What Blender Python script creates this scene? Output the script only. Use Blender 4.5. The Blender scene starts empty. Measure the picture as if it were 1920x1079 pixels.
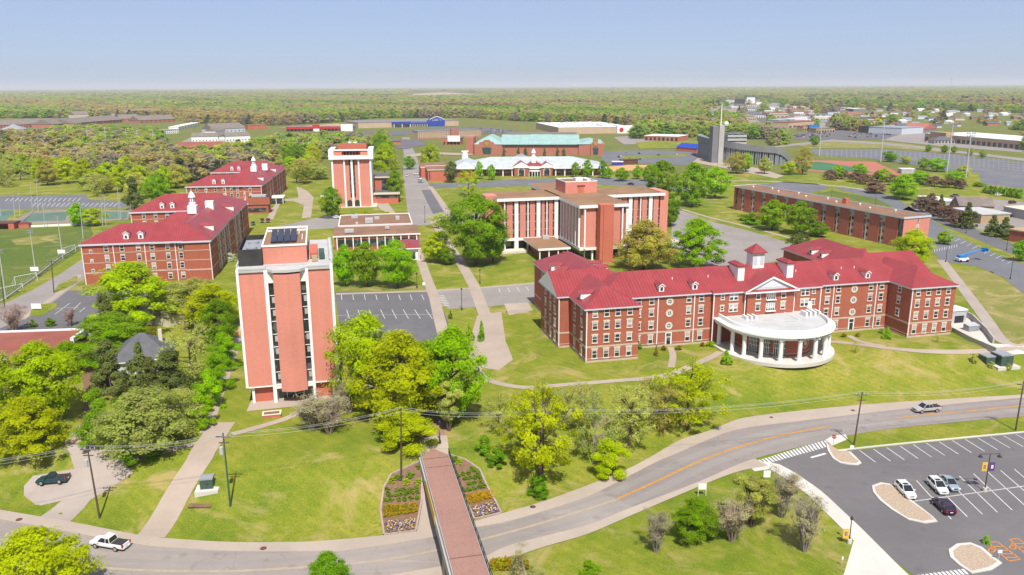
import bpy, bmesh, math, random
import numpy as np
from mathutils import Vector, Matrix
SC = bpy.context.scene
COL = SC.collection
rad = math.radians
# ------------------------------------------------------------------ camera
FPX, CAMH, PITCH, ROLL = 1493.0, 62.0, rad(14.17), rad(0.27)
R0 = np.array([1.0, 0, 0]); U0 = np.array([0, math.sin(PITCH), math.cos(PITCH)]); FW = np.array([0, math.cos(PITCH), -math.sin(PITCH)])
UP = U0 * math.cos(ROLL) + R0 * math.sin(ROLL); RT = R0 * math.cos(ROLL) - U0 * math.sin(ROLL)
cam = bpy.data.cameras.new('camera'); co = bpy.data.objects.new('camera', cam); COL.objects.link(co)
cam.sensor_width = 36.0; cam.lens = 36.0 * FPX / 1920.0; cam.clip_start = 1.0; cam.clip_end = 90000.0
co.matrix_world = Matrix(((RT[0], UP[0], -FW[0], 0), (RT[1], UP[1], -FW[1], 0), (RT[2], UP[2], -FW[2], CAMH), (0, 0, 0, 1)))
SC.camera = co
# ------------------------------------------------------------------ light
SUN_EL, SUN_AZ = rad(56), rad(170)          # azimuth from +Y clockwise
w = bpy.data.worlds.new('World'); SC.world = w; w.use_nodes = True
nt = w.node_tree; bg = nt.nodes['Background']
sky = nt.nodes.new('ShaderNodeTexSky'); sky.sky_type = 'NISHITA'; sky.sun_disc = False
sky.sun_elevation = SUN_EL; sky.sun_rotation = SUN_AZ; sky.altitude = 100; sky.air_density = 0.6; sky.dust_density = 1.0; sky.ozone_density = 8.0
sky_tint = nt.nodes.new('ShaderNodeMix'); sky_tint.data_type = 'RGBA'; sky_tint.inputs[0].default_value = 0.6; sky_tint.inputs[7].default_value = (3.0, 3.35, 4.25, 1)   # flat pale blue mixed into the sky colour; paints haze and lifts fill
nt.links.new(sky.outputs[0], sky_tint.inputs[6]); nt.links.new(sky_tint.outputs[2], bg.inputs[0]); bg.inputs[1].default_value = 0.092
sl = bpy.data.lights.new('sun', 'SUN'); sl.energy = 3.5; sl.angle = rad(0.6); sl.color = (1.0, 0.955, 0.88)
so = bpy.data.objects.new('sun', sl); COL.objects.link(so)
sd = Vector((math.cos(SUN_EL) * math.sin(SUN_AZ), math.cos(SUN_EL) * math.cos(SUN_AZ), math.sin(SUN_EL)))
so.rotation_euler = sd.to_track_quat('Z', 'Y').to_euler()
SC.view_settings.view_transform = 'Standard'; SC.view_settings.look = 'None'
SC.view_settings.exposure = 0.82; SC.view_settings.gamma = 1.0; SC.view_settings.use_curve_mapping = False
SC.cycles.max_bounces = 10; SC.cycles.diffuse_bounces = 8; SC.cycles.glossy_bounces = 2; SC.cycles.transmission_bounces = 8
SC.cycles.volume_bounces = 0; SC.cycles.transparent_max_bounces = 14
SC.cycles.sample_clamp_indirect = 6.0
SC.cycles.use_denoising = True
random.seed(7); NR = np.random.default_rng(7)

# ------------------------------------------------------------------ helpers
def P(x, y, z=0.0):
    d = RT * (x - 960) - UP * (y - 539.5) + FW * FPX
    t = (z - CAMH) / d[2]
    return np.array([0, 0, CAMH]) + d * t
def PY(x, y, Y):
    d = RT * (x - 960) - UP * (y - 539.5) + FW * FPX
    return np.array([0, 0, CAMH]) + d * (Y / d[1])
# terrain: plateau at 0, road valley at -5
ROADZ = -5.0
NEDGE = [(0,957),(140,981),(264,1005),(360,1014),(440,1018),(520,1018),(600,1016),(717,1005.5),(780,998),(860,986),(940,964.6),(1020,941),(1100,912),(1171,883),(1213,862),(1276,826),(1329,809),(1382,788),(1420,781),(1483,773),(1577,763.6),(1703,754),(1920,741)]
NE = np.array([P(x, y, ROADZ)[:2] for x, y in NEDGE])
_a = NE[0] - (NE[1] - NE[0]) / np.linalg.norm(NE[1] - NE[0]) * 400
_b = NE[-1] + (NE[-1] - NE[-4]) / np.linalg.norm(NE[-1] - NE[-4]) * 600
NE = np.vstack([_a, NE, _b])
def sdist(x, y):
    x = np.asarray(x, float); y = np.asarray(y, float)
    best = np.full(x.shape, 1e9); sg = np.ones(x.shape)
    for i in range(len(NE) - 1):
        p, q = NE[i], NE[i + 1]; e = q - p; L = e @ e
        t = np.clip(((x - p[0]) * e[0] + (y - p[1]) * e[1]) / L, 0, 1)
        dx = x - p[0] - t * e[0]; dy = y - p[1] - t * e[1]
        d = np.hypot(dx, dy); c = e[0] * dy - e[1] * dx
        m = d < best
        best = np.where(m, d, best); sg = np.where(m, np.where(c >= 0, 1, -1), sg)
    return best * sg
SLOPE = 20.0
def terr(x, y):
    d = sdist(x, y)
    t = np.clip((d - 0.3) / SLOPE, 0, 1)
    return ROADZ * (1 - t * t * (3 - 2 * t))
def tz(x, y): return float(terr(np.array([x]), np.array([y]))[0])
def G(px, py):
    z = 0.0
    if py < 560: return P(px, py, 0.0)
    for _ in range(24):
        q = P(px, py, z); z += 0.7 * (tz(q[0], q[1]) - z)
    return P(px, py, z)
def scale_at(q):   # metres per photo pixel at a point
    return float((q - np.array([0, 0, CAMH])) @ FW) / FPX

def setp(o, label=None, cat=None, group=None, kind=None):
    if label: o['label'] = label
    if cat: o['category'] = cat
    if group: o['group'] = group
    if kind: o['kind'] = kind
    return o
def thing(name, label, cat, loc=(0, 0, 0), rz=0.0, group=None):
    o = bpy.data.objects.new(name, None); COL.objects.link(o)
    o.location = loc; o.rotation_euler = (0, 0, rz); o.empty_display_size = 0.5
    return setp(o, label, cat, group)
def link(name, mesh, parent=None, loc=None, rz=None):
    o = bpy.data.objects.new(name, mesh); COL.objects.link(o)
    if parent is not None: o.parent = parent
    if loc is not None: o.location = loc
    if rz is not None: o.rotation_euler = (0, 0, rz)
    return o
KIDS = {}
def dup(o, loc, rz=0.0, scale=None, label=None, group=None, parent=None):
    r = o.copy(); COL.objects.link(r); r.location = loc; r.rotation_euler = (0, 0, rz)
    if scale is not None: r.scale = scale
    if label: r['label'] = label
    if group: r['group'] = group
    for c in o.children:
        d = c.copy(); COL.objects.link(d); d.parent = r
        for e in c.children:
            h = e.copy(); COL.objects.link(h); h.parent = d
    return r

class MB:
    def __init__(s): s.v = []; s.f = []; s.m = []; s.sm = []
    def poly(s, pts, m=0, sm=False):
        i = len(s.v); s.v += [tuple(map(float, p)) for p in pts]; s.f.append(tuple(range(i, i + len(pts)))); s.m.append(m); s.sm.append(sm)
    def box(s, x0, x1, y0, y1, z0, z1, m=0, top=None, skip=''):
        a = [(x0,y0,z0),(x1,y0,z0),(x1,y1,z0),(x0,y1,z0),(x0,y0,z1),(x1,y0,z1),(x1,y1,z1),(x0,y1,z1)]
        for k, q in (('f',(0,1,5,4)),('r',(1,2,6,5)),('b',(2,3,7,6)),('l',(3,0,4,7)),('t',(4,5,6,7)),('d',(3,2,1,0))):
            if k in skip: continue
            s.poly([a[i] for i in q], top if (k == 't' and top is not None) else m)
    def prism(s, pts, z0, z1, m=0, top=None, cap=True):
        n = len(pts)
        ar = sum(pts[i][0] * pts[(i+1) % n][1] - pts[(i+1) % n][0] * pts[i][1] for i in range(n))
        if ar < 0: pts = pts[::-1]
        for i in range(n):
            a, b = pts[i], pts[(i+1) % n]
            s.poly([(a[0],a[1],z0),(b[0],b[1],z0),(b[0],b[1],z1),(a[0],a[1],z1)], m)
        if cap:
            s.poly([(p[0],p[1],z1) for p in pts], m if top is None else top)
            s.poly([(p[0],p[1],z0) for p in pts[::-1]], m)
    def obox(s, c, ux, hx, hy, z0, z1, m=0):   # oriented box, ux = unit dir xy
        uy = (-ux[1], ux[0])
        p = [(c[0]+a*hx*ux[0]+b*hy*uy[0], c[1]+a*hx*ux[1]+b*hy*uy[1]) for a, b in ((-1,-1),(1,-1),(1,1),(-1,1))]
        s.prism(p, z0, z1, m)
    def tube(s, a, b, r0, r1=None, n=6, m=0, cap=True, sm=True):
        r1 = r0 if r1 is None else r1
        a = Vector(a); b = Vector(b); d = (b - a)
        if d.length < 1e-6: return
        d.normalize(); u = d.orthogonal().normalized(); w = d.cross(u)
        A = [a + (u * math.cos(2*math.pi*i/n) + w * math.sin(2*math.pi*i/n)) * r0 for i in range(n)]
        B = [b + (u * math.cos(2*math.pi*i/n) + w * math.sin(2*math.pi*i/n)) * r1 for i in range(n)]
        for i in range(n):
            j = (i + 1) % n; s.poly([A[i], A[j], B[j], B[i]], m, sm)
        if cap: s.poly(A[::-1], m); s.poly(B, m)
    def lathe(s, prof, c=(0, 0), n=16, m=0, sm=True):
        for k in range(len(prof) - 1):
            (r0, z0), (r1, z1) = prof[k], prof[k+1]
            for i in range(n):
                a, b = 2*math.pi*i/n, 2*math.pi*(i+1)/n
                q = [(c[0]+r0*math.cos(a), c[1]+r0*math.sin(a), z0),(c[0]+r0*math.cos(b), c[1]+r0*math.sin(b), z0),
                     (c[0]+r1*math.cos(b), c[1]+r1*math.sin(b), z1),(c[0]+r1*math.cos(a), c[1]+r1*math.sin(a), z1)]
                if r0 < 1e-5: q = q[1:]
                elif r1 < 1e-5: q = q[:3]
                s.poly(q, m, sm)
    def hip(s, x0, x1, y0, y1, z, slope, oh=0.5, m=0, fascia=None, ft=0.35, gx0=False, gx1=False, gy0=False, gy1=False, gm=None):
        x0 -= oh; x1 += oh; y0 -= oh; y1 += oh
        W, D = x1 - x0, y1 - y0; h = min(W, D) / 2; top = z + h * slope
        if D >= W:
            xm = (x0 + x1) / 2
            ya = y0 if gy0 else y0 + h; yb = y1 if gy1 else y1 - h
            if yb < ya: ya = yb = (ya + yb) / 2
            a, b = (xm, ya, top), (xm, yb, top)
            s.poly([(x0,y1,z),(x0,y0,z),a,b], m); s.poly([(x1,y0,z),(x1,y1,z),b,a], m)
            s.poly([(x0,y0,z),(x1,y0,z),a], gm if gy0 and gm is not None else m); s.poly([(x1,y1,z),(x0,y1,z),b], gm if gy1 and gm is not None else m)
        else:
            ym = (y0 + y1) / 2
            xa = x0 if gx0 else x0 + h; xb = x1 if gx1 else x1 - h
            a, b = (xa, ym, top), (xb, ym, top)
            s.poly([(x0,y0,z),(x1,y0,z),b,a], m); s.poly([(x1,y1,z),(x0,y1,z),a,b], m)
            s.poly([(x0,y1,z),(x0,y0,z),a], gm if gx0 and gm is not None else m); s.poly([(x1,y0,z),(x1,y1,z),b], gm if gx1 and gm is not None else m)
        if fascia is not None: s.box(x0, x1, y0, y1, z - ft, z - 0.004, fascia)
        return top
    def mesh(s, name, mats):
        me = bpy.data.meshes.new(name); me.from_pydata(s.v, [], s.f)
        for m in mats: me.materials.append(m)
        me.polygons.foreach_set('material_index', s.m); me.polygons.foreach_set('use_smooth', s.sm)
        uvl = me.uv_layers.new(name='uv'); uv = []
        for p in me.polygons:
            nv = p.normal
            if abs(nv.z) < 0.985:
                u = Vector((-nv.y, nv.x, 0)).normalized(); v = nv.cross(u)
            else: u = Vector((1, 0, 0)); v = Vector((0, 1, 0))
            for li in p.loop_indices:
                c = me.vertices[me.loops[li].vertex_index].co; uv += [c.dot(u), c.dot(v)]
        uvl.data.foreach_set('uv', uv)
        return me
    def build(s, name, mats, parent=None, loc=None, rz=None):
        if not isinstance(mats, (list, tuple)): mats = [mats]
        return link(name, s.mesh(name, mats), parent, loc, rz)

# ------------------------------------------------------------------ materials
class N:
    def __init__(s, name):
        s.m = bpy.data.materials.new(name); s.m.use_nodes = True; s.t = s.m.node_tree; s.b = s.t.nodes['Principled BSDF']; s.out = s.t.nodes['Material Output']
    def n(s, typ, **k):
        o = s.t.nodes.new(typ)
        for a, v in k.items(): setattr(o, a, v)
        return o
    def l(s, a, b): s.t.links.new(a, b)
    def noise(s, scale, detail=3, rough=0.55, vec=None, dist=0.0):
        o = s.n('ShaderNodeTexNoise'); o.inputs['Scale'].default_value = scale; o.inputs['Detail'].default_value = detail
        o.inputs['Roughness'].default_value = rough; o.inputs['Distortion'].default_value = dist
        if vec is not None: s.l(vec, o.inputs['Vector'])
        return o.outputs['Fac']
    def coord(s, kind='Object', scale=None):
        if kind == 'UV':
            c = s.n('ShaderNodeUVMap').outputs[0]
        elif kind == 'World': c = s.n('ShaderNodeNewGeometry').outputs['Position']
        else: c = s.n('ShaderNodeTexCoord').outputs[kind]
        if scale:
            mp = s.n('ShaderNodeMapping'); mp.inputs['Scale'].default_value = scale; s.l(c, mp.inputs[0]); c = mp.outputs[0]
        return c
    def ramp(s, fac, stops):
        r = s.n('ShaderNodeValToRGB'); e = r.color_ramp.elements
        while len(e) < len(stops): e.new(0.5)
        for q, (p, c) in zip(e, stops):
            q.position = p; q.color = (*c, 1) if len(c) == 3 else c
        s.l(fac, r.inputs[0]); return r.outputs[0]
    def mix(s, fac, a, b, mode='MIX'):
        o = s.n('ShaderNodeMix'); o.data_type = 'RGBA'; o.blend_type = mode
        for k, v in ((0, fac), (6, a), (7, b)):
            if isinstance(v, (int, float)): o.inputs[k].default_value = v
            elif isinstance(v, tuple): o.inputs[k].default_value = (*v, 1)
            else: s.l(v, o.inputs[k])
        return o.outputs[2]
    def math(s, op, a, b=0.0):
        o = s.n('ShaderNodeMath'); o.operation = op
        for k, v in ((0, a), (1, b)):
            if isinstance(v, (int, float)): o.inputs[k].default_value = v
            else: s.l(v, o.inputs[k])
        return o.outputs[0]
    def color(s, c):
        if isinstance(c, tuple): s.b.inputs['Base Color'].default_value = (*c, 1)
        else: s.l(c, s.b.inputs['Base Color'])
    def rough(s, r): s.b.inputs['Roughness'].default_value = r
    def bump(s, h, dist=0.02, st=0.5):
        o = s.n('ShaderNodeBump'); o.inputs['Distance'].default_value = dist; o.inputs['Strength'].default_value = st
        s.l(h, o.inputs['Height']); s.l(o.outputs[0], s.b.inputs['Normal'])
def dk(c, k): return tuple(min(1, x * k) for x in c)
def plain(name, c, rough=0.6, var=0.12, scale=0.4, metal=0.0, spec=0.3):
    m = N(name); v = m.coord('Object')
    f = m.noise(scale, 5, 0.62, v); g = m.noise(scale * 9, 3, 0.6, v)
    a = m.ramp(f, [(0.3, dk(c, 1 - var)), (0.7, dk(c, 1 + var))])
    m.color(m.mix(m.math('MULTIPLY', g, 0.35), a, dk(c, 1 - var * 1.6)))
    m.rough(rough); m.b.inputs['Metallic'].default_value = metal; m.b.inputs['Specular IOR Level'].default_value = spec
    return m.m
def brick(name, c, var=0.16):
    m = N(name); uv = m.coord('UV')
    b = m.n('ShaderNodeTexBrick'); m.l(uv, b.inputs['Vector']); b.inputs['Scale'].default_value = 1.0
    b.inputs['Brick Width'].default_value = 0.42; b.inputs['Row Height'].default_value = 0.15; b.inputs['Mortar Size'].default_value = 0.012
    b.inputs['Color1'].default_value = (*dk(c, 1 + var), 1); b.inputs['Color2'].default_value = (*dk(c, 1 - var), 1); b.inputs['Mortar'].default_value = (*[x * .75 + .05 for x in c], 1)
    st = m.noise(0.25, 5, 0.65, m.coord('UV', (3.0, 0.25, 1)))
    big = m.noise(0.12, 3, 0.5, uv)
    k = m.mix(m.ramp(st, [(0.42, (0, 0, 0)), (0.8, (0.5, 0.5, 0.5))]), b.outputs['Color'], dk(c, 0.72))
    m.color(m.mix(m.ramp(big, [(0.35, (0, 0, 0)), (0.75, (0.4, 0.4, 0.4))]), k, dk(c, 1.22)))
    m.rough(0.85); m.b.inputs['Specular IOR Level'].default_value = 0.2
    return m.m
def seam(name, c, pitch=0.55):
    m = N(name); uv = m.n('ShaderNodeSeparateXYZ'); m.l(m.coord('UV'), uv.inputs[0])
    fr = m.math('FRACT', m.math('MULTIPLY', uv.outputs[0], 1 / pitch))
    rib = m.math('GREATER_THAN', fr, 0.80)
    v = m.coord('UV')
    big = m.noise(0.18, 4, 0.6, v)
    pan = m.n('ShaderNodeTexWhiteNoise'); pan.noise_dimensions = '1D'; m.l(m.math('FLOOR', m.math('MULTIPLY', uv.outputs[0], 1 / pitch)), pan.inputs['W'])
    st = m.noise(0.5, 4, 0.65, m.coord('UV', (1.2, .12, 1)))
    a = m.ramp(big, [(0.3, dk(c, 0.82)), (0.7, dk(c, 1.15))])
    a = m.mix(m.ramp(st, [(0.5, (0, 0, 0)), (0.75, (.4, .4, .4))]), a, tuple(x * .75 + .06 for x in c))
    a = m.mix(m.math('MULTIPLY', pan.outputs[0], 0.25), a, dk(c, 1.3))
    m.color(m.mix(m.math('MULTIPLY', rib, 0.7), a, dk(c, 0.6)))  # dark line on each rib paints the seam shadow into the roof colour
    m.bump(rib, 0.05, 0.8); m.rough(0.42); m.b.inputs['Specular IOR Level'].default_value = 0.35
    return m.m
def glass(name, c=(0.02, 0.03, 0.035)):
    m = N(name); f = m.n('ShaderNodeTexWhiteNoise'); m.l(m.n('ShaderNodeObjectInfo').outputs['Random'], f.inputs['Vector'])
    m.color(m.mix(m.math('GREATER_THAN', m.noise(0.35, 1, 0.5, m.coord('World')), 0.56), c, (0.10, 0.11, 0.11)))
    m.rough(0.08); m.b.inputs['Specular IOR Level'].default_value = 0.7
    return m.m
def blinds(name):      # sash window glass with part-drawn blinds that differ from window to window
    m = N(name); r = m.n('ShaderNodeObjectInfo').outputs['Random']
    uv = m.n('ShaderNodeSeparateXYZ'); m.l(m.coord('UV'), uv.inputs[0])
    hgt = m.math('SUBTRACT', 1.95, m.math('MULTIPLY', r, 1.7))
    low = m.math('GREATER_THAN', uv.outputs[1], hgt)
    m.color(m.mix(low, (0.03, 0.035, 0.04), (0.42, 0.40, 0.36)))
    m.rough(0.12); m.b.inputs['Specular IOR Level'].default_value = 0.6
    return m.m
def leaf(name, c, var=0.35, dry=None, trans=0.52, gap=0.26):
    m = N(name); inf = m.n('ShaderNodeObjectInfo'); rnd = inf.outputs['Random']
    v = m.coord('Object')
    f = m.noise(7.0, 3, 0.6, v); g = m.n('ShaderNodeTexWhiteNoise'); g.noise_dimensions = '3D'; m.l(m.n('ShaderNodeNewGeometry').outputs['True Normal'], g.inputs['Vector'])
    a = m.ramp(f, [(0.32, dk(c, 1 - var)), (0.68, (c[0] * (1 + var), c[1] * (1 + var * .85), c[2] * (1 + var * .4)))])
    a = m.mix(m.math('MULTIPLY', g.outputs[0], 0.3), a, dk(c, 0.6))
    if dry: a = m.mix(m.ramp(m.noise(4.0, 2, 0.5, v), [(0.45, (0, 0, 0)), (0.7, (.7, .7, .7))]), a, dry)
    hs = m.n('ShaderNodeHueSaturation'); m.l(a, hs.inputs['Color'])
    m.l(m.math('ADD', 0.485, m.math('MULTIPLY', rnd, 0.03)), hs.inputs['Hue'])
    m.l(m.math('ADD', 0.98, m.math('MULTIPLY', m.math('FRACT', m.math('MULTIPLY', rnd, 7.3)), 0.34)), hs.inputs['Value'])
    d = m.n('ShaderNodeBsdfDiffuse'); t = m.n('ShaderNodeBsdfTranslucent'); x = m.n('ShaderNodeMixShader'); x.inputs[0].default_value = trans
    m.l(hs.outputs[0], d.inputs[0]); m.l(hs.outputs[0], t.inputs[0]); m.l(d.outputs[0], x.inputs[1]); m.l(t.outputs[0], x.inputs[2]); gp = m.n('ShaderNodeBsdfTransparent'); g2 = m.n('ShaderNodeMixShader'); g2.inputs[0].default_value = gap; m.l(x.outputs[0], g2.inputs[1]); m.l(gp.outputs[0], g2.inputs[2]); m.l(g2.outputs[0], m.out.inputs[0])   # a leaf spray is not solid
    m.t.nodes.remove(m.b)
    return m.m
def asphalt(name, c, cracks=True):
    m = N(name); v = m.coord('World')
    f = m.noise(0.05, 5, 0.6, v); g = m.noise(1.4, 4, 0.7, v); h = m.noise(0.22, 4, 0.65, v, 1.0)
    a = m.ramp(f, [(0.3, dk(c, 0.86)), (0.7, dk(c, 1.14))])
    a = m.mix(m.math('MULTIPLY', g, 0.3), a, dk(c, 0.78))
    a = m.mix(m.ramp(h, [(0.55, (0, 0, 0)), (0.75, (.3, .3, .3))]), a, dk(c, 0.72))
    ol = m.n('ShaderNodeTexVoronoi'); ol.inputs['Scale'].default_value = 0.22; m.l(v, ol.inputs['Vector'])
    a = m.mix(m.ramp(ol.outputs['Distance'], [(0.05, (.4, .4, .4)), (0.2, (0, 0, 0))]), a, dk(c, 0.55))
    lt = m.noise(0.6, 5, 0.7, m.coord('World', (.15, 1, 1)), 0.5)
    a = m.mix(m.ramp(lt, [(0.55, (0, 0, 0)), (0.72, (.35, .35, .35))]), a, dk(c, 1.4))
    if cracks:
        vo = m.n('ShaderNodeTexVoronoi'); vo.feature = 'DISTANCE_TO_EDGE'; vo.inputs['Scale'].default_value = 0.09; vo.inputs['Randomness'].default_value = 1
        wv = m.n('ShaderNodeVectorMath'); wv.operation = 'ADD'; m.l(v, wv.inputs[0])
        nz = m.n('ShaderNodeTexNoise'); nz.inputs['Scale'].default_value = 0.3; m.l(v, nz.inputs['Vector']); sc = m.n('ShaderNodeVectorMath'); sc.operation = 'SCALE'; sc.inputs[3].default_value = 5; m.l(nz.outputs['Color'], sc.inputs[0]); m.l(sc.outputs[0], wv.inputs[1])
        m.l(wv.outputs[0], vo.inputs['Vector'])
        a = m.mix(m.math('MULTIPLY', m.math('LESS_THAN', vo.outputs['Distance'], 0.006), 0.25), a, dk(c, 0.5))
    m.color(a); m.rough(0.9); m.b.inputs['Specular IOR Level'].default_value = 0.2
    return m.m
def concrete(name, c, joint=1.6):
    m = N(name); v = m.coord('World')
    f = m.noise(0.12, 5, 0.65, v); g = m.noise(1.2, 4, 0.7, v)
    a = m.ramp(f, [(0.3, dk(c, 0.88)), (0.7, dk(c, 1.1))]); a = m.mix(m.math('MULTIPLY', g, 0.3), a, dk(c, 0.75))
    m.color(a); m.rough(0.9); m.b.inputs['Specular IOR Level'].default_value = 0.2
    return m.m
def grassmat(name, stops, dirt, dirtlo=0.62):
    m = N(name); v = m.coord('World')
    big = m.noise(0.018, 5, 0.62, v, 0.6); mid = m.noise(0.16, 5, 0.7, v, 0.4); fine = m.noise(1.7, 4, 0.75, v); vf = m.noise(4.0, 2, 0.7, v)
    k = m.math('ADD', m.math('MULTIPLY', big, 0.36), m.math('ADD', m.math('MULTIPLY', mid, 0.36), m.math('MULTIPLY', fine, 0.28)))
    a = m.ramp(k, stops)
    a = m.mix(m.ramp(fine, [(0.47, (0, 0, 0)), (0.66, (.75, .75, .75))]), a, dk(stops[0][1], 0.72))
    a = m.mix(m.ramp(vf, [(0.5, (0, 0, 0)), (0.7, (.6, .6, .6))]), a, dk(stops[-1][1], 1.1))
    wv = m.n('ShaderNodeTexWave'); wv.bands_direction = 'DIAGONAL'; wv.inputs['Scale'].default_value = 0.22; wv.inputs['Distortion'].default_value = 3.0; wv.inputs['Detail Scale'].default_value = 0.15; m.l(v, wv.inputs['Vector'])
    a = m.mix(m.math('MULTIPLY', wv.outputs['Fac'], 0.22), a, dk(stops[0][1], 1.0))
    dn = m.noise(0.07, 6, 0.7, v, 1.2)
    a = m.mix(m.ramp(dn, [(dirtlo, (0, 0, 0)), (dirtlo + 0.14, (.75, .75, .75))]), a, dirt)
    m.color(a); m.rough(0.95); m.b.inputs['Specular IOR Level'].default_value = 0.1
    m.bump(fine, 0.15, 0.5)
    return m.m
HAZE = 7.0e-5
M = {}
M['grass'] = grassmat('grass', [(0.41, (0.090, 0.150, 0.010)), (0.50, (0.188, 0.215, 0.018)), (0.57, (0.285, 0.255, 0.042))], (0.36, 0.27, 0.11), 0.515)
M['grass_far'] = grassmat('grass_far', [(0.34, (0.085, 0.12, 0.02)), (0.5, (0.15, 0.165, 0.035)), (0.62, (0.22, 0.19, 0.07))], (0.27, 0.21, 0.11), 0.56)
M['field_turf'] = grassmat('field_turf', [(0.36, (0.06, 0.11, 0.02)), (0.5, (0.10, 0.145, 0.025)), (0.6, (0.19, 0.18, 0.05))], (0.33, 0.25, 0.12), 0.56)
M['dry_grass'] = grassmat('dry_grass', [(0.34, (0.11, 0.16, 0.02)), (0.48, (0.21, 0.20, 0.05)), (0.6, (0.31, 0.25, 0.10))], (0.40, 0.29, 0.15), 0.5)
M['concrete'] = concrete('concrete', (0.40, 0.33, 0.27)); M['concrete_new'] = concrete('concrete_new', (0.56, 0.52, 0.47))
M['path'] = concrete('path', (0.38, 0.305, 0.245)); M['gravel'] = concrete('gravel', (0.36, 0.30, 0.26))
M['asphalt_old'] = asphalt('asphalt_old', (0.27, 0.24, 0.222)); M['asphalt_road'] = asphalt('asphalt_road', (0.29, 0.25, 0.225)); M['asphalt_patch'] = asphalt('asphalt_patch', (0.25, 0.215, 0.20))
M['asphalt_new'] = asphalt('asphalt_new', (0.150, 0.138, 0.140), False); M['asphalt_lot'] = asphalt('asphalt_lot', (0.15, 0.15, 0.165), False); M['asphalt_mid'] = asphalt('asphalt_mid', (0.135, 0.128, 0.135))
M['line_white'] = plain('line_white', (0.62, 0.60, 0.57), 0.8, 0.2, 1.5); M['line_yellow'] = plain('line_yellow', (0.50, 0.24, 0.03), 0.8, 0.2, 1.0); M['line_pale'] = plain('line_pale', (0.36, 0.30, 0.22), 0.9, 0.15, 1.0); M['line_orange'] = plain('line_orange', (0.62, 0.22, 0.02), 0.8, 0.15, 1.0)
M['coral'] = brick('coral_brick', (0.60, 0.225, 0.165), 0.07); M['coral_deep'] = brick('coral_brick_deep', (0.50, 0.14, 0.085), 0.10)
M['hall_brick'] = brick('hall_brick', (0.36, 0.105, 0.062)); M['dorm_brick'] = brick('dorm_brick', (0.36, 0.10, 0.055)); M['long_brick'] = brick('long_brick', (0.40, 0.115, 0.08)); M['pink_brick'] = brick('pink_brick', (0.40, 0.145, 0.10)); M['tan_brick'] = brick('tan_brick', (0.50, 0.36, 0.24))
M['roof_red'] = seam('red_metal_roof', (0.285, 0.042, 0.046), 0.8); M['roof_teal'] = seam('teal_metal_roof', (0.30, 0.46, 0.42), 0.9); M['roof_pale'] = seam('pale_metal_roof', (0.47, 0.50, 0.50), 0.9); M['roof_white'] = plain('white_roof', (0.72, 0.71, 0.68), 0.8, 0.10, 0.15)
M['roof_brown'] = plain('brown_gravel_roof', (0.27, 0.155, 0.085), 0.95, 0.25, 0.12); M['roof_dusty'] = plain('dusty_brown_roof', (0.245, 0.135, 0.085), 0.95, 0.22, 0.15); M['roof_maroon'] = plain('maroon_flat_roof', (0.27, 0.085, 0.06), 0.9, 0.18, 0.2)
M['shingle'] = plain('grey_shingle', (0.115, 0.115, 0.125), 0.9, 0.2, 0.7); M['shingle_tan'] = plain('tan_shingle', (0.20, 0.165, 0.14), 0.9, 0.2, 0.3)
M['white'] = plain('white_paint', (0.78, 0.77, 0.75), 0.5, 0.05, 0.5); M['white_bright'] = plain('white_membrane', (0.46, 0.46, 0.45), 0.7, 0.14, 0.25); M['cream'] = plain('cream_stone', (0.62, 0.55, 0.44), 0.8, 0.10, 0.6); M['stone_band'] = plain('stone_band', (0.50, 0.40, 0.31), 0.85, 0.1, 0.6)
M['grey_metal'] = plain('grey_metal', (0.36, 0.37, 0.39), 0.45, 0.1, 0.5, 0.3); M['pale_fascia'] = plain('pale_fascia', (0.52, 0.55, 0.60), 0.5, 0.06, 0.5); M['dark_metal'] = plain('dark_metal', (0.03, 0.03, 0.033), 0.45, 0.2, 1.0); M['dark_mesh'] = plain('dark_screen', (0.045, 0.042, 0.04), 0.8, 0.25, 0.5)
M['grey_concrete'] = plain('grey_concrete', (0.20, 0.197, 0.20), 0.9, 0.15, 0.08); M['pale_concrete'] = plain('pale_concrete', (0.42, 0.40, 0.37), 0.9, 0.12, 0.1); M['wood_pole'] = plain('weathered_wood', (0.10, 0.068, 0.05), 0.9, 0.3, 2.0); M['galv'] = plain('galvanised_steel', (0.50, 0.50, 0.50), 0.5, 0.1, 1.0, 0.2)
M['glass'] = glass('dark_glass'); M['blinds'] = blinds('window_blinds'); M['green_glass'] = plain('green_glass', (0.03, 0.075, 0.065), 0.12, 0.2, 0.4, 0.0, 0.7); M['solar'] = plain('solar_glass', (0.02, 0.025, 0.04), 0.15, 0.2, 0.4, 0.0, 0.6)
M['trunk'] = plain('bark', (0.13, 0.095, 0.07), 0.95, 0.3, 3.0); M['trunk_pale'] = plain('pale_bark', (0.30, 0.25, 0.21), 0.95, 0.2, 3.0); M['twig'] = plain('twig_bark', (0.34, 0.25, 0.20), 0.95, 0.2, 3.0)
M['court_green'] = plain('court_green', (0.10, 0.17, 0.13), 0.9, 0.15, 0.05); M['court_tan'] = plain('court_surround', (0.28, 0.21, 0.17), 0.9, 0.12, 0.05); M['turf_green'] = plain('artificial_turf', (0.05, 0.16, 0.07), 0.9, 0.1, 0.05); M['track_red'] = plain('track_red', (0.40, 0.135, 0.095), 0.9, 0.1, 0.05); M['clay'] = plain('infield_clay', (0.60, 0.30, 0.14), 0.95, 0.1, 0.05); M['straw'] = plain('bare_soil', (0.42, 0.30, 0.17), 0.95, 0.15, 0.03)
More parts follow.
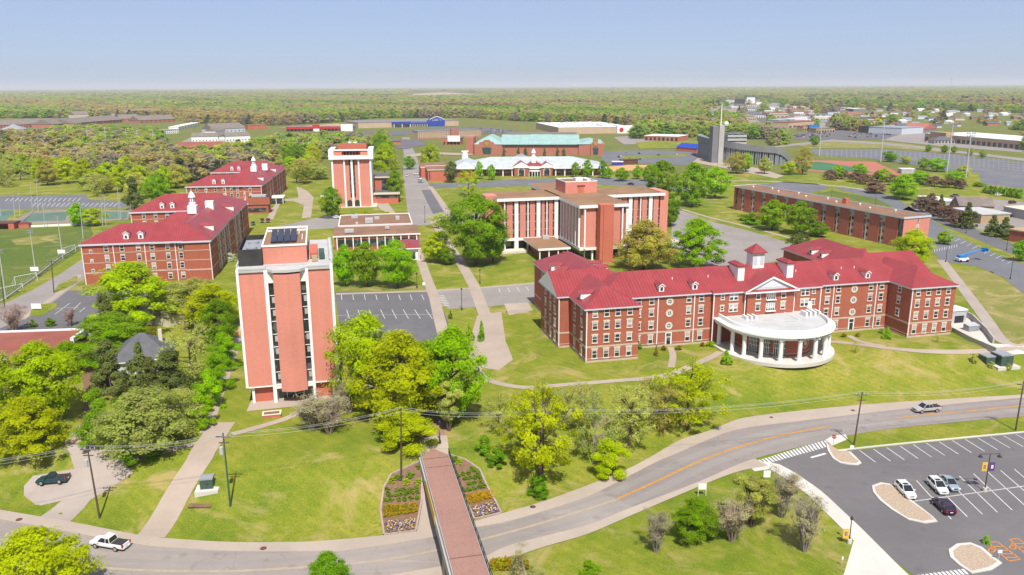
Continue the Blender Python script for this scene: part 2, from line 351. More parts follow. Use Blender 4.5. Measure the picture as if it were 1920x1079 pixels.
M['deck_brick'] = brick('stamped_brick_deck', (0.30, 0.165, 0.130), 0.12); M['soil'] = plain('mulch', (0.20, 0.115, 0.07), 0.95, 0.25, 1.5); M['pebble'] = plain('pebbles', (0.43, 0.33, 0.24), 0.95, 0.35, 4.0); M['edging'] = plain('stone_edging', (0.36, 0.27, 0.23), 0.9, 0.2, 1.5); M['banner_gold'] = plain('gold_cloth', (0.68, 0.42, 0.06), 0.7, 0.1, 1.0); M['purple'] = plain('purple_cloth', (0.10, 0.05, 0.22), 0.7, 0.1, 1.0); M['red_sign'] = plain('red_sign', (0.5, 0.02, 0.02), 0.5, 0.05, 1.0); M['blue_sign'] = plain('blue_sign', (0.02, 0.05, 0.35), 0.5, 0.05, 0.3); M['green_box'] = plain('green_enamel', (0.055, 0.095, 0.075), 0.5, 0.12, 0.8); M['yellow_paint'] = plain('yellow_paint', (0.70, 0.38, 0.02), 0.5, 0.08, 1.0); M['boom_blue'] = plain('blue_enamel', (0.02, 0.20, 0.55), 0.4, 0.08, 1.0); M['rust'] = plain('rusty_iron', (0.13, 0.055, 0.04), 0.8, 0.2, 3.0); M['tire'] = plain('rubber', (0.02, 0.02, 0.02), 0.8, 0.1, 2.0); M['chrome'] = plain('bright_metal', (0.55, 0.55, 0.56), 0.25, 0.05, 2.0, 0.7); M['lamp_red'] = plain('red_lens', (0.35, 0.01, 0.01), 0.3, 0.05, 2.0); M['lamp_white'] = plain('clear_lens', (0.75, 0.75, 0.72), 0.2, 0.05, 2.0); M['orange_fence'] = plain('orange_plastic', (0.75, 0.30, 0.03), 0.6, 0.08, 1.0)
LEAF = {
 'B': leaf('leaf_bright', (0.300, 0.520, 0.006)), 'Y': leaf('leaf_yellow_green', (0.445, 0.550, 0.006)), 'G': leaf('leaf_mid_green', (0.215, 0.380, 0.012)),
 'D': leaf('leaf_dark_conifer', (0.125, 0.155, 0.040), 0.3, None, 0.12), 'O': leaf('leaf_olive_bud', (0.460, 0.520, 0.110), 0.3, (0.36, 0.32, 0.13)), 'R': leaf('leaf_rusty_bud', (0.460, 0.440, 0.075), 0.3, (0.42, 0.30, 0.12)),
 'P': leaf('leaf_plum', (0.20, 0.125, 0.09), 0.3, None, 0.2), 'A': leaf('leaf_gold_shrub', (0.30, 0.27, 0.02)), 'W': leaf('twig_haze', (0.30, 0.28, 0.14), 0.2, (0.29, 0.22, 0.15), 0.15), 'F': leaf('white_blossom', (0.55, 0.58, 0.42), 0.15), 'K': leaf('pink_bud', (0.33, 0.21, 0.19), 0.2, (0.26, 0.18, 0.13), 0.2)}

FLEAF = {k: leaf('forest_' + n, c, .3, d) for k, n, c, d in (('G', 'green', (.23, .37, .07), None), ('O', 'olive', (.37, .42, .12), (.42, .36, .17)), ('B', 'bright', (.30, .47, .06), None), ('Y', 'yellow', (.43, .50, .08), None), ('R', 'rusty', (.46, .41, .15), (.48, .34, .17)), ('D', 'dark', (.12, .165, .075), None), ('W', 'bare', (.40, .36, .26), None))}
# ------------------------------------------------------------------ ground
def axis(lo, hi, step, far):
    a = list(np.arange(lo, hi + 1e-6, step)); s = step
    x = hi
    while x < far: s *= 1.35; x += s; a.append(x)
    s = step; x = lo
    while x > -far: s *= 1.35; x -= s; a.insert(0, x)
    return np.array(a)
gx = axis(-140, 215, 2.5, 45000); gy = axis(70, 235, 2.5, 45000); gy = gy[gy > -3000]
XX, YY = np.meshgrid(gx, gy); ZZ = terr(XX.ravel(), YY.ravel())
vs = np.stack([XX.ravel(), YY.ravel(), ZZ], 1); nx, ny = len(gx), len(gy)
fs = [(j*nx+i, j*nx+i+1, (j+1)*nx+i+1, (j+1)*nx+i) for j in range(ny-1) for i in range(nx-1)]
me = bpy.data.meshes.new('ground'); me.from_pydata(vs.tolist(), [], fs); me.materials.append(M['grass']); me.materials.append(M['grass_far'])
cy = np.array([(gy[j] + gy[j+1]) / 2 for j in range(ny-1) for i in range(nx-1)]); me.polygons.foreach_set('material_index', (cy > 600).astype(int)); me.polygons.foreach_set('use_smooth', [True] * len(fs))
setp(link('ground', me), 'green lawn and open ground of the campus', 'ground', None, 'structure')

FAROFF = [0.0]
def drape_world(name, pts, off, mat, label=None, parent=None, cat='pavement', kind='structure', step=2.5):
    if min(p[1] for p in pts) > 520: FAROFF[0] += 0.012; off += FAROFF[0]
    bm = bmesh.new(); vv = [bm.verts.new((p[0], p[1], 0)) for p in pts]; bm.faces.new(vv)
    bmesh.ops.triangulate(bm, faces=bm.faces[:])
    xs = [p[0] for p in pts]; ys = [p[1] for p in pts]
    dd = sdist(np.array(xs), np.array(ys))
    if dd.min() < SLOPE + 3 and dd.max() > -1.0:
        for ax, lo, hi in ((0, min(xs), max(xs)), (1, min(ys), max(ys))):
            t = math.floor(lo / step) * step + step
            while t < hi:
                c = [0, 0, 0]; n = [0, 0, 0]; c[ax] = t; n[ax] = 1
                bmesh.ops.bisect_plane(bm, geom=bm.verts[:] + bm.edges[:] + bm.faces[:], plane_co=c, plane_no=n); t += step
    bm.verts.ensure_lookup_table()
    z = terr(np.array([v.co.x for v in bm.verts]), np.array([v.co.y for v in bm.verts]))
    for v, q in zip(bm.verts, z): v.co.z = q + off
    for f in bm.faces:
        if f.normal.z < 0: f.normal_flip()
    bm.normal_update()
    for f in bm.faces:
        if f.normal.z < 0: f.normal_flip()
    m2 = bpy.data.meshes.new(name); bm.to_mesh(m2); bm.free(); m2.materials.append(mat)
    o = link(name, m2, parent)
    if parent is None: setp(o, label, cat, None, kind)
    return o
def drape(name, px, off, mat, label=None, parent=None, cat='pavement', kind='structure'):
    return drape_world(name, [G(x, y)[:2] for x, y in px], off, mat, label, parent, cat, kind)
def smooth(pts, n=4):
    pts = [np.array(p[:2], float) for p in pts]; out = []
    for i in range(len(pts) - 1):
        p0 = pts[max(i-1, 0)]; p1 = pts[i]; p2 = pts[i+1]; p3 = pts[min(i+2, len(pts)-1)]
        for k in range(n):
            t = k / n; out.append(0.5*((2*p1)+(-p0+p2)*t+(2*p0-5*p1+4*p2-p3)*t*t+(-p0+3*p1-3*p2+p3)*t**3))
    return out + [pts[-1]]
def offset(pts, d):
    out = []
    for i, p in enumerate(pts):
        a = pts[max(i-1, 0)]; b = pts[min(i+1, len(pts)-1)]; t = (b - a) / (np.linalg.norm(b - a) + 1e-9)
        out.append(p + np.array([-t[1], t[0]]) * d)
    return out
def ribbon(name, pts, width, off, mat, label=None, parent=None, sm=True, cat='path', shift=0.0):
    q = smooth(pts) if sm else [np.array(p[:2], float) for p in pts]
    a = offset(q, shift + width / 2); b = offset(q, shift - width / 2)
    vs = []; step = 2.0
    # resample the ribbon along its length so that it hugs the slope
    L = [0]
    for i in range(1, len(q)): L.append(L[-1] + np.linalg.norm(q[i] - q[i-1]))
    n = max(2, int(L[-1] / step)); T = np.linspace(0, L[-1], n + 1)
    f = lambda arr, k: np.interp(T, L, [p[k] for p in arr])
    ax, ay, bx, by = f(a, 0), f(a, 1), f(b, 0), f(b, 1)
    K = 3
    for k in range(K + 1):
        s = k / K; x = ax * (1 - s) + bx * s; y = ay * (1 - s) + by * s
        vs.append(np.stack([x, y, terr(x, y) + off], 1))
    V = np.concatenate(vs); m = n + 1
    F = [((k+1)*m+i, (k+1)*m+i+1, k*m+i+1, k*m+i) for k in range(K) for i in range(n)]
    me = bpy.data.meshes.new(name); me.from_pydata(V.tolist(), [], F); me.materials.append(mat)
    o = link(name, me, parent)
    if parent is None: setp(o, label, cat, None, 'structure')
    return o
def kerbline(name, pts, mat, label, w=0.18, h=0.14, sm=True, parent=None):
    q = smooth(pts) if sm else [np.array(p[:2], float) for p in pts]
    mb = MB()
    for i in range(len(q) - 1):
        a, b = q[i], q[i+1]; t = (b - a) / (np.linalg.norm(b - a) + 1e-9); nn = np.array([-t[1], t[0]]) * w / 2
        za, zb = tz(*a), tz(*b)
        A = [a - nn, a + nn]; B = [b - nn, b + nn]
        mb.poly([(*A[0], za+h), (*B[0], zb+h), (*B[1], zb+h), (*A[1], za+h)])
        mb.poly([(*A[0], za-.1), (*B[0], zb-.1), (*B[0], zb+h), (*A[0], za+h)])
        mb.poly([(*B[1], zb-.1), (*A[1], za-.1), (*A[1], za+h), (*B[1], zb+h)])
    o = mb.build(name, mat, parent)
    if parent is None: setp(o, label, 'kerb', None, 'structure')
    return o
def W(lst): return [G(x, y)[:2] for x, y in lst]

# ---- the main road in the foreground
nrm = [(0,957),(140,981),(264,1005),(360,1014),(440,1018),(520,1018),(600,1016),(717,1005.5),(780,998),(860,986),(940,964.6),(1020,941),(1100,912),(1171,883),(1213,862),(1276,826),(1329,809),(1382,788),(1420,781),(1483,773),(1577,763.6),(1703,754),(1920,741),(2060,735)]
NL = smooth([P(x, y, ROADZ)[:2] for x, y in [(-160,925)] + nrm])
AS = [P(x, y, ROADZ)[:2] for x, y in [(-160,945),(0,974),(251,1020),(345,1029),(440,1034),(597,1034),(657,1032),(814,1007),(883,991),(960,976),(1083,939),(1125,921),(1185,890),(1234,865),(1259,855),(1311,832),(1364,811),(1417,800),(1500,790),(1577,781),(1700,767),(1920,746),(2060,738)]]
AS = smooth(AS)
SSa = [P(x, y, ROADZ)[:2] for x, y in [(-160,1060),(0,1105),(260,1130),(500,1115),(663,1090),(833,1062),(905,1046),(960,1022),(1100,986),(1183,953),(1311,904),(1396,867),(1470,846),(1560,824),(1681,803),(1920,781),(2060,770)]]
SSa = smooth(SSa)
SSg = [P(x, y, ROADZ)[:2] for x, y in [(-160,1090),(0,1130),(260,1160),(500,1140),(663,1115),(833,1082),(915,1062),(1015,1028),(1100,1003),(1178,970),(1276,928),(1375,888),(1440,874)]]
SSg = smooth(SSg)
def sheet(name, A, B, off, mat, label, cat='road'):
    return drape_world(name, list(A) + list(B)[::-1], off, mat, label, None, cat)
sheet('pavement', NL, AS, 0.13, M['concrete'], 'pale concrete pavement along the far side of the curving road', 'pavement')
sheet('road', AS, SSa, 0.035, M['asphalt_road'], 'worn grey two-lane road curving under the footbridge')
sheet('pavement', [p for p in SSa if p[0] < P(1432,858,ROADZ)[0]], SSg, 0.10, M['concrete'], 'pale concrete shoulder along the near side of the road', 'pavement')
kerbline('kerb', AS, M['concrete'], 'concrete kerb between pavement and road', 0.2, 0.135, False)
# darker resurfaced stretch, starts at a straight saw cut
mid = lambda i: None
A2 = [p for p in AS if p[0] > P(1127,920,ROADZ)[0]]; B2 = [p for p in SSa if p[0] > P(1186,952,ROADZ)[0] - 0.5]
drape_world('road', [P(1127,921,ROADZ)[:2]] + A2 + B2[::-1] + [P(1186,951,ROADZ)[:2]], 0.043, M['asphalt_patch'], 'darker resurfaced stretch of the road past the car park', None, 'road')
cl = smooth([P(x, y, ROADZ)[:2] for x, y in [(1157,937),(1240,899),(1330,858),(1440,823),(1552,800)]])
ribbon('road_marking', cl, 0.42, 0.052, M['line_yellow'], 'yellow centre line on the dark stretch of road', None, True, 'marking')
cl = smooth([P(x, y, ROADZ)[:2] for x, y in [(1680,784),(1800,773),(1920,761),(2050,750)]])
ribbon('road_marking', cl, 0.36, 0.052, M['line_yellow'], 'yellow centre line by the silver pickup', None, True, 'marking')
cl = smooth([P(x, y, ROADZ)[:2] for x, y in [(-100,1020),(0,1040),(200,1066),(400,1072),(560,1065),(700,1053),(830,1030),(960,997),(1060,968),(1155,938)]])
ribbon('road_marking', cl, 0.5, 0.043, M['line_pale'], 'faded centre line on the old road surface', None, True, 'marking')
for k, dd in enumerate((-2.2, 2.2, -4.6, 4.6)):
    ribbon('wheel_track', cl, 0.9, 0.040, M['asphalt_old'], 'dull wheel track worn into the old road surface', None, True, 'marking', dd)
cd_ = smooth([P(x, y, ROADZ)[:2] for x, y in [(1158,937),(1240,899),(1330,858),(1440,823),(1552,800),(1680,784),(1800,773),(1920,761),(2050,750)]])
for dd in (-2.1, 2.1): ribbon('wheel_track', cd_, 1.7, 0.048, M['asphalt_old'], 'paler worn strip along a lane of the resurfaced road', None, True, 'marking', dd)
# ---- car park at right
LOT = [(1425,866),(1545,826),(1571,848),(1920,812),(2120,795),(2200,1110),(1712,1079),(1670,1047),(1607,988),(1560,948),(1510,903),(1465,877)]
drape('parking_lot', LOT, 0.030, M['asphalt_new'], 'fresh dark asphalt car park beside the curving road', None, 'car park')
ribbon('pavement', W([(1400,872),(1445,868),(1478,882),(1500,896),(1537,922),(1575,957),(1612,992),(1650,1030),(1690,1070),(1740,1115)]), 3.0, 0.06, M['concrete_new'], 'bright concrete walk curving along the car park edge', None, True, 'pavement', -1.2)
drape('pavement', [(1604,1003),(1640,1030),(1712,1085),(1740,1120),(1560,1120),(1583,1075)], 0.045, M['concrete_new'], 'wide bright concrete apron at the bottom of the car park', None, 'pavement')
kerbline('kerb', W([(1571,846),(1640,838),(1760,826),(1920,811),(2100,795)]), M['concrete_new'], 'white kerb along the top of the car park', 0.45, 0.15)
def px4(x, y): return (1420 + x / 3.182, 740 + y / 3.182)
def px2(x, y): return (500 + x / 3.183, 740 + y / 3.183)
isl = [[(405,268),(420,340),(450,385),(490,410),(540,420),(600,424),(622,412),(590,378),(545,335),(480,334),(430,305)],
       [(683,548),(690,585),(730,635),(800,690),(900,750),(1000,772),(1075,762),(1050,735),(980,680),(900,620),(860,590),(790,537),(735,529)],
       [(1140,930),(1150,975),(1200,1020),(1280,1072),(1400,1050),(1460,1010),(1400,965),(1340,915),(1270,888),(1190,895)]]
nm = ['pebble island beside the car park entrance', 'long pebble island beside the parked white car', 'pebble island by the orange bay markings']
for pts, lb in zip(isl, nm):
    wp = [np.array(G(*px4(*p))[:2]) for p in pts]; c = sum(wp) / len(wp)
    mb = MB(); mb.prism([tuple(p) for p in wp], ROADZ - 0.05, ROADZ + 0.17, 0); inn = [c + (p - c) * (1 - 0.62 / max(1.5, np.linalg.norm(p - c))) for p in wp]
    mb.prism([tuple(p) for p in inn], ROADZ, ROADZ + 0.21, 1)
    setp(mb.build('traffic_island', [M['concrete_new'], M['pebble']]), lb, 'island', None, 'structure')
def lines(name, segs, w, mat, label, conv=px4, off=0.042):
    mb = MB()
    for a, b in segs:
        A = G(*conv(*a)); B = G(*conv(*b)); d = (B - A)[:2]; L = np.linalg.norm(d); t = d / L; n = np.array([-t[1], t[0]]) * w / 2
        k = max(1, int(L / 3)); 
        for i in range(k):
            p = A[:2] + d * i / k; q = A[:2] + d * (i + 1) / k; zp, zq = tz(*p) + off, tz(*q) + off
            mb.poly([(*(p - n), zp), (*(q - n), zq), (*(q + n), zq), (*(p + n), zp)])
    o = mb.build(name, mat)
    for p in o.data.polygons:
        if p.normal.z < 0: o.data.flip_normals(); break
    return setp(o, label, 'marking', None, 'structure')
seg = []
top = [(610,335),(693,327),(772,318),(852,309),(930,300),(1008,291),(1085,283),(1163,275),(1240,268),(1316,261),(1392,254),(1468,247),(1543,240)]
bot = [(705,405),(795,399),(877,391),(958,383),(1038,374),(1118,365),(1200,357),(1278,348),(1356,340),(1434,331),(1510,322),(1587,313),(1665,304)]
seg += list(zip(top, bot))
seg += [((920,640),(1640,541))]
seg += [((950,515),(1157,745)), ((1040,520),(1252,730)), ((1120,500),(1343,716)), ((1205,488),(1432,704)), ((1290,474),(1520,691)), ((1375,463),(1605,672)), ((1452,455),(1690,660)), ((1533,446),(1770,648))]
lines('parking_marking', seg, 0.16, M['line_white'], 'white parking bay lines painted on the dark car park')
seg = []
for i in range(22):
    t = i / 21; x, y = 10 + (400 - 10) * t, 392 + (285 - 392) * t
    seg.append(((x, y - 12 * t), (x + 34 - 8 * t, y + 26)))
lines('crosswalk', seg, 0.42, M['line_white'], 'white zebra crossing across the car park entrance')
lines('stop_line', [((320,378),(408,353))], 0.5, M['line_white'], 'white stop bar at the car park entrance')
seg = []
for i in range(12): seg.append(((985 + i * 26, 1085 - i * 3), (1020 + i * 26, 1110 - i * 3)))
lines('crosswalk', [((960+i*24, 1078-i*3.2), (990+i*24, 1110-i*3.2)) for i in range(12)], 0.4, M['line_white'], 'white zebra crossing at the bottom of the car park')
og = []
for ox, oy in ((0, 0), (125, -18)):
    q = [(1380,885),(1430,878),(1570,985),(1500,995)]
    q = [(a + ox, b + oy) for a, b in q]
    for i in range(4): og.append((q[i], q[(i+1) % 4]))
    for t in (0.2, 0.4, 0.6, 0.8):
        l = lambda a, b, s: (a[0] + (b[0]-a[0])*s, a[1] + (b[1]-a[1])*s)
        og.append((l(q[0], q[3], t), l(q[1], q[2], min(1, t + 0.1))))
lines('bay_marking', og, 0.18, M['line_orange'], 'orange hatched access bays by the pebble island')
def disc_sym(cx, cy):
    s = []
    c = [(cx + 20*math.cos(a), cy + 13*math.sin(a)) for a in np.linspace(0, 5.2, 9)]
    s += list(zip(c[:-1], c[1:])); s += [((cx-5, cy-22), (cx, cy-4)), ((cx, cy-4), (cx+18, cy-2))]
    return s
lines('bay_marking', disc_sym(1398,930) + disc_sym(1525,912), 0.16, M['line_orange'], 'orange wheelchair symbols painted in the bays')
drape('lawn', [(1560,838),(1571,826),(1600,819),(1640,815),(1797,799),(1920,787),(2060,776),(2060,797),(1920,810),(1760,824),(1640,836)], 0.03, M['grass'], 'narrow grass verge between road and car park', None, 'lawn')
drape('pavement', [(1547,826),(1560,818),(1585,815),(1590,824),(1562,836),(1553,838)], 0.05, M['concrete_new'], 'small concrete ramp at the stop sign', None, 'pavement')

# ---- paths and drives on the slope at left
ribbon('path', W([(282,1008),(330,930),(372,865),(418,793)]), 4.6, 0.06, M['path'], 'wide straight concrete path down the front lawn', None, False)
ribbon('path', W([(165,905),(200,880),(250,862),(330,842),(412,821)]), 1.5, 0.055, M['path'], 'narrow path from the drive to the wide path', None, True)
ribbon('path', W([(435,815),(500,797),(545,782),(580,762),(640,750)]), 1.7, 0.055, M['path'], 'narrow path under the bare trees to the tall tower', None, True)
ribbon('path', W([(385,812),(398,775),(420,710),(440,655),(452,620),(470,560)]), 2.2, 0.055, M['path'], 'straight path beside the hedge along the tower lawn', None, False)
drape('driveway', [(45,930),(45,912),(62,893),(140,880),(130,850),(120,830),(150,800),(185,805),(200,830),(250,888),(170,938),(125,984),(72,972),(115,940),(70,950)], 0.055, M['gravel'], 'cracked pale driveway with the parked green pickup', None, 'driveway')
drape('dirt_drive', [(128,835),(150,800),(160,740),(150,690),(175,690),(190,740),(190,800),(205,830)], 0.05, M['soil'], 'shady dirt track under the trees', None, 'driveway')
drape('plaza', [(462,772),(476,741),(640,715),(645,750),(600,764),(560,762)], 0.05, M['concrete'], 'concrete apron around the foot of the tall tower', None, 'pavement')
# ---- plaza and paths mid picture
ribbon('path', W([(750,420),(765,450),(783,470),(800,520),(815,560),(823,595),(835,640)]), 3.2, 0.05, M['path'], 'long straight path left of the central lawn strip', None, False)
ribbon('path', W([(812,415),(835,450),(862,490),(888,535),(905,580),(925,625),(940,655)]), 3.6, 0.055, M['path'], 'long straight path right of the central lawn strip', None, False)
drape('plaza', [(895,592),(940,585),(948,640),(962,675),(935,695),(905,690),(880,670),(880,640)], 0.045, M['path'], 'paved plaza at the end of the twin paths', None, 'pavement')
ribbon('path', W([(893,688),(912,712),(980,727),(1060,722),(1160,714),(1245,706),(1330,672),(1350,660)]), 1.9, 0.06, M['path'], 'curving path across the hall lawn to the porch', None, True)
ribbon('path', W([(1257,652),(1262,668),(1258,690)]), 1.6, 0.06, M['path'], 'short path from the side door of the hall', None, True)
ribbon('path', W([(1545,640),(1600,645),(1680,655),(1760,660),(1860,658),(1925,648)]), 2.0, 0.06, M['path'], 'path along the lawn right of the porch', None, True)
ribbon('path', W([(1592,630),(1615,642),(1660,650)]), 1.6, 0.065, M['path'], 'short path from the right door of the hall', None, True)
drape('parking_lot', [(628,548),(810,545),(830,578),(842,608),(815,640),(640,640)], 0.03, M['asphalt_mid'], 'worn car park with white bays beside the tall tower', None, 'car park')
drape('parking_lot', [(905,541),(1010,532),(1010,566),(950,572),(918,575)], 0.03, M['asphalt_old'], 'pale small car park left of the red roofed hall', None, 'car park')
ribbon('path', W([(630,552),(720,549),(812,546),(905,540),(1008,531)]), 2.0, 0.06, M['path'], 'pavement along the top of the tower car park', None, False)
drape('pavement', [(815,545),(905,540),(918,575),(840,580),(830,570)], 0.04, M['asphalt_old'], 'paved lane crossing the twin paths', None, 'road')
drape('plaza', [(945,570),(990,568),(1000,582),(955,592)], 0.05, M['concrete'], 'paved terrace with steps left of the hall', None, 'pavement')
seg = [((640+i*21.5, 553), (641+i*22, 563)) for i in range(9)] + [((650+i*21.2, 581+0*i), (655+i*22.2, 598)) for i in range(9)]
lines('parking_marking', seg, 0.15, M['line_white'], 'white bay lines in the tower car park', lambda x, y: (x, y))
lines('parking_marking', [((632,592),(812,590))], 0.13, M['line_white'], 'long white line across the tower car park', lambda x, y: (x, y))
lines('parking_marking', [((935+i*17, 541-i), (938+i*18, 549-i)) for i in range(5)], 0.15, M['line_white'], 'white bay lines in the small car park', lambda x, y: (x, y))
lines('crosswalk', [((816+i*1.6, 556+i*3), (833+i*1.6, 555+i*3)) for i in range(7)], 0.4, M['line_white'], 'white crossing on the left straight path', lambda x, y: (x, y))
drape('lawn', [(640,540),(800,536),(806,542),(640,547)], 0.035, M['dry_grass'], 'strip of dry grass below the clipped trees', None, 'lawn')
drape('lawn', [(1790,505),(1860,510),(1930,560),(1930,660),(1880,640),(1850,600),(1810,545)], 0.04, M['dry_grass'], 'dry sloping bank right of the hall', None, 'lawn')
ribbon('path', W([(1765,488),(1790,520),(1820,560),(1850,600),(1880,640),(1925,655)]), 3.2, 0.06, M['gravel'], 'pale gravel track climbing the dry bank', None, True)
# ---- streets, courts and lots further away (flat plateau; sheets 2 cm and more above each other)
I = lambda x, y: (x, y)
drape('street', [(-120,600),(0,573),(60,545),(110,516),(153,487),(190,455),(215,440),(228,430),(245,430),(240,445),(200,480),(155,525),(95,570),(60,590),(-20,625)], 0.03, M['asphalt_old'], 'grey side street beside the playing field', None, 'street')
ribbon('path', W([(40,600),(75,577),(115,548),(150,516)]), 1.8, 0.05, M['path'], 'pavement along the side street', None, False)
drape('parking_lot', [(48,582),(78,568),(125,545),(186,545),(260,545),(330,540),(330,610),(20,620),(-40,640),(-60,620),(20,597)], 0.025, M['asphalt_mid'], 'small dark car park by the red roofed dormitory', None, 'car park')
drape('lawn', [(62,572),(108,568),(105,578),(80,592),(55,594)], 0.075, M['grass'], 'grass island in the small dark car park', None, 'lawn')
drape('lawn', [(110,534),(145,518),(147,528),(120,544),(100,549)], 0.085, M['grass'], 'grass patch between the street and dormitory', None, 'lawn')
lines('parking_marking', [((103,590),(131,569)),((131,588),(151,568)),((149,586),(160,577)),((100,579),(148,577)),((154,555),(163,547)),((173,555),(183,547))], 0.16, M['line_white'], 'white bay lines in the small dark car park', I, 0.045)
drape('gravel_yard', [(15,632),(40,621),(178,617),(178,640),(140,652)], 0.03, M['gravel'], 'gravel yard beside the maroon roof', None, 'yard')
drape('playing_field', [(-30,578),(0,560),(60,530),(120,490),(152,470),(175,440),(170,425),(40,427),(-60,430),(-160,480)], 0.03, M['field_turf'], 'worn grass playing field', None, 'field')
drape('bare_patch', [(20,450),(60,444),(105,442),(112,449),(60,460),(30,460)], 0.05, M['dry_grass'], 'worn bare patch on the playing field', None, 'field')
drape('tennis_court', [(-30,425),(30,412),(60,396),(130,393),(245,395),(240,412),(130,418),(40,422)], 0.03, M['court_tan'], 'tan surround of the tennis courts', None, 'court')
drape('tennis_court', [(36,416),(64,400),(128,398),(122,414)], 0.06, M['court_green'], 'green tennis court nearest the shelter', None, 'court')
drape('tennis_court', [(190,412),(195,397),(240,398),(236,410)], 0.06, M['court_green'], 'green tennis court near the dormitory', None, 'court')
drape('tennis_court', [(-20,420),(0,396),(28,394),(10,416)], 0.06, M['court_green'], 'green tennis court at the edge of view', None, 'court')
drape('parking_lot', [(-40,395),(-20,372),(5,368),(160,365),(168,375),(240,378),(235,390),(60,392)], 0.03, M['asphalt_lot'], 'dark car park behind the tennis courts', None, 'car park')
lines('parking_marking', [((10+i*9, 378),(16+i*9,372)) for i in range(16)] + [((60+i*9,388),(68+i*9,381)) for i in range(18)], 0.3, M['line_white'], 'bay lines in the car park behind the tennis courts', I, 0.06)
# central street and cross street
drape('street', [(754,258),(757,290),(756,330),(760,360),(765,405),(770,420),(850,418),(838,400),(815,365),(798,335),(790,320),(783,300),(775,280),(768,258)], 0.033, M['asphalt_old'], 'grey street running away between the towers', None, 'street')
drape('parking_lot', [(790,357),(807,356),(832,398),(812,402)], 0.0655, M['asphalt_mid'], 'dark parking lane along the grey street', None, 'car park')
ribbon('path', W([(806,350),(823,373),(843,402)]), 3.0, 0.06, M['path'], 'pale pavement beside the parking lane', None, False)
drape('street', [(500,440),(520,425),(590,410),(640,405),(770,402),(900,401),(905,420),(770,423),(690,425),(560,432),(520,445)], 0.028, M['asphalt_old'], 'cross street between the red dormitories and the towers', None, 'street')
drape('path', [(556,350),(575,358),(588,370),(583,408),(566,410),(570,385),(548,377),(527,378),(512,412),(500,410),(520,375),(560,372)], 0.045, M['path'], 'winding pale paths on the lawn beside the far dormitory', None, 'path')
ribbon('path', W([(672,400),(674,412)]), 3.0, 0.05, M['path'], 'short path to the arches of the far tower', None, False)
drape('plaza', [(700,375),(725,378),(745,405),(735,405),(712,392)], 0.045, M['path'], 'pale paving right of the far tower', None, 'pavement')
drape('street', [(792,344),(850,344),(950,337),(1030,334),(1080,330),(1180,336),(1260,344),(1290,352),(1290,362),(1230,352),(1100,345),(1000,349),(860,352),(792,354)], 0.03, M['asphalt_lot'], 'curving street in front of the pale roofed low building', None, 'street')
drape('lawn', [(846,330),(990,326),(1130,326),(1180,333),(1080,333),(950,338),(850,344)], 0.045, M['grass'], 'lawn in front of the pale roofed low building', None, 'lawn')
drape('parking_lot', [(1262,405),(1270,392),(1330,415),(1400,432),(1480,456),(1520,478),(1350,510),(1255,470)], 0.03, M['asphalt_old'], 'pale car park behind the red roofed hall', None, 'car park')
lines('parking_marking', [((1345+i*17, 433+i*3.6), (1368+i*17, 430+i*3.6)) for i in range(7)] + [((1300+i*15, 455), (1325+i*15, 452)) for i in range(9)], 0.15, M['line_pale'], 'faint bay lines in the pale car park', I, 0.05)
ribbon('path', W([(1262,388),(1330,408),(1400,425),(1500,452),(1560,470)]), 2.0, 0.055, M['path'], 'pavement along the long brick dormitory lawn', None, True)
drape('street', [(1560,352),(1640,357),(1680,372),(1745,412),(1790,440),(1850,470),(1930,500),(1930,530),(1850,490),(1780,452),(1720,418),(1665,385),(1620,368)], 0.03, M['asphalt_lot'], 'dark service road running behind the long brick dormitory', None, 'street')
drape('street', [(1738,408),(1790,432),(1860,462),(1930,490),(1930,470),(1870,446),(1800,420),(1750,402)], 0.034, M['asphalt_mid'], 'dark road beside the purple leaved trees', None, 'street')
drape('parking_lot', [(1735,425),(1800,452),(1925,508),(1930,560),(1880,520),(1830,500),(1765,490),(1740,462)], 0.04, M['asphalt_lot'], 'dark car park with the blue boom lift', None, 'car park')
lines('parking_marking', [((1800+i*11, 448+i*4.6),(1790+i*11,453+i*4.6)) for i in range(10)], 0.18, M['line_white'], 'bay lines beside the service road', I, 0.06)
ribbon('path', W([(1330,340),(1430,340),(1520,345),(1600,353),(1650,362)]), 4.0, 0.04, M['path'], 'pale pavement behind the long brick dormitory', None, True)
drape('sports_pad', [(1410,348),(1470,341),(1530,345),(1560,352),(1520,362),(1430,356)], 0.04, M['asphalt_lot'], 'dark hard court behind the long brick dormitory', None, 'court')
drape('path', [(1280,295),(1300,287),(1345,300),(1430,318),(1470,330),(1455,335),(1340,312),(1285,302)], 0.03, M['path'], 'pale walkway at the foot of the grandstand', None, 'path')
drape('infield', [(1140,313),(1180,310),(1225,310),(1222,318),(1150,322)], 0.03, M['clay'], 'orange clay infield of the ball diamond', None, 'field')
drape('parking_lot', [(1125,285),(1200,282),(1300,284),(1310,296),(1290,310),(1210,308),(1130,305)], 0.03, M['asphalt_lot'], 'dark car park left of the grandstand', None, 'car park')
drape('lawn', [(1165,294),(1290,289),(1285,293),(1170,299)], 0.06, M['grass'], 'grass strip across the dark car park', None, 'lawn')
drape('running_track', [(1470,303),(1530,301),(1640,304),(1680,322),(1690,330),(1640,329),(1560,325),(1480,318)], 0.03, M['track_red'], 'red running track', None, 'track')
drape('turf_field', [(1475,306),(1540,304),(1600,314),(1640,325),(1560,322),(1480,315)], 0.06, M['turf_green'], 'green turf inside the running track', None, 'field')
drape('parking_lot', [(1520,280),(1660,280),(1790,290),(1930,306),(2060,320),(2060,380),(1930,356),(1840,345),(1835,325),(1760,318),(1690,305),(1620,296),(1530,291)], 0.03, M['asphalt_lot'], 'huge dark car park at the right', None, 'car park')
seg = []
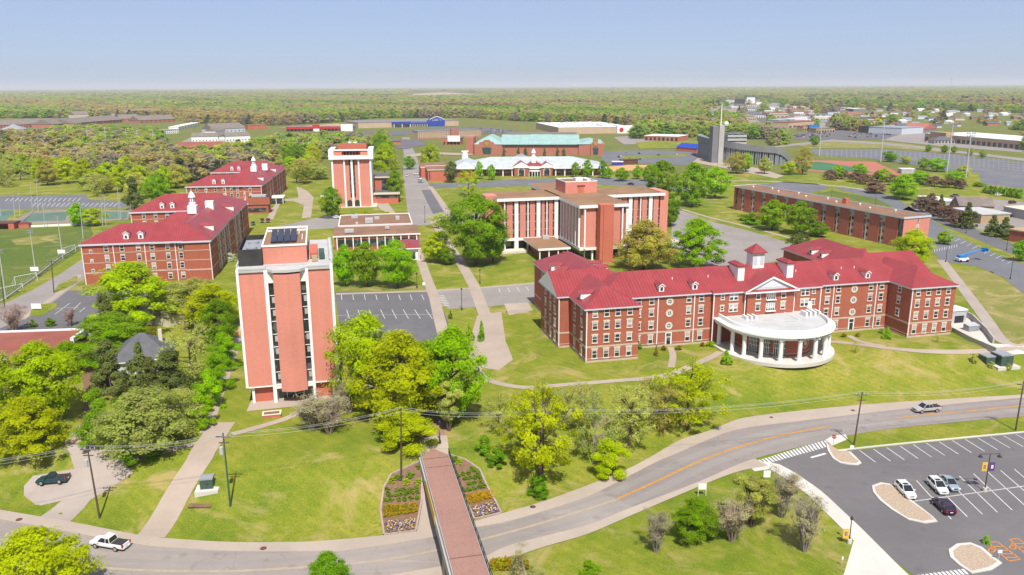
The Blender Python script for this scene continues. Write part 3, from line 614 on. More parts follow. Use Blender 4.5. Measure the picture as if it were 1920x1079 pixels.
for r in range(5):
    for i in range(44):
        x = 1540 + i * 9.2; y = 282.5 + r * 2.6 + (x - 1520) * 0.0005 * r * 9 + max(0, x - 1660) * 0.075
        seg.append(((x, y), (x + 2.5, y + 1.0)))
lines('parking_marking', seg, 0.35, M['line_white'], 'rows of bay lines in the huge dark car park', I, 0.06)
lines('parking_marking', [((1660+i*34, 292+i*5.0), (1930, 318 + i*5)) for i in range(5)], 0.5, M['line_pale'], 'lane lines across the huge dark car park', I, 0.06)
drape('lawn', [(1480,270),(1560,264),(1680,268),(1790,282),(1800,288),(1660,278),(1520,278)], 0.03, M['dry_grass'], 'dry grass bank above the huge car park', None, 'lawn')
drape('parking_lot', [(1650,262),(1700,250),(1740,246),(1900,262),(2000,275),(2000,296),(1900,285),(1780,276),(1690,267)], 0.03, M['asphalt_old'], 'pale car park of the long store', None, 'car park')
drape('road', [(1400,283),(1470,272),(1560,262),(1660,268),(1800,284),(1930,299),(1930,304),(1800,288),(1660,272),(1560,266),(1470,276)], 0.05, M['asphalt_old'], 'road between the lawn and the stores', None, 'road')
drape('parking_lot', [(1450,262),(1500,250),(1560,243),(1640,240),(1700,246),(1660,262),(1560,262)], 0.03, M['asphalt_mid'], 'crowded car park among the far shops', None, 'car park')
drape('highway', [(1405,262),(1440,240),(1425,225),(1395,205),(1380,196),(1350,192),(1352,190),(1388,194),(1412,205),(1445,222),(1462,240),(1440,264)], 0.03, M['asphalt_mid'], 'highway sweeping away to the horizon', None, 'road')
drape('parking_lot', [(1330,200),(1375,196),(1415,222),(1440,240),(1400,245),(1340,222)], 0.02, M['asphalt_old'], 'pale paved strip left of the highway', None, 'car park')
drape('parking_lot', [(1400,192),(1500,194),(1560,215),(1560,245),(1470,240),(1430,215)], 0.02, M['asphalt_old'], 'pale paved strip right of the highway', None, 'car park')
drape('parking_lot', [(690,250),(780,243),(830,240),(900,238),(975,246),(950,252),(860,249),(780,252),(720,256)], 0.03, M['asphalt_mid'], 'car park in front of the blue gabled store', None, 'car park')
drape('parking_lot', [(515,252),(600,250),(700,248),(690,254),(590,256),(520,258)], 0.03, M['asphalt_mid'], 'car park of the red striped shops', None, 'car park')
drape('bare_field', [(520,240),(635,232),(640,236),(640,240)], 0.03, M['straw'], 'bare tan field behind the red striped shops', None, 'field')
drape('bare_field', [(760,177),(830,174),(910,178),(900,183),(780,184)], 0.03, M['straw'], 'tan clearing in the far forest', None, 'field')
drape('road', [(300,285),(330,272),(370,252),(388,244),(395,244),(380,255),(345,274),(325,290)], 0.03, M['asphalt_old'], 'road past the pale apartments', None, 'road')
drape('road', [(760,292),(800,286),(870,288),(930,286),(930,289),(870,292),(800,290),(768,297)], 0.04, M['path'], 'pale road behind the brick annexe', None, 'road')
drape('parking_lot', [(720,262),(790,262),(800,272),(760,280),(720,276)], 0.03, M['asphalt_mid'], 'car park of the dark roofed restaurant', None, 'car park')
drape('parking_lot', [(1150,258),(1200,254),(1250,262),(1250,270),(1170,272)], 0.03, M['asphalt_old'], 'pale car park of the flat roofed bank', None, 'car park')
drape('parking_lot', [(1690,395),(1720,378),(1800,368),(1925,380),(1925,440),(1830,430),(1760,410)], 0.03, M['asphalt_old'], 'grey yard of the maintenance sheds', None, 'yard')
drape('lawn', [(20,362),(70,350),(150,346),(155,362),(60,368)], 0.03, M['grass'], 'grass patch behind the dark car park', None, 'lawn')
drape('lawn', [(1480,372),(1560,358),(1640,372),(1700,400),(1600,395)], 0.035, M['field_turf'], 'grass field behind the long brick dormitory', None, 'lawn')
drape('lawn', [(1190,268),(1260,262),(1330,268),(1320,278),(1200,280)], 0.02, M['grass'], 'lawn behind the flat roofed bank', None, 'lawn')

# ------------------------------------------------------------------ windows
def win_mesh(w, h, style):
    f = MB(); p = MB()
    t = 0.10
    p.box(-w/2, w/2, -0.02, 0.05, 0, h, 0)
    for a in ((-w/2 - t, -w/2, 0, h), (w/2, w/2 + t, 0, h), (-w/2 - t, w/2 + t, h, h + t), (-w/2, w/2, h/2 - .05, h/2 + .05)):
        f.box(a[0], a[1], -0.07, 0.0, a[2], a[3], 0)
    if style == 'hall':
        f.box(-w/2 - .28, w/2 + .28, -0.10, 0.0, h + t, h + t + .32, 1); f.box(-.16, .16, -0.14, -0.101, h + t, h + t + .42, 1)
        f.box(-w/2 - .24, w/2 + .24, -0.16, 0.0, -.26, 0.0, 1)
    elif style == 'plain':
        f.box(-w/2 - .15, w/2 + .15, -0.12, 0.0, -.18, 0.0, 1); f.box(-w/2 - .15, w/2 + .15, -0.09, 0.0, h + t, h + t + .2, 1)
    elif style == 'double':
        f.box(-.12, .12, -0.075, 0.0, 0, h, 0)
        f.box(-w/2 - .28, w/2 + .28, -0.10, 0.0, h + t, h + t + .32, 1); f.box(-w/2 - .24, w/2 + .24, -0.16, 0.0, -.26, 0.0, 1)
    elif style == 'french':
        for q in (-w/4, w/4, 0): f.box(q - .06, q + .06, -0.075, 0.0, 0, h, 0)
        f.box(-w/2 - .2, w/2 + .2, -0.5, 0.0, -.2, 0.0, 0)
    return f.mesh('window', [M['white'], M['cream']]), p.mesh('pane', [M['blinds']])
WM = {}
def window(root, x, y, z, ang, w=1.0, h=1.9, style='hall', name='window'):
    k = (w, h, style)
    if k not in WM: WM[k] = win_mesh(*k)
    a = link(name, WM[k][0], root, (x, y, z), ang); link('pane', WM[k][1], a)
    return a
def round_window(root, x, y, z):
    if 'rw' not in WM:
        f = MB(); n = 20
        for i in range(n):
            a, b = 2*math.pi*i/n, 2*math.pi*(i+1)/n
            for r0, r1, d, m in ((0.62, 0.95, -0.1, 1), (0.5, 0.62, -0.06, 0)):
                q = lambda r, t, yy: (r*math.cos(t), yy, r*math.sin(t))
                f.poly([q(r0,a,d), q(r1,a,d), q(r1,b,d), q(r0,b,d)][::-1], m); f.poly([q(r1,a,d), q(r1,a,0), q(r1,b,0), q(r1,b,d)][::-1], m)
        f.box(-.05, .05, -.05, 0, -.5, .5, 0); f.box(-.5, .5, -.052, 0, -.05, .05, 0)
        p = MB(); p.poly([(0.52*math.cos(2*math.pi*i/n), -0.02, 0.52*math.sin(2*math.pi*i/n)) for i in range(n)])
        WM['rw'] = (f.mesh('round_window', [M['white'], M['cream']]), p.mesh('pane', [M['glass']]))
    a = link('round_window', WM['rw'][0], root, (x, y, z), 0); link('pane', WM['rw'][1], a)
FRONT, RIGHT, BACK, LEFT = 0.0, rad(90), rad(180), rad(-90)
def pipe(root, pts, mat=None, name='downspout'):
    for x, y, z0, z1 in pts:
        mb = MB(); mb.box(x - .11, x + .11, y - .11, y + .11, z0, z1); mb.build(name, mat or M['white'], root)
def dormer(root, x, y, z, ang, w=1.3, h=1.5, run=2.6):
    mb = MB()
    mb.box(-w/2, w/2, 0, run, 0, h, 0)
    g = MB(); o = .22; pk = h + w * .42
    g.poly([(-w/2 - o, -.25, h - .08), (0, -.25, pk + .05), (0, run + 1.2, pk + .05), (-w/2 - o, run + .3, h - .08)]); g.poly([(0, -.25, pk + .05), (w/2 + o, -.25, h - .08), (w/2 + o, run + .3, h - .08), (0, run + 1.2, pk + .05)])
    mb.poly([(-w/2, -.01, h), (w/2, -.01, h), (0, -.01, pk)], 0)
    for sx in (-1, 1): mb.poly([(sx*(w/2+o), -.26, h-.08), (0, -.26, pk+.05), (0, -.26, pk-.2), (sx*(w/2+o), -.26, h-.3)][::sx], 0)
    a = mb.build('dormer', M['white'], root, (x, y, z), ang); g.build('dormer_roof', M['roof_red'], a)
    p = MB(); p.box(-.32, .32, -.05, .0, .25, 1.15); p.build('pane', M['glass'], a)
    return a

# ------------------------------------------------------------------ the red roofed hall (H plan)
HA = rad(13)
hall = thing('residence_hall', 'large brick hall with red metal roof and round white columned porch', 'residence hall', (16.8, 174.0, 0), HA)
EV, SL = 13.0, 0.53
mb = MB()
hb = M['hall_brick']
blocks = [(0,12.9,0,12.05), (-3.0,13.4,12,28), (1.2,16.6,27.95,51), (12.85,84.75,7,23), (84.6,97.5,-1.3,12.05), (84.2,100.6,12,28), (81.0,96.4,27.95,51)]
for b in blocks: mb.box(b[0], b[1], b[2], b[3], 0.45, EV - .05, 0)
for b in blocks: mb.box(b[0] - .06, b[1] + .06, b[2] - .06, b[3] + .06, -0.6, 0.45, 1)
for b in blocks: mb.box(b[0] - .05, b[1] + .05, b[2] - .05, b[3] + .05, 3.55, 3.95, 1); 
for b in blocks: mb.box(b[0] - .05, b[1] + .05, b[2] - .05, b[3] + .05, 0.85, 1.0, 1)
mb.box(34.8, 63.7, 6.0, 8, 0.2, EV - .05, 0); mb.box(43.3, 56.0, 5.2, 7, 0.2, EV - .05, 0)
mb.build('wall', [hb, M['stone_band']], hall)
rf = MB(); rr = M['roof_red']
for b, k in zip(blocks, range(7)):
    kw = {}
    if k in (0, 4): rf.hip(b[0], b[1], b[2], b[3] + 12, EV, SL, .55, 0, 1)
    elif k in (1, 5): rf.hip(b[0], b[1] + (6 if k == 1 else 0), b[2], b[3], EV, SL, .55, 0, 1, gx0=(k == 1), gx1=(k == 5), gm=2) if k == 1 else rf.hip(b[0] - 6, b[1], b[2], b[3], EV, SL, .55, 0, 1, gx1=True, gm=2)
    elif k in (2, 6): rf.hip(b[0], b[1], b[2] - 12, b[3], EV, SL, .55, 0, 1)
    else: rf.hip(b[0] - 7, b[1] + 7, b[2], b[3], EV, SL, .55, 0, 1)
rf.build('roof', [rr, M['pale_fascia'], M['white']], hall)
# centre pediment
pd = MB(); pk = EV + 3.55
pd.poly([(42.3, 4.6, EV), (49.65, 4.6, pk), (49.65, 12.5, pk), (42.3, 6.0, EV)][::-1], 0); pd.poly([(57.0, 4.6, EV), (57.0, 6.0, EV), (49.65, 12.5, pk), (49.65, 4.6, pk)][::-1], 0)
pd.poly([(43.2, 5.0, EV), (56.1, 5.0, EV), (49.65, 5.0, pk - .4)], 1)
pd.poly([(46.6, 4.95, EV + .9), (52.7, 4.95, EV + .9), (49.65, 4.95, pk - .9)], 2)
for s in (-1, 1):
    pd.poly([(49.65 + s*7.5, 4.55, EV - .02), (49.65, 4.55, pk + .05), (49.65, 4.55, pk - .45), (49.65 + s*6.6, 4.55, EV - .02)][::s], 2)
    pd.poly([(49.65 + s*6.6, 4.55, EV - .02), (49.65, 4.55, pk - .45), (49.65, 5.0, pk - .45), (49.65 + s*6.6, 5.0, EV - .02)][::-s], 2)
pd.poly([(42.6, 4.3, EV - .02), (56.7, 4.3, EV - .02), (56.7, 5.0, EV + .35), (42.6, 5.0, EV + .35)], 0)
pd.box(42.3, 57.0, 4.25, 5.3, EV - .4, EV - .03, 2); pd.box(34.3, 64.2, 5.5, 7.3, EV - .36, EV - .006, 3)
pd.poly([(34.3, 5.5, EV), (64.2, 5.5, EV), (64.2, 7.0, EV + .6), (34.3, 7.0, EV + .6)], 0)
pd.build('pediment', [rr, M['pale_fascia'], M['white'], M['pale_fascia']], hall)
# chimneys and cupola
def chim(x):
    c = MB(); c.box(x - .9, x + .9, 9.6, 14.2, 14, 18.6, 0); a = c.build('chimney', M['white'], hall)
    k = MB(); k.hip(x - .9, x + .9, 9.6, 14.2, 18.6, .55, .3, 0, 0, .3); k.build('chimney_cap', rr, a)
chim(43.6); chim(57.2)
c = MB(); c.box(48.8, 52.0, 13.4, 16.6, 15, 20.8, 0); cu = c.build('cupola', M['white'], hall)
c = MB(); c.hip(48.8, 52.0, 13.4, 16.6, 20.8, 0.95, .6, 0, 0, .15); c.build('cupola_roof', rr, cu)
c = MB()
for s in (-.95, .95): c.box(50.4 + s - .5, 50.4 + s + .5, 13.34, 13.399, 17.6, 20.2)
c.build('louvre', M['pale_fascia'], cu)
ZS = (1.05, 4.8, 8.0, 10.95)
for z, h in zip(ZS, (1.95, 1.6, 1.6, 1.6)):
    for x in (2.2, 5.0, 7.7, 10.6): window(hall, x, 0, z, FRONT, 1.05, h)
    for x in (86.5, 89.5, 92.4, 95.3): window(hall, x, -1.3, z, FRONT, 1.05, h)
    for x in (15.6, 18.9, 28.6, 31.9, 66.7, 69.8, 79.2, 82.4): window(hall, x, 7, z, FRONT, 1.05, h)
    for y in (3.2, 8.4, 15.2, 19.0, 23.5, 33.5, 42): window(hall, 0 if y < 12 else (-3.0 if y < 28 else 1.2), y, z, LEFT, 1.05, h)
    if z > 2: window(hall, 84.6, 3.0, z, LEFT, 1.05, h)
for x in (23.6, 74.4):
    for z in (5.2, 8.4, 11.3): round_window(hall, x, 7, z)
for z in (8.1, 10.95):
    for x in (40.0, 59.6): window(hall, x, 6.0, z, FRONT, 2.1, 1.6, 'double', 'double_window')
    for x in (37.0, 62.0): window(hall, x, 6.0, z + .35, FRONT, .75, 1.0, 'hall', 'small_window')
    for x in (46.2, 53.1): window(hall, x, 5.2, z, FRONT, 1.05, 1.6, 'hall', 'gable_window')
    window(hall, 49.65, 5.2, z - .3, FRONT, 2.3, 2.0, 'french', 'french_window')
for x in (23.6, 74.4):
    d = MB(); d.box(x - .85, x + .85, 6.9, 6.99, 0.5, 3.5, 0); dd = d.build('door', M['white'], hall); d = MB(); d.box(x - .5, x + .5, 6.85, 6.899, 0.55, 2.3, 0); d.box(x - .6, x + .6, 6.86, 6.899, 2.5, 3.3, 0); d.build('pane', M['glass'], dd)
d = MB(); d.box(60.6, 61.8, 5.9, 5.99, 6.8, 9.2); d.build('roof_door', M['white'], hall)
pipe(hall, [(0.15, -.15, .5, EV-.3), (12.95, 6.7, .5, EV-.3), (20.5, 6.85, .5, EV-.3), (30.0, 6.85, .5, EV-.3), (34.6, 5.8, .5, EV-.3), (42.9, 5.6, 6.8, EV-.3), (56.4, 5.6, 6.8, EV-.3), (63.9, 5.8, .5, EV-.3), (68.3, 6.85, .5, EV-.3), (80.8, 6.85, .5, EV-.3), (84.75, -1.4, .5, EV-.3), (-2.9, 11.85, .5, EV-.3)])
for x in (21.6, 30.3, 69.2, 78.4): dormer(hall, x, 7.6, EV + .75, FRONT)
for y in (6.0, 31.0, 36.0): dormer(hall, 0.4 if y < 12 else 1.8, y, EV + .8, LEFT)
for y in (33.0, 38.0): dormer(hall, 81.6, y, EV + .8, LEFT)
dormer(hall, 96.0, 33.0, EV + .8, RIGHT); dormer(hall, 16.0, 36.0, EV + .8, RIGHT); dormer(hall, 16.0, 31.0, EV + .8, RIGHT)
vent = MB()
for x in (26, 35.6, 60, 73.2, 77): vent.tube((x, 11.5, 15), (x, 11.5, 16.2), .12)
vent.build('vent_pipe', M['white'], hall)
# porch
PC = (48.4, 0.5)
def arc(r, a0=185, a1=355, n=36): return [(PC[0] + r * math.cos(rad(a0 + (a1 - a0) * i / n)), PC[1] + r * math.sin(rad(a0 + (a1 - a0) * i / n))) for i in range(n + 1)]
def dpoly(r): a = arc(r, 180, 360); return [(PC[0] - r, 5.95)] + a + [(PC[0] + r, 5.95)]
porch = MB(); porch.prism(dpoly(14.0), -0.5, 0.32, 0); porch.build('porch_floor', M['concrete_new'], hall)
def ring(mb, r0, r1, z0, z1, m=0):
    A, B = dpoly(r0), dpoly(r1)
    for i in range(len(A) - 1):
        a, b, c, d = A[i], A[i+1], B[i+1], B[i]
        mb.poly([(*d, z0), (*c, z0), (*c, z1), (*d, z1)], m); mb.poly([(*b, z0), (*a, z0), (*a, z1), (*b, z1)], m)
        mb.poly([(*d, z1), (*c, z1), (*b, z1), (*a, z1)], m); mb.poly([(*a, z0), (*b, z0), (*c, z0), (*d, z0)], m)
e = MB(); ring(e, 11.6, 13.2, 5.7, 6.35); ring(e, 11.5, 13.7, 6.35, 6.75); ring(e, 11.9, 12.3, 6.75, 7.7); e.build('entablature', M['white'], hall)
r_ = MB(); r_.prism(dpoly(11.9), 6.5, 6.9, 0); pr = r_.build('porch_roof', M['white_bright'], hall)
mk = MB()
for x0, y0, s in ((46.5, 0.5, 1), (51, -2, 1.3), (50.5, -6, .8)):
    mk.prism([(x0 + s*1.6*math.cos(t), y0 + s*.35*math.sin(t)) for t in np.linspace(0, 6.28, 9)[:-1]], 6.9, 6.906)
mk.build('stain', M['pale_concrete'], pr)
st = MB()
for x in (41.2, 42.4, 43.6): st.box(x, x + .5, 1.4, 3.6, 6.9, 7.8)
for x in (57.8, 59.0, 60.2, 61.4): st.box(x - 1.2, x - .7, .4, 2.8, 6.9, 8.1)
st.box(53.6, 53.8, -1.5, 5.8, 6.9, 7.1); st.build('roof_vent', M['white'], hall)
ww = MB(); ring(ww, 8.2, 8.6, .3, 5.7, 0); ring(ww, 8.15, 8.66, 4.3, 4.6, 1); ring(ww, 8.15, 8.66, 1.0, 1.15, 1); ww.build('porch_wall', [M['hall_brick'], M['stone_band']], hall)
for am in (207, 226, 248):
    g = MB(); fr = MB(); hw = 8.0 if am < 240 else 9.0
    for i in range(6):
        a0, a1 = rad(am - hw + i*hw/3), rad(am - hw + (i+1)*hw/3); q = lambda r, a: (PC[0] + r*math.cos(a), PC[1] + r*math.sin(a))
        g.poly([(*q(8.7, a0), .35), (*q(8.7, a1), .35), (*q(8.7, a1), 5.5), (*q(8.7, a0), 5.5)])
        fr.prism([q(8.68, a0 - .005), q(8.68, a0 + .005), q(8.8, a0 + .005), q(8.8, a0 - .005)], .35, 5.5)
        for z in (.4, 2.4, 3.5, 4.5, 5.4): fr.prism([q(8.7, a0), q(8.7, a1), q(8.78, a1), q(8.78, a0)], z - .05, z + .05)
    gw = g.build('porch_window', M['green_glass'], hall); fr.build('mullion', M['white'], gw)
em = MB(); a0 = rad(293)
for rr_, d, m in ((1.25, 8.70, 0), (1.05, 8.73, 1), (0.5, 8.76, 0)):
    c = Vector((PC[0] + d*math.cos(a0), PC[1] + d*math.sin(a0), 3.1)); tx = Vector((-math.sin(a0), math.cos(a0), 0))
    em.poly([c + tx * rr_ * math.cos(t) + Vector((0, 0, rr_ * math.sin(t))) for t in np.linspace(0, 2*math.pi, 21)[:-1]], m)
em.build('emblem', [M['cream'], M['hall_brick']], hall)
cmesh = None
for a in (170, 190, 207, 226, 246, 266, 286, 305, 322, 338, 352):
    if a == 170: c = (PC[0] - 12.45, 4.6)
    else: c = (PC[0] + 12.45*math.cos(rad(a)), PC[1] + 12.45*math.sin(rad(a)))
    if cmesh is None:
        m_ = MB(); m_.lathe([(.62, .3), (.62, .55), (.5, .6), (.47, 5.3), (.6, 5.45), (.6, 5.5)], n=14); m_.box(-.68, .68, -.68, .68, 5.48, 5.72); m_.box(-.75, .75, -.75, .75, .3, .42); cmesh = m_.mesh('column', [M['white']])
    link('column', cmesh, hall, (c[0], c[1], 0), 0)
link('column', cmesh, hall, (PC[0] + 12.45, 4.6, 0), 0)
fr = MB()
rl = dpoly(13.55)
for i in range(0, len(rl) - 1): fr.tube((*rl[i], 7.25), (*rl[i+1], 7.25), .03, n=4)
for i in range(0, len(rl), 3): fr.tube((*rl[i], 6.7), (*rl[i], 7.28), .03, n=4)
fr.build('roof_rail', M['galv'], hall)
# lettering on the entablature
FONT = {'A':'010101111101101','B':'110101110101110','C':'011100100100011','E':'111100110100111','F':'111100110100100','G':'011100101101011','H':'101101111101101','I':'111010010010111','L':'100100100100111','N':'101111111101101','O':'010101101101010','P':'110101110100100','R':'110101110101101','S':'011100010001110','T':'111010010010010','U':'101101101101111','V':'101101101101010','W':'101101101111101','Y':'101101010010010',"'":'010010000000000',' ':'0'*15,'D':'110101101101110','K':'101101110101101','M':'101111111101101','J':'001001001101010'}
def text_strokes(txt):
    out = []
    for k, ch in enumerate(txt):
        g = FONT.get(ch, FONT[' '])
        for i, b in enumerate(g):
            if b == '1': out.append((k * 4 + i % 3, 4 - i // 3))
    return out, len(txt) * 4 - 1
tx = MB(); pts, n = text_strokes('HOLLIS C FRANKLIN'); cell = 0.115
for cx, cz in pts:
    a = rad(286) + (cx - n/2) * cell * 1.5 / 13.23; b = a + cell * 1.25 / 13.23
    q = lambda t: (PC[0] + 13.23*math.cos(t), PC[1] + 13.23*math.sin(t))
    z = 5.75 + cz * cell * .95
    tx.poly([(*q(a), z), (*q(b), z), (*q(b), z + cell), (*q(a), z + cell)])
tx.build('lettering', M['dark_metal'], hall)
# service court at right end of the hall
sc = thing('retaining_wall', 'grey concrete retaining walls of the service court right of the hall', 'retaining wall', (0, 0, 0))
q = [G(x, y) for x, y in [(1782,602),(1800,590),(1822,600),(1850,628),(1862,645)]]
s_ = MB()
for a, b in zip(q[:-1], q[1:]):
    d = (b - a)[:2]; u = d / np.linalg.norm(d); c = (a + b)[:2] / 2; s_.obox(c, u, np.linalg.norm(d)/2 + .1, .18, -.2, 1.6)
q2 = [G(x, y) for x, y in [(1786,622),(1820,640),(1842,650),(1866,668)]]
for a, b in zip(q2[:-1], q2[1:]):
    d = (b - a)[:2]; u = d / np.linalg.norm(d); c = (a + b)[:2] / 2; s_.obox(c, u, np.linalg.norm(d)/2 + .1, .18, -.2, 1.1)
s_.build('wall', M['pale_concrete'], sc)
drape('pavement', [(1782,602),(1800,590),(1822,600),(1850,628),(1862,645),(1925,650),(1925,664),(1866,668),(1842,650),(1820,640),(1786,622)], 0.06, M['concrete_new'], 'concrete floor of the service court', None, 'pavement')
g = G(1797,606); du = thing('plant_room', 'small grey service box building with dark door by the hall', 'outbuilding', g, HA)
d = MB(); d.box(-2.2, 2.2, 0, 4, 0, 3.4); d.build('wall', M['galv'], du); d = MB(); d.box(-1.4, 1.4, -.08, -.01, 0, 2.0); d.build('door', M['dark_metal'], du); d = MB(); d.box(-2.4, 2.4, -.2, 4.2, 3.4, 3.7); d.build('roof', M['white'], du)
g = G(1826,622); du = thing('dumpster', 'grey metal dumpster in the service court', 'dumpster', g, HA)
d = MB(); d.box(-1.6, 1.6, 0, 2, .2, 1.5); d.build('bin', M['grey_metal'], du); d = MB(); d.poly([(-1.7, -.1, 1.5), (1.7, -.1, 1.5), (1.7, 2.1, 1.9), (-1.7, 2.1, 1.9)]); d.box(-1.7, 1.7, 1.2, 2.1, 1.5, 1.6); d.build('lid', M['galv'], du)
# ------------------------------------------------------------------ tall coral tower in the foreground
TA = rad(13.5)
tw = thing('campus_tower', 'tall coral brick tower with white piers standing nearest at left', 'tower building', (-53.4, 150.0, 0), TA)
TH, TB = 28.1, 3.7
Wd, Dp = 18.3, 27.0
mb = MB()
mb.box(0.5, 5.15, 0, Dp, TB, TH - .9, 0); mb.box(13.55, 17.75, 0, Dp, TB, TH - .9, 0)
mb.box(0.45, Wd - .5, 1.6, Dp, TB + .01, TH - .95, 0)
mb.prism([(6.9, 1.0), (6.9, -1.5), (9.4, -2.2), (11.95, -1.5), (11.95, 1.0)], 2.7, TH - 1.3, 0)
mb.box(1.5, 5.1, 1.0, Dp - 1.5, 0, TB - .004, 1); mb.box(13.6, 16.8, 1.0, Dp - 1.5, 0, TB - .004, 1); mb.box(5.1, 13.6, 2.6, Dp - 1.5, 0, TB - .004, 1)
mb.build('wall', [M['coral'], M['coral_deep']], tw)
mb = MB()
for x0, x1 in ((0, .5), (17.75, 18.3)): mb.box(x0, x1, -.35, Dp + .2, TB - .05, TH - .3)
for x0, x1 in ((5.15, 5.85), (13.0, 13.55)): mb.box(x0, x1, -.35, 1.5, 0, TH - .6)
mb.box(1.0, 1.5, .5, 1.2, 0, TB); mb.box(16.8, 17.3, .5, 1.2, 0, TB)
mb.box(5.85, 6.9, -.1, 1.2, TH - 3.2, TH - .6); mb.box(11.95, 13.0, -.1, 1.2, TH - 3.2, TH - .6)
mb.box(5.85, 6.9, -.1, 1.2, 2.9, 3.6); mb.box(11.95, 13.0, -.1, 1.2, 2.9, 3.6)
mb.box(.5, 17.75, -.1, Dp, TB - .25, TB - .006)
mb.build('pier', M['white'], tw)
mb = MB()
mb.box(-.05, Wd + .05, 1.6, Dp + .1, TH - .9, TH, 0)
mb.prism([(.35, -.3), (5.85, -.3), (6.8, -1.5), (9.4, -2.1), (12.0, -1.5), (13.0, -.3), (17.95, -.3), (17.95, 1.6), (.35, 1.6)], TH - .88, TH - .35, 0)
mb.box(.35, 5.5, -.34, 1.6, TH - .35, TH - .1, 0); mb.box(13.3, 17.95, -.34, 1.6, TH - .35, TH - .1, 0)
mb.box(-.05, .3, 1.6, Dp + .1, TH, TH + .35, 0); mb.box(17.98, 18.35, 1.6, Dp + .1, TH, TH + .35, 0)
tr = mb.build('roof', M['white_bright'], tw)
mb = MB()
for y in np.arange(4, Dp, 2.3): mb.lathe([(0, TH + .9), (.35, TH + .8), (.5, TH + .35), (.5, TH + .3)], (18.15, y), 10)
mb.build('roof_fan', M['galv'], tw)
FH = (TH - 3.2 - 3.6) / 8
for x in (6.375, 12.475):
    for k in range(8):
        z0 = 3.6 + k * FH
        g = MB(); g.box(x - .52, x + .52, .55, .7, z0 + .06, z0 + FH - .06)
        if (k * 7 + int(x)) % 3 != 1: g.box(x - .1, x + .48, .50, .545, z0 + FH*.42, z0 + FH*.86, 1)
        a = g.build('window', [M['glass'], M['pale_concrete']], tw)
        f = MB(); f.box(x - .54, x + .54, .38, .6, z0 - .05, z0 + .05); f.build('window_bar', M['white'], a)
en = MB(); en.box(5.9, 13.0, 1.9, 2.59, .1, 2.8); ea = en.build('entrance_glass', M['green_glass'], tw)
en = MB()
for x in (6.0, 7.7, 9.4, 11.1, 12.8): en.box(x - .06, x + .06, 1.8, 1.895, .1, 2.9)
en.box(5.9, 13, 1.8, 1.89, 2.0, 2.1); en.build('mullion', M['white'], ea)
ph = MB(); ph.box(5.1, 13.5, 2.6, 24, TH, TH + 3.5, 0, 1); pa = ph.build('penthouse', [M['coral'], M['roof_brown']], tw)
ph = MB()
for a in ((4.95, 13.65, 2.45, 2.75), (4.95, 13.65, 23.85, 24.15), (4.95, 5.25, 2.75, 23.85), (13.35, 13.65, 2.75, 23.85), (5.25, 13.35, 20.0, 20.2)): ph.box(*a, TH + 3.5, TH + 3.85)
ph.build('parapet', M['white'], pa)
for k in range(4):
    s = MB(); x0 = 6.55 + k * 1.28; s.poly([(x0, 6.0, TH + 3.9), (x0 + 1.16, 6.0, TH + 3.9), (x0 + 1.16, 14.5, TH + 5.0), (x0, 14.5, TH + 5.0)]); s.poly([(x0, 6.0, TH + 3.8), (x0, 14.5, TH + 4.9), (x0 + 1.16, 14.5, TH + 4.9), (x0 + 1.16, 6.0, TH + 3.8)])
    s.box(x0, x0 + 1.16, 5.95, 6.02, TH + 3.5, TH + 3.95); s.box(x0, x0 + .1, 14.3, 14.5, TH + 3.5, TH + 4.9); s.build('solar_panel', M['solar'], tw)
s = MB(); s.tube((11.9, 16, TH + 3.5), (11.9, 16, TH + 5), .12); s.tube((11.9, 16, TH + 5), (12.4, 16, TH + 5.2), .12); s.tube((12.6, 9, TH + 3.6), (12.6, 15, TH + 3.6), .1); s.build('vent_pipe', M['white'], tw)
s = MB()
for a in ((.5, 5.0, 1.75, 1.95), (.5, .7, 1.95, 18), (.5, 5.0, 18, 18.2), (4.85, 5.0, 1.95, 18)): s.box(*a, TH, TH + 3.3)
s.build('roof_screen', M['dark_mesh'], tw)
s = MB(); s.box(1.2, 4.4, 3.4, 16, TH + .4, TH + 2.4); s.build('cooling_unit', M['galv'], tw)
s = MB(); s.box(1.0, 4.6, 3.2, 16.2, TH + 2.4, TH + 2.6); s.tube((2.8, 6, TH + 2.6), (2.8, 6, TH + 3.0), 1.1, n=14); s.tube((2.8, 12, TH + 2.6), (2.8, 12, TH + 3.0), 1.1, n=14); s.build('fan_housing', M['grey_metal'], tw)
s = MB(); s.box(14.0, 15.6, 5.5, 15, TH + .3, TH + 1.3); s.build('roof_duct', M['coral_deep'], tw)
s = MB(); s.box(15.8, 16.9, 4.5, 9, TH + .2, TH + 1.5); s.build('roof_unit', M['green_box'], tw)
s = MB(); s.box(14.4, 15.5, 2.6, 3.6, TH + .1, TH + 1.2); s.build('roof_crate', M['straw'], tw)
g = G(510, 780); pl = thing('brick_planter', 'low square brick planter with pale rim on the tower lawn', 'planter', g, TA)
s = MB(); s.box(-1.7, 1.7, -1.0, 1.0, -.5, .55, 0); s.build('wall', M['coral_deep'], pl); s = MB()
for a in ((-1.8, 1.8, -1.1, -.75), (-1.8, 1.8, .75, 1.1), (-1.8, -1.45, -.75, .75), (1.45, 1.8, -.75, .75)): s.box(*a, .55, .68)
s.build('rim', M['cream'], pl); s = MB(); s.box(-1.45, 1.45, -.75, .75, .5, .57); s.build('soil', M['soil'], pl)

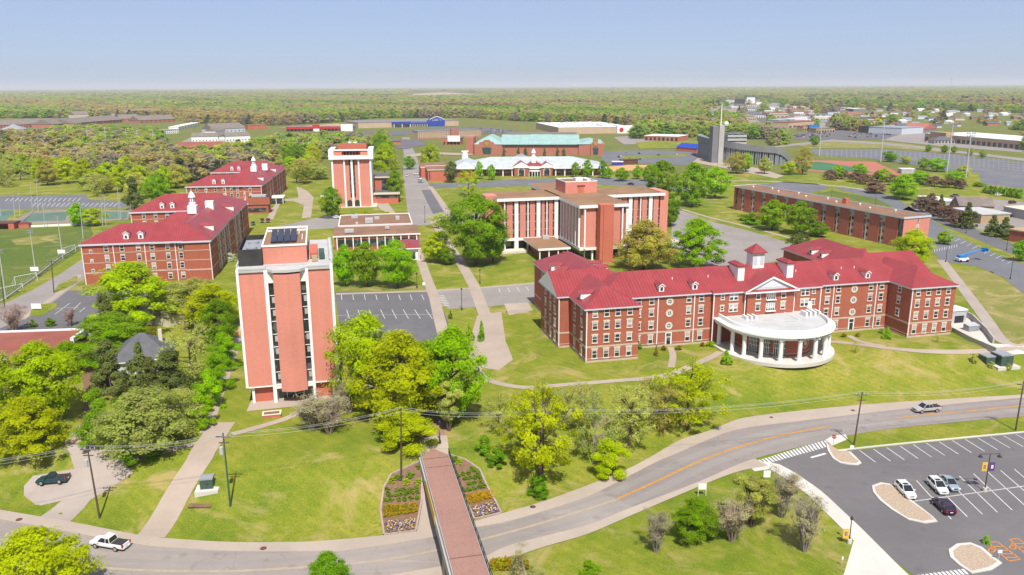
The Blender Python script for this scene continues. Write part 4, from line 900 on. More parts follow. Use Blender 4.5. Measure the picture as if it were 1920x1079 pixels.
# ------------------------------------------------------------------ red roofed dormitories at left
def dorm(loc, ang, label, Wf, near):
    d = thing('dormitory', label, 'dormitory', loc, ang, 'red roofed brick dormitories at left')
    E, S = 13.4, .45
    b = [(0, Wf - 7, 0, 20), (Wf - 8, Wf, -1.2, 10), (23, Wf, 9.5, 78), (-2.8, Wf, 70, 92)]
    mb = MB()
    for q in b: mb.box(q[0], q[1], q[2], q[3], 0, E - .05, 0)
    for q in b:
        for z in (3.5, 6.9, 10.1): mb.box(q[0] - .05, q[1] + .05, q[2] - .05, q[3] + .05, z, z + (.42 if z < 4 else .2), 1)
    mb.build('wall', [M['dorm_brick'], M['stone_band']], d)
    r = MB()
    r.hip(0, Wf, 0, 20, E, S, .6, 0, 1, .6); r.hip(Wf - 8, Wf, -1.2, 14, E + .01, S * .8, .55, 0, 1, .6); r.hip(23, Wf, -.5, 88, E, S * 1.1, .5, 0, 1, .6); r.hip(-2.8, Wf, 70, 92, E, S * 1.05, .6, 0, 1, .6)
    r.hip(15, Wf, 35, 47, E, S * 1.25, .5, 0, 1, .6)
    r.build('roof', [M['roof_red'], M['pale_fascia']], d)
    w1 = MB(); w1.box(15, 23, 35, 47, 0, E - .06, 0); w1.build('wall', [M['dorm_brick']], d)
    xs = (7.4, 12.2, 17.2, 21.4, 26.2, 30.2) if near else (5, 9.5, 14.2, 18.5, 22, 25, 28.5, 31.5)
    for z in (.9, 4.4, 7.6, 10.7):
        for x in xs: window(d, x if x < Wf - 8.5 else x, 0 if x < Wf - 8 else -1.2, z, FRONT, 1.15, 1.75, 'plain')
        if near:
            for y in (14, 19, 24, 29, 34, 39, 52, 57, 62, 67): window(d, Wf, y, z, RIGHT, 1.0, 1.6, 'plain')
        for x in (2, 6.5, 11, 15.5): window(d, x, 70, z, FRONT, 1.15, 1.75, 'plain')
    for z in (3.9, 7.2, 10.3):
        if near: window(d, 2.7, 0, z, FRONT, .7, .9, 'plain', 'small_window')
    pipe(d, [(.1, -.15, 0, E - .5), (9.6, -.15, 0, E - .5), (19.2, -.15, 0, E - .5), (28.6, -.15, 0, E - .5), (Wf + .05, -1.3, 0, E - .5), (-2.8, 69.8, 0, E - .5)] + [(Wf + .15, y, 0, E - .5) for y in (16.5, 27, 37, 54, 64, 74)])
    for x in (13.5, 18.0): dormer(d, x, 1.3, E + .9, FRONT, 1.6, 1.9)
    for x in (9.0, 13.0): dormer(d, x, 71.3, E + .9, FRONT, 1.6, 1.9)
    for y in (14, 60): dormer(d, Wf - .8, y, E + .8, RIGHT, 1.8, 1.9, 4)
    c = MB(); c.box(25.4, 28.6, 39, 43, E + 3, E + 5.9); cp = c.build('cupola_base', M['white'], d); c = MB(); c.box(30.5, 33.5, 46, 48.5, E + 3, E + 6.6); c.build('chimney', M['white'], d)
    c = MB(); c.lathe([(1.3, E + 5.9), (1.3, E + 6.9), (1.0, E + 7.1), (1.0, E + 8.9), (1.35, E + 9.0), (1.25, E + 9.3), (.9, E + 10.2), (.3, E + 11), (.1, E + 11.3), (.04, E + 12.5), (0, E + 12.6)], (27, 41), 12); c.build('cupola', M['white'], cp)
    c = MB()
    for i in range(8):
        a = i * math.pi / 4; c.obox((27 + 1.0*math.cos(a), 41 + 1.0*math.sin(a)), (-math.sin(a), math.cos(a)), .2, .05, E + 7.3, E + 8.7)
    c.build('louvre', M['grey_metal'], cp)
    return d
dorm((-138.8, 252.1, 0), rad(10.5), 'red roofed brick dormitory nearest, beside the small dark car park', 39.6, True)
db = dorm((-165.5, 405.5, 0), rad(8.0), 'red roofed brick dormitory furthest back, with flat roofed annexe', 37.0, False)
an = MB(); an.box(23, 41, -9, -1.2, 0, 4.6); an.box(31.5, 42, -9.5, -2, 4.6, 8.2, 0, 1); an.box(26, 40, -9.1, -9.0, .8, 2.8, 2); aw = an.build('annexe', [M['dorm_brick'], M['dark_mesh'], M['glass']], db)
an = MB(); an.box(22.8, 42, -9.5, -1.2, 4.6, 4.85); an.box(33, 40, -8, -4, 8.2, 9.2, 1); an.build('annexe_roof', [M['cream'], M['galv']], aw)
gp = thing('glass_porch', 'small white framed glass entrance pavilion beside the furthest dormitory', 'porch', G(519, 383), rad(10))
s = MB(); s.box(-4, 3.5, 0, 9, 0, 3.2, 0); s.build('glass', M['glass'], gp); s = MB(); s.box(-4.4, 3.9, -.4, 9.4, 3.2, 3.8)
for x in (-4.1, -.2, 3.4): s.box(x - .15, x + .15, -.15, .1, 0, 3.2)
s.build('frame', M['white'], gp)

# ------------------------------------------------------------------ far tower between dormitories and street
T2 = thing('campus_tower', 'coral brick tower with four white piers and twin arches, middle distance', 'tower building', (-94.3, 420.0, 0), rad(8))
H2 = 27.0; w2, d2 = 20.6, 22
mb = MB(); mb.box(.9, 6.2, .4, d2, .4, H2 - 1.5, 0); mb.box(14.4, 19.7, .4, d2, .4, H2 - 1.5, 0); mb.box(6.2, 14.4, 1.6, d2, .4, H2 - 1.5, 0); mb.box(7.0, 9.0, 1.0, 1.7, 4.8, H2 - 1.5, 0); mb.box(11.9, 13.7, 1.0, 1.7, 4.8, H2 - 1.5, 0)
mb.box(3, 18, d2 - 7, d2, H2 - .5, H2 + 5.2, 1, 2); mb.box(5.5, 15.1, 3.2, 3.6, H2 - .5, H2 + 3.0, 1)
mb.build('wall', [M['coral'], M['coral_deep'], M['roof_dusty']], T2)
mb = MB()
for x0, x1 in ((0, .9), (6.2, 7.0), (9.9, 11.0), (13.7, 14.4), (19.7, 20.6)): mb.box(x0, x1, -.3, 1.5 if 1 < x0 < 19 else d2, 0, H2 - 1.45)
mb.build('pier', M['white'], T2)
mb = MB(); o = 1.2
mb.box(-o, w2 + o, -o, 0, H2 - 1.6, H2 + .4); mb.box(-o, w2 + o, d2, d2 + o, H2 - 1.6, H2 + .4); mb.box(-o, .8, 0, d2, H2 - 1.6, H2 + .4); mb.box(w2 - .8, w2 + o, 0, d2, H2 - 1.6, H2 + .4); mb.box(.8, w2 - .8, 0, d2, H2 - 1.5, H2 - .5, 1)
mb.box(-o, 5.5, -o, 8, H2 + .4, H2 + 3.4, 0, None, 'd') if False else None
mb.box(1.5, w2 - 1.5, 1.8, 2.6, H2 + 2.6, H2 + 3.4); mb.box(-o, 1.5, -o + .2, d2, H2 + .4, H2 + 3.4, 0) ; mb.box(w2 - 1.5, w2 + o, -o + .2, d2, H2 + .4, H2 + 3.4, 0)
mb.build('roof', [M['white'], M['roof_dusty']], T2)
mb = MB(); mb.poly([(1.6, -.4, H2 + .41), (5.4, -.4, H2 + .41), (5.4, 3.0, H2 + 2.5), (1.6, 3.0, H2 + 2.5)]); mb.poly([(15.2, -.4, H2 + .41), (19.0, -.4, H2 + .41), (19.0, 3.0, H2 + 2.5), (15.2, 3.0, H2 + 2.5)]); mb.build('roof_slope', M['coral_deep'], T2)
for x in (6.6, 8.2, 9.8, 11.4, 13.0): s = MB(); s.box(x - .1, x + .9, 3.1, 3.19, H2 + .2, H2 + 2.4); s.build('roof_opening', M['dark_mesh'], T2)
for x in (9.45, 11.45):
    for k in range(7): s = MB(); z0 = 5.2 + k * 2.85; s.box(x - .42, x + .42, 1.45, 1.59, z0, z0 + 2.5); s.build('window', M['glass'], T2)
for x in (8.45, 12.35):
    s = MB(); n = 10; s.poly([(x - 1.25, .95, .3), (x + 1.25, .95, .3)] + [(x + 1.25*math.cos(math.pi*i/n), .95, 2.6 + 1.25*math.sin(math.pi*i/n)) for i in range(n + 1)]); s.box(x - 1.4, x + 1.4, 1.0, 1.7, .3, 4.8, 1); s.build('arch', [M['dark_mesh'], M['coral']], T2)
s = MB(); s.box(-2, 22.6, -.8, 24, -.2, .38); s.build('plinth', M['cream'], T2)
for x in (9, 12): s = MB(); s.tube((x, 18, H2 + 5), (x, 18, H2 + 8), .1); s.box(x - .9, x + .9, 17.9, 18.1, H2 + 5.6, H2 + 6.2); s.build('antenna', M['white'], T2)
lb = thing('low_wing', 'low coral brick wings with white eaves around the far tower', 'wing building', (-94.3, 420.0, 0), rad(8))
s = MB(); s.box(-7, -.1, 14, 30, 0, 4.2, 0); s.box(20.7, 34, 12, 34, 0, 5.0, 0); s.box(20.7, 32, 22, 40, 5, 13, 0); s.build('wall', M['coral_deep'], lb)
s = MB(); s.box(-7.8, -.1, 13, 31, 4.2, 5.2, 0, 1); s.box(20.7, 35, 11, 35, 5.0, 6.2, 0, 1); s.box(20.7, 33, 21, 41, 13, 13.8, 0, 1); s.build('roof', [M['cream'], M['shingle']], lb)
s = MB(); s.box(22, 33.5, 11.85, 11.99, 3, 4.8); s.box(25, 29, 21.85, 21.99, 6, 12); s.build('window', M['glass'], lb)

# ------------------------------------------------------------------ low flat building behind the tall tower
lo = thing('union_building', 'low brown flat roofed building behind the tall coral tower', 'low building', tuple(P(628, 470, 0)), rad(10))
q = np.array(lo.location); 
s = MB(); s.box(0, 33, 0, 20, 0, 5.2, 0); s.box(1.5, 31, 20, 48, 0, 5.6, 0); s.build('wall', M['dorm_brick'], lo)
s = MB(); s.box(-.5, 33.5, -.5, 20, 5.2, 5.8, 0, 1); s.box(1, 31.5, 20, 48.5, 5.6, 6.2, 0, 1); s.box(1, 31.5, 19.9, 20.2, 6.2, 6.5, 0); s.box(1, 31.5, 48.2, 48.6, 6.2, 6.5, 0); s.box(31.2, 31.6, 20, 48.5, 6.2, 6.45, 0); s.box(.9, 1.3, 20, 48.5, 6.2, 6.45); s.build('roof', [M['white'], M['roof_dusty']], lo)
s = MB(); s.box(1, 32, -.08, -.01, 1.2, 4.2, 0); a = s.build('window', M['glass'], lo); s = MB()
for x in np.arange(1, 32.5, 3.1): s.box(x - .2, x + .2, -.25, -.09, 0, 5.2)
s.build('column', M['white'], a)
for x, y, a, b, c in ((4, 4, 3.5, 3, 1.1), (12, 26, 3.2, 3.4, 1.8), (6, 40, 2.8, 4, 1.2), (25, 32, 1.6, 3.5, 1.3), (8, 23, 1, 2.6, .7), (16, 35, 2, 2.2, 1.0), (20, 10, 1.6, 1.6, .8)):
    s = MB(); s.box(x, x + a, y, y + b, 6.1, 6.1 + c); s.build('roof_unit', M['galv'], lo)
pv = thing('entrance_pavilion', 'white columned entrance pavilion with small red metal roof', 'pavilion', tuple(P(764, 488, 0)), rad(10))
s = MB(); s.box(-2, 4, 0, 14, 0, 4.3, 0); s.box(-1, 3, -.05, -.01, .3, 3, 1); s.build('wall', [M['white'], M['glass']], pv); s = MB(); s.hip(-3, 4.8, -.6, 14.5, 4.6, .35, .3, 0, 1, .4); s.build('roof', [M['roof_red'], M['white']], pv)
s = MB()
for x in (-2.4, 4.3): s.tube((x, -.5, 0), (x, -.5, 4.3), .22, n=8)
s.build('column', M['white'], pv)

# ------------------------------------------------------------------ coral cross shaped classroom building
CA = rad(14)
cb = thing('classroom_building', 'coral brick cross plan building with white fins and flat brown roof', 'classroom building', (-5.5, 301.5, 0), CA)
CH = 20.7; BZ = 4.6
S_ = [(1.5, 24.5, 0.0, 20, FRONT), (24.8, 43.3, -24.6, 44, None), (43.3, 67.0, -.6, 20, FRONT)]
mb = MB()
mb.box(1.5, 24.8, 1.4, 19, BZ, CH - 1.2, 0); mb.box(25.6, 42.6, -23.6, 43.5, BZ, CH - 1.2, 0); mb.box(43.3, 67, .8, 19, BZ, CH - 1.2, 0)
mb.box(3.5, 24.8, 3.5, 17, 0, BZ, 1); mb.box(27.5, 41, -21.5, 42, 0, BZ, 1); mb.box(43, 66, 3, 17, 0, BZ, 1)
mb.build('wall', [M['coral_deep'], M['glass']], cb)
mb = MB()
for a in ((-.2, 25.2, -.7, 20.7), (24.3, 43.8, -25.4, 44.5), (43.8, 68.6, -1.3, 20.7)): mb.box(*a, CH - 1.15, CH, 0, 1)
for a in ((.8, 24.6, .2, 19.6), (24.9, 43.2, -24.6, 44), (43.4, 68, -.2, 19.6)): mb.box(*a, BZ - .55, BZ + .45, 0)
mb.build('roof', [M['white'], M['roof_brown']], cb)
fins = MB(); panels = []
def bay(x, wide): return (x - (.75 if wide else .22), x + (.75 if wide else .22))
for x, wd in ((3.0, 0), (7.6, 1), (12.2, 0), (16.4, 1), (19.8, 0), (23.6, 1)) + tuple((45.6 + k*4.3, k % 2 == 0) for k in range(5)):
    a, b = bay(x, wd); y = 0.0 if x < 40 else -.6
    f = MB(); f.box(a, b, y + .05, y + 1.5, 0, CH - 1.1); f.build('fin', M['white'], cb)
for y in np.arange(-22.5, -.5, 3.6):
    f = MB(); f.box(24.9, 26.0, y - .3, y + .3, BZ, CH - 1.1); f.build('fin', M['white'], cb)
    g = MB(); g.box(25.5, 25.62, y + .5, y + 1.2, BZ + .6, CH - 1.3); g.build('window_strip', M['glass'], cb)
xs = [1.6, 5.3, 9.9, 14.3, 18.1, 21.6] + [45.4 + k*2.15 + 1.0 for k in range(0)]
for x0, x1, y in ((3.3, 6.7, .35), (8.5, 11.9, .35), (12.5, 15.6, .35), (17.2, 19.5, .35), (20.1, 22.8, .35), (46.5, 49.6, -.25), (50.2, 53.4, -.25), (55.1, 57.9, -.25), (58.7, 61.9, -.25), (63.6, 66.8, -.25)):
    f = MB(); f.box(x0 + .55, x1 - .55, y, y + 1.1, BZ + .46, CH - 1.2); f.build('brick_panel', M['coral'], cb)
    for a, b in ((x0 - .1, x0 + .55), (x1 - .55, x1 + .1)):
        g = MB(); g.box(a, b, y + .6, y + 1.02, BZ + .5, CH - 1.25)
        gg = g.build('window_strip', M['glass'], cb)
        g = MB()
        for k in range(1, 5): z = BZ + .5 + k * 3.05; g.box(a - .01, b + .01, y + .5, y + .62, z - .12, z + .12)
        g.build('window_bar', M['galv'], gg)
f = MB(); f.box(27.2, 31.0, -24.4, -23.5, BZ + .46, CH - 1.2); f.box(36.6, 40.4, -24.4, -23.5, BZ + .46, CH - 1.2); f.build('brick_panel', M['coral'], cb)
f = MB(); f.box(31.3, 32.4, -28.2, -24, -.1, CH + .25); f.box(32.4, 36.3, -28.6, -23.5, -.1, CH + .3, 0); f.build('stair_pylon', M['coral_deep'], cb)
f = MB(); f.box(-3.3, 1.4, 6, 13, -.1, CH + .35, 0); f.build('stair_pylon', M['coral'], cb); f = MB(); f.box(67.05, 70.5, 0, 13, -.1, CH + .3); f.build('stair_pylon', M['coral'], cb)
f = MB()
for x in (26.4, 40.8): f.box(x, x + .55, -25.0, -23.5, BZ, CH - 1.1)
f.box(42.5, 43.4, -24.8, -23, 0, CH - 1.1); f.build('fin', M['white'], cb)
for y in (-22, -17, -12): f = MB(); f.box(27.6, 27.9, y, y + .5, 0, BZ); f.box(42, 42.5, y, y + .5, 0, BZ); f.build('column', M['white'], cb)
for x in (30.2, 40.9): f = MB(); f.box(x - .3, x + .3, -23.6, -23, 0, BZ); f.build('column', M['white'], cb)
f = MB(); f.box(31.0, 31.3, -24.2, -23.55, BZ + .5, CH - 1.3); f.build('window_strip', M['glass'], cb)
f = MB(); f.box(29.4, 42.6, 7.0, 20, CH, CH + 4.4, 0, 1); f.box(34.5, 37.0, 6.9, 6.99, CH, CH + 2.4, 2); f.box(34.2, 37.6, 6.85, 6.99, CH + 2.6, CH + 3.1, 3); pa = f.build('penthouse', [M['coral'], M['roof_dusty'], M['coral_deep'], M['rust']], cb)
f = MB()
for a in ((29.3, 42.7, 6.9, 7.2), (29.3, 42.7, 19.8, 20.1), (29.3, 29.6, 7.2, 19.8), (42.4, 42.7, 7.2, 19.8)): f.box(*a, CH + 4.4, CH + 4.75)
f.box(35, 38, 11, 14, CH + 4.4, CH + 5.6); f.box(39.5, 41, 10, 16, CH + 4.4, CH + 5.0); f.build('parapet', M['white'], pa)
f = MB(); f.box(10.2, 22.6, -21.3, 1, 4.1, 4.9, 0, 1); f.build('canopy', [M['white'], M['roof_brown']], cb)
for x in (11, 14.5, 18, 21.6): f = MB(); f.box(x - .2, x + .2, -20.8, -20.4, 0, 4.1); f.build('column', M['white'], cb)
f = MB(); f.box(13, 22, -14, 0, 0, 4.1); f.build('lobby', M['hall_brick'], cb)
f = MB(); f.box(17.0, 19.6, -4, -2.2, 4.9, 6.2); f.build('roof_unit', M['galv'], cb)
s = MB(); s.box(1, 11, -4, 1.2, -.2, .8); s.box(70, 76, -6, 4, -.2, .6); s.build('terrace', M['cream'], cb)

# ------------------------------------------------------------------ long brick dormitory at right
ld = thing('dormitory', 'long low brick dormitory with flat brown roof and tall window bays', 'dormitory', (114.5, 408.8, 0), rad(-69.8))
LL_, LD_, LH_ = 109.5, 13.0, 12.0
mb = MB(); mb.box(0, LL_, .5, LD_, 0, LH_ - .5, 0)
bays = [7 + k * 8.35 for k in range(12)] + [LL_ - 3]
prev = 0
for b in bays[:-1]: mb.box(prev, b - 1.45, 0, .5, 0, LH_ - .5, 0); prev = b + 1.45
mb.box(prev, LL_ - 2.6, 0, .5, 0, LH_ - .5, 0)
mb.box(LL_ - .0, LL_ + .3, -.1, LD_, 0, LH_ - .4, 1)
mb.build('wall', [M['long_brick'], M['coral']], ld)
mb = MB(); mb.box(-.4, LL_ + .6, -.6, LD_ + .4, LH_ - .5, LH_, 0, 1); mb.box(-.4, LL_ + .6, LD_ + .1, LD_ + .4, LH_, LH_ + .3); mb.box(-.4, -.1, -.6, LD_ + .1, LH_, LH_ + .3); mb.box(LL_ + .3, LL_ + .6, -.6, LD_ + .1, LH_, LH_ + .2); mb.build('roof', [M['pale_fascia'], M['roof_dusty']], ld)
for b in bays[:-1]:
    f = MB(); f.box(b - 1.45, b + 1.45, .2, .49, 0, LH_ - .55, 0)
    for k in range(4):
        z = .6 + k * 2.85; f.box(b - 1.2, b - .2, .1, .195, z + .2, z + 2.2, 1); f.box(b + .15, b + 1.3, .1, .195, z + 1.0, z + 2.2, 1); f.box(b + .15, b + 1.3, .1, .195, z, z + .9, 2)
    f.box(b - .18, b + .12, -.05, .195, 0, LH_ - .6, 2); f.box(b - 1.4, b + 1.4, .05, .099, LH_ - 1.9, LH_ - .6, 3); f.build('window_bay', [M['coral'], M['glass'], M['pale_concrete'], M['grey_metal']], ld)
f = MB(); f.box(LL_ - 2.6, LL_, .3, .5, 0, LH_ - .6, 0); f.build('window_strip', M['glass'], ld)
for z in (1.5, 4.4, 7.2, 10): window(ld, LL_ + .3, 7, z, RIGHT, 1.1, 1.4, 'plain')
f = MB(); f.box(70, 72.2, 5.5, 7.5, LH_, LH_ + 2.4); f.build('chimney', M['coral_deep'], ld)
for k in range(10): f = MB(); f.lathe([(.25, LH_), (.25, LH_ + .5), (.5, LH_ + .6), (.4, LH_ + .9), (0, LH_ + 1)], (10 + k * 9.7, 4 + (k % 2) * 4), 8); f.build('roof_vent', M['white'], ld)
f = MB(); f.box(2, 3, -.12, .0, 0, LH_ - .6); f.build('window_strip', M['glass'], ld)
f = MB(); f.box(22, 27, -6, 0, 0, 1.4); f.build('stair_wall', M['coral_deep'], ld)

# ------------------------------------------------------------------ left edge: maroon roof, dark hipped house, sheds
mg = G(138, 655)
mr = thing('flat_roof_shop', 'flat maroon roofed building with white coping at the left edge', 'shop building', tuple(P(140, 668, 0)), rad(6))
s = MB(); s.box(-60, 0, -20, 9, 0, 3.6, 0); s.build('wall', M['dark_mesh'], mr); s = MB(); s.box(-60, .1, -20, 9.1, 3.6, 3.8, 0); s.build('roof', M['roof_maroon'], mr); s = MB(); s.box(-.5, .3, 0, 9.3, 3.3, 4.5); s.box(-60, -.5, 8.9, 9.4, 3.5, 4.2); s.box(-6, .3, -13, -12.6, 3.4, 4.1); s.build('coping', M['white'], mr)
hs = thing('house', 'small house with dark hipped shingle roof among the dark conifers', 'house', tuple(P(268, 700, 0)), rad(20))
s = MB(); s.box(-6, 6, 0, 11, 0, 3.2); s.build('wall', M['pale_fascia'], hs); s = MB(); s.hip(-6, 6, 0, 11, 3.2, .75, .7, 0, 1, .25); s.build('roof', [M['shingle'], M['white']], hs); s = MB(); s.box(3.5, 4.3, 6, 6.8, 4, 8); s.build('chimney', M['cream'], hs)
s = MB(); s.box(-1, 1, -.08, -.01, 0, 2.2); s.build('door', M['white'], hs)
h2 = thing('shed', 'small pale roofed shed half hidden in the trees', 'shed', tuple(P(303, 612, 0)), rad(-30))
s = MB(); s.box(-2.5, 2.5, 0, 6, 0, 2.8); s.build('wall', M['cream'], h2); s = MB(); s.hip(-2.5, 2.5, 0, 6, 2.8, .6, .3, 0, None, gy0=True, gy1=True); s.build('roof', M['shingle_tan'], h2)
sh = thing('shelter', 'open sided dugout shelter with flat rusty roof by the courts', 'shelter', tuple(P(12, 431, 0)), rad(8))
s = MB(); s.box(-12, 3.5, 0, 7, 2.6, 3.0); s.build('roof', M['rust'], sh); s = MB(); s.box(-12, 3.4, 6.5, 7, 0, 2.6); s.box(1, 3.4, 0, 6.5, 0, 2.6); s.build('wall', M['coral_deep'], sh); s = MB(); s.box(-5, -4.7, .1, .4, 0, 2.6); s.build('post', M['white'], sh)
hu = thing('hut', 'tiny coral brick hut at the edge of the playing field', 'hut', tuple(P(45, 428, 0)), rad(8))
s = MB(); s.box(-2.2, 2.2, 0, 3, 0, 2.0); s.build('wall', M['coral_deep'], hu); s = MB(); s.hip(-2.2, 2.2, 0, 3, 2.0, .5, .2); s.build('roof', M['rust'], hu)
# ------------------------------------------------------------------ pale roofed low building with central gables
fr_ = thing('event_centre', 'low pale roofed brick building with white columns and red central gables', 'event centre', (-37, 568, 0), rad(1.5))
s = MB(); s.box(0, 40, 3, 40, 0, 6, 0); s.box(64, 102, 3, 40, 0, 6, 0); s.box(39, 49, -3, 20, 0, 7, 0); s.box(58, 66, -3, 20, 0, 7, 0); s.box(49, 58, 0, 20, 0, 7, 0); s.box(-3, 12, -3, 45, 0, 6.5, 0); s.build('wall', M['dorm_brick'], fr_)
s = MB(); s.hip(0, 104, -.5, 44, 6, .26, .8, 0, 1, .8); s.hip(-4, 12, -4, 48, 6.4, .45, .8, 0, 1, .7); s.build('roof', [M['roof_pale'], M['white']], fr_)
s = MB(); s.hip(38.5, 49.5, -3, 22, 7, .55, .4, 0, 2, .9, gy0=True, gm=1); s.hip(57.5, 66.5, -3, 22, 7, .55, .4, 0, 2, .9, gy0=True, gm=1); s.hip(46, 61, -.5, 22, 7.02, .42, .3, 0, 2, .9); s.build('gable_roof', [M['roof_red'], M['white'], M['white']], fr_)
for x in (2, 9, 16, 23.5, 31, 37.5, 68.5, 75, 82, 89, 95, 101): s = MB(); s.box(x - .4, x + .4, -.3, .5, 0, 5.9); s.build('column', M['white'], fr_)
for x in (6, 13, 20, 27, 34, 71.5, 78.5, 85.5, 92): s = MB(); s.box(x - 1.5, x + 1.5, 2.85, 2.99, .8, 4.4); s.box(x - 1.7, x + 1.7, 2.8, 2.845, 2.5, 2.7, 1); s.build('window', [M['glass'], M['white']], fr_)
for x in (44, 62):
    s = MB(); n = 10
    for r, y, m in ((2.4, -3.06, 1), (1.9, -3.12, 0)): s.poly([(x - r, y, .6), (x + r, y, .6)] + [(x + r*math.cos(math.pi*i/n), y, 4.0 + r*math.sin(math.pi*i/n)) for i in range(n + 1)], m)
    s.build('arched_window', [M['glass'], M['cream']], fr_)
s = MB(); s.prism([(48.8, 0)] + [(53.5 - 5*math.cos(math.pi*i/10), -3.6*math.sin(math.pi*i/10)) for i in range(11)] + [(58.2, 0)], 3.5, 4.2); s.build('porch_roof', M['white'], fr_)
for x, y in ((49.5, -1.5), (51.6, -3), (53.5, -3.3), (55.4, -3), (57.5, -1.5)): s = MB(); s.tube((x, y, 0), (x, y, 3.5), .28, n=8); s.build('column', M['white'], fr_)
s = MB(); s.box(50, 57, -.1, -.01, .2, 3, 0); s.lathe([(0, 5.8), (.9, 5.8)], (52, 0)); s.build('entrance_glass', M['glass'], fr_)
s = MB(); s.box(51.4, 54.4, 3, 6, 9, 13.5); s.lathe([(1.6, 13.5), (1.2, 13.8), (1.2, 15.8), (1.7, 16), (1.3, 17.4), (.2, 18.8), (0, 19.6)], (52.9, 4.5), 10); s.build('cupola', M['white'], fr_)
s = MB(); s.poly([(36, 28, 10), (45, 24, 14.2), (52, 28, 10.6), (45, 30, 10.5)]); s.poly([(45, 24, 14.2), (36, 28, 10), (45, 34, 10)]); s.poly([(45, 24, 14.2), (45, 34, 10), (52, 28, 10.6)]); s.poly([(80, 24, 10), (84, 24, 11.6), (88, 26, 10), (84, 28, 10)]); s.build('roof_lantern', M['white'], fr_)
s = MB(); s.tube((3, 40, 9), (3, 40, 14.5), 2.6, 2.2, n=10); s.box(.4, 5.6, 38, 42.6, 14.4, 15); s.build('roof_turret', M['white'], fr_)
# ------------------------------------------------------------------ teal roofed arena
ar = thing('arena', 'big pink brick arena with teal metal roof behind the pale low building', 'arena', (-34.4, 752.8, 0), rad(-3))
pb = M['pink_brick']
s = MB(); s.box(0, 118, 0, 60, 0, 9.2, 0); s.box(0, 26, -1.5, 62, 0, 10, 0); s.box(97, 119, -1.5, 62, 0, 10, 0); s.box(-9, -2, 10, 40, 0, 15.5, 0)
pts = [(0, 10), (4, 10), (5, 12), (8, 12.4), (9.5, 14), (14, 14.2), (15.5, 12.4), (18, 12), (19, 10), (26, 9.6)]
def scallop(x0, mirror=1):
    for a, b in zip(pts[:-1], pts[1:]): s.poly([(x0 + a[0], -1.6, 0), (x0 + b[0], -1.6, 0), (x0 + b[0], -1.6, b[1]), (x0 + a[0], -1.6, a[1])], 0)
scallop(0)
s.box(108, 120, -3, 12, 0, 10.5, 0); s.box(110, 114.5, -3.2, 0, 10.5, 15, 0)
s.build('wall', pb, ar)
s = MB(); s.hip(22, 102, -1, 62, 9.7, .24, 1.0, 0, None); s.poly([(24, 2, 10), (98, 2, 10), (98, 30, 17), (24, 30, 17)], 0); s.hip(0, 26, 0, 62, 10, .5, .8, 0); s.hip(96, 120, -1, 62, 10, .22, .8, 0); s.build('roof', M['roof_teal'], ar)
s = MB(); s.box(28, 96, 30, 58, 16.0, 17.8); s.build('roof_deck', M['shingle_tan'], ar)
for x, w_ in ((11.5, 4.5), (112.5, 2.6)):
    y = -1.7 if x < 50 else -3.3
    s = MB(); s.poly([(x - w_, y, 7), (x + w_, y, 7), (x + w_*.85, y, .8), (x - w_*.7, y, .8)][::-1], 0); s.build('entrance_glass', M['green_glass'], ar)
    s = MB()
    for r, d, m in ((2.3, .1, 0), (1.9, .15, 1), (1.2, .2, 0), (.7, .25, 1)): s.poly([(x + r*math.cos(t), y - d, 10.6 + r*math.sin(t)) for t in np.linspace(0, 2*math.pi, 17)[:-1]], m)
    s.build('emblem', [M['dark_metal'], M['banner_gold']], ar)
# small brick annexe by the street
ax_ = thing('brick_annexe', 'small brick annexe of two flat roofed blocks by the grey street', 'annexe', tuple(P(803, 341, 0)), rad(9))
s = MB(); s.box(0, 15.5, 0, 24, 0, 7.5, 0); s.box(-3.5, 14.5, 24, 56, 0, 7, 0); s.box(0.6, 1.5, -.05, 0, 1, 6.8, 1); s.build('wall', [M['coral_deep'], M['glass']], ax_); s = MB(); s.box(-.5, 16, -.5, 24, 7.5, 8.1, 0, 1); s.box(-4, 15, 24, 56.5, 7, 7.7, 0, 1); s.box(-.5, 16, 23.8, 24.2, 8.1, 8.5); s.build('roof', [M['cream'], M['roof_dusty']], ax_)
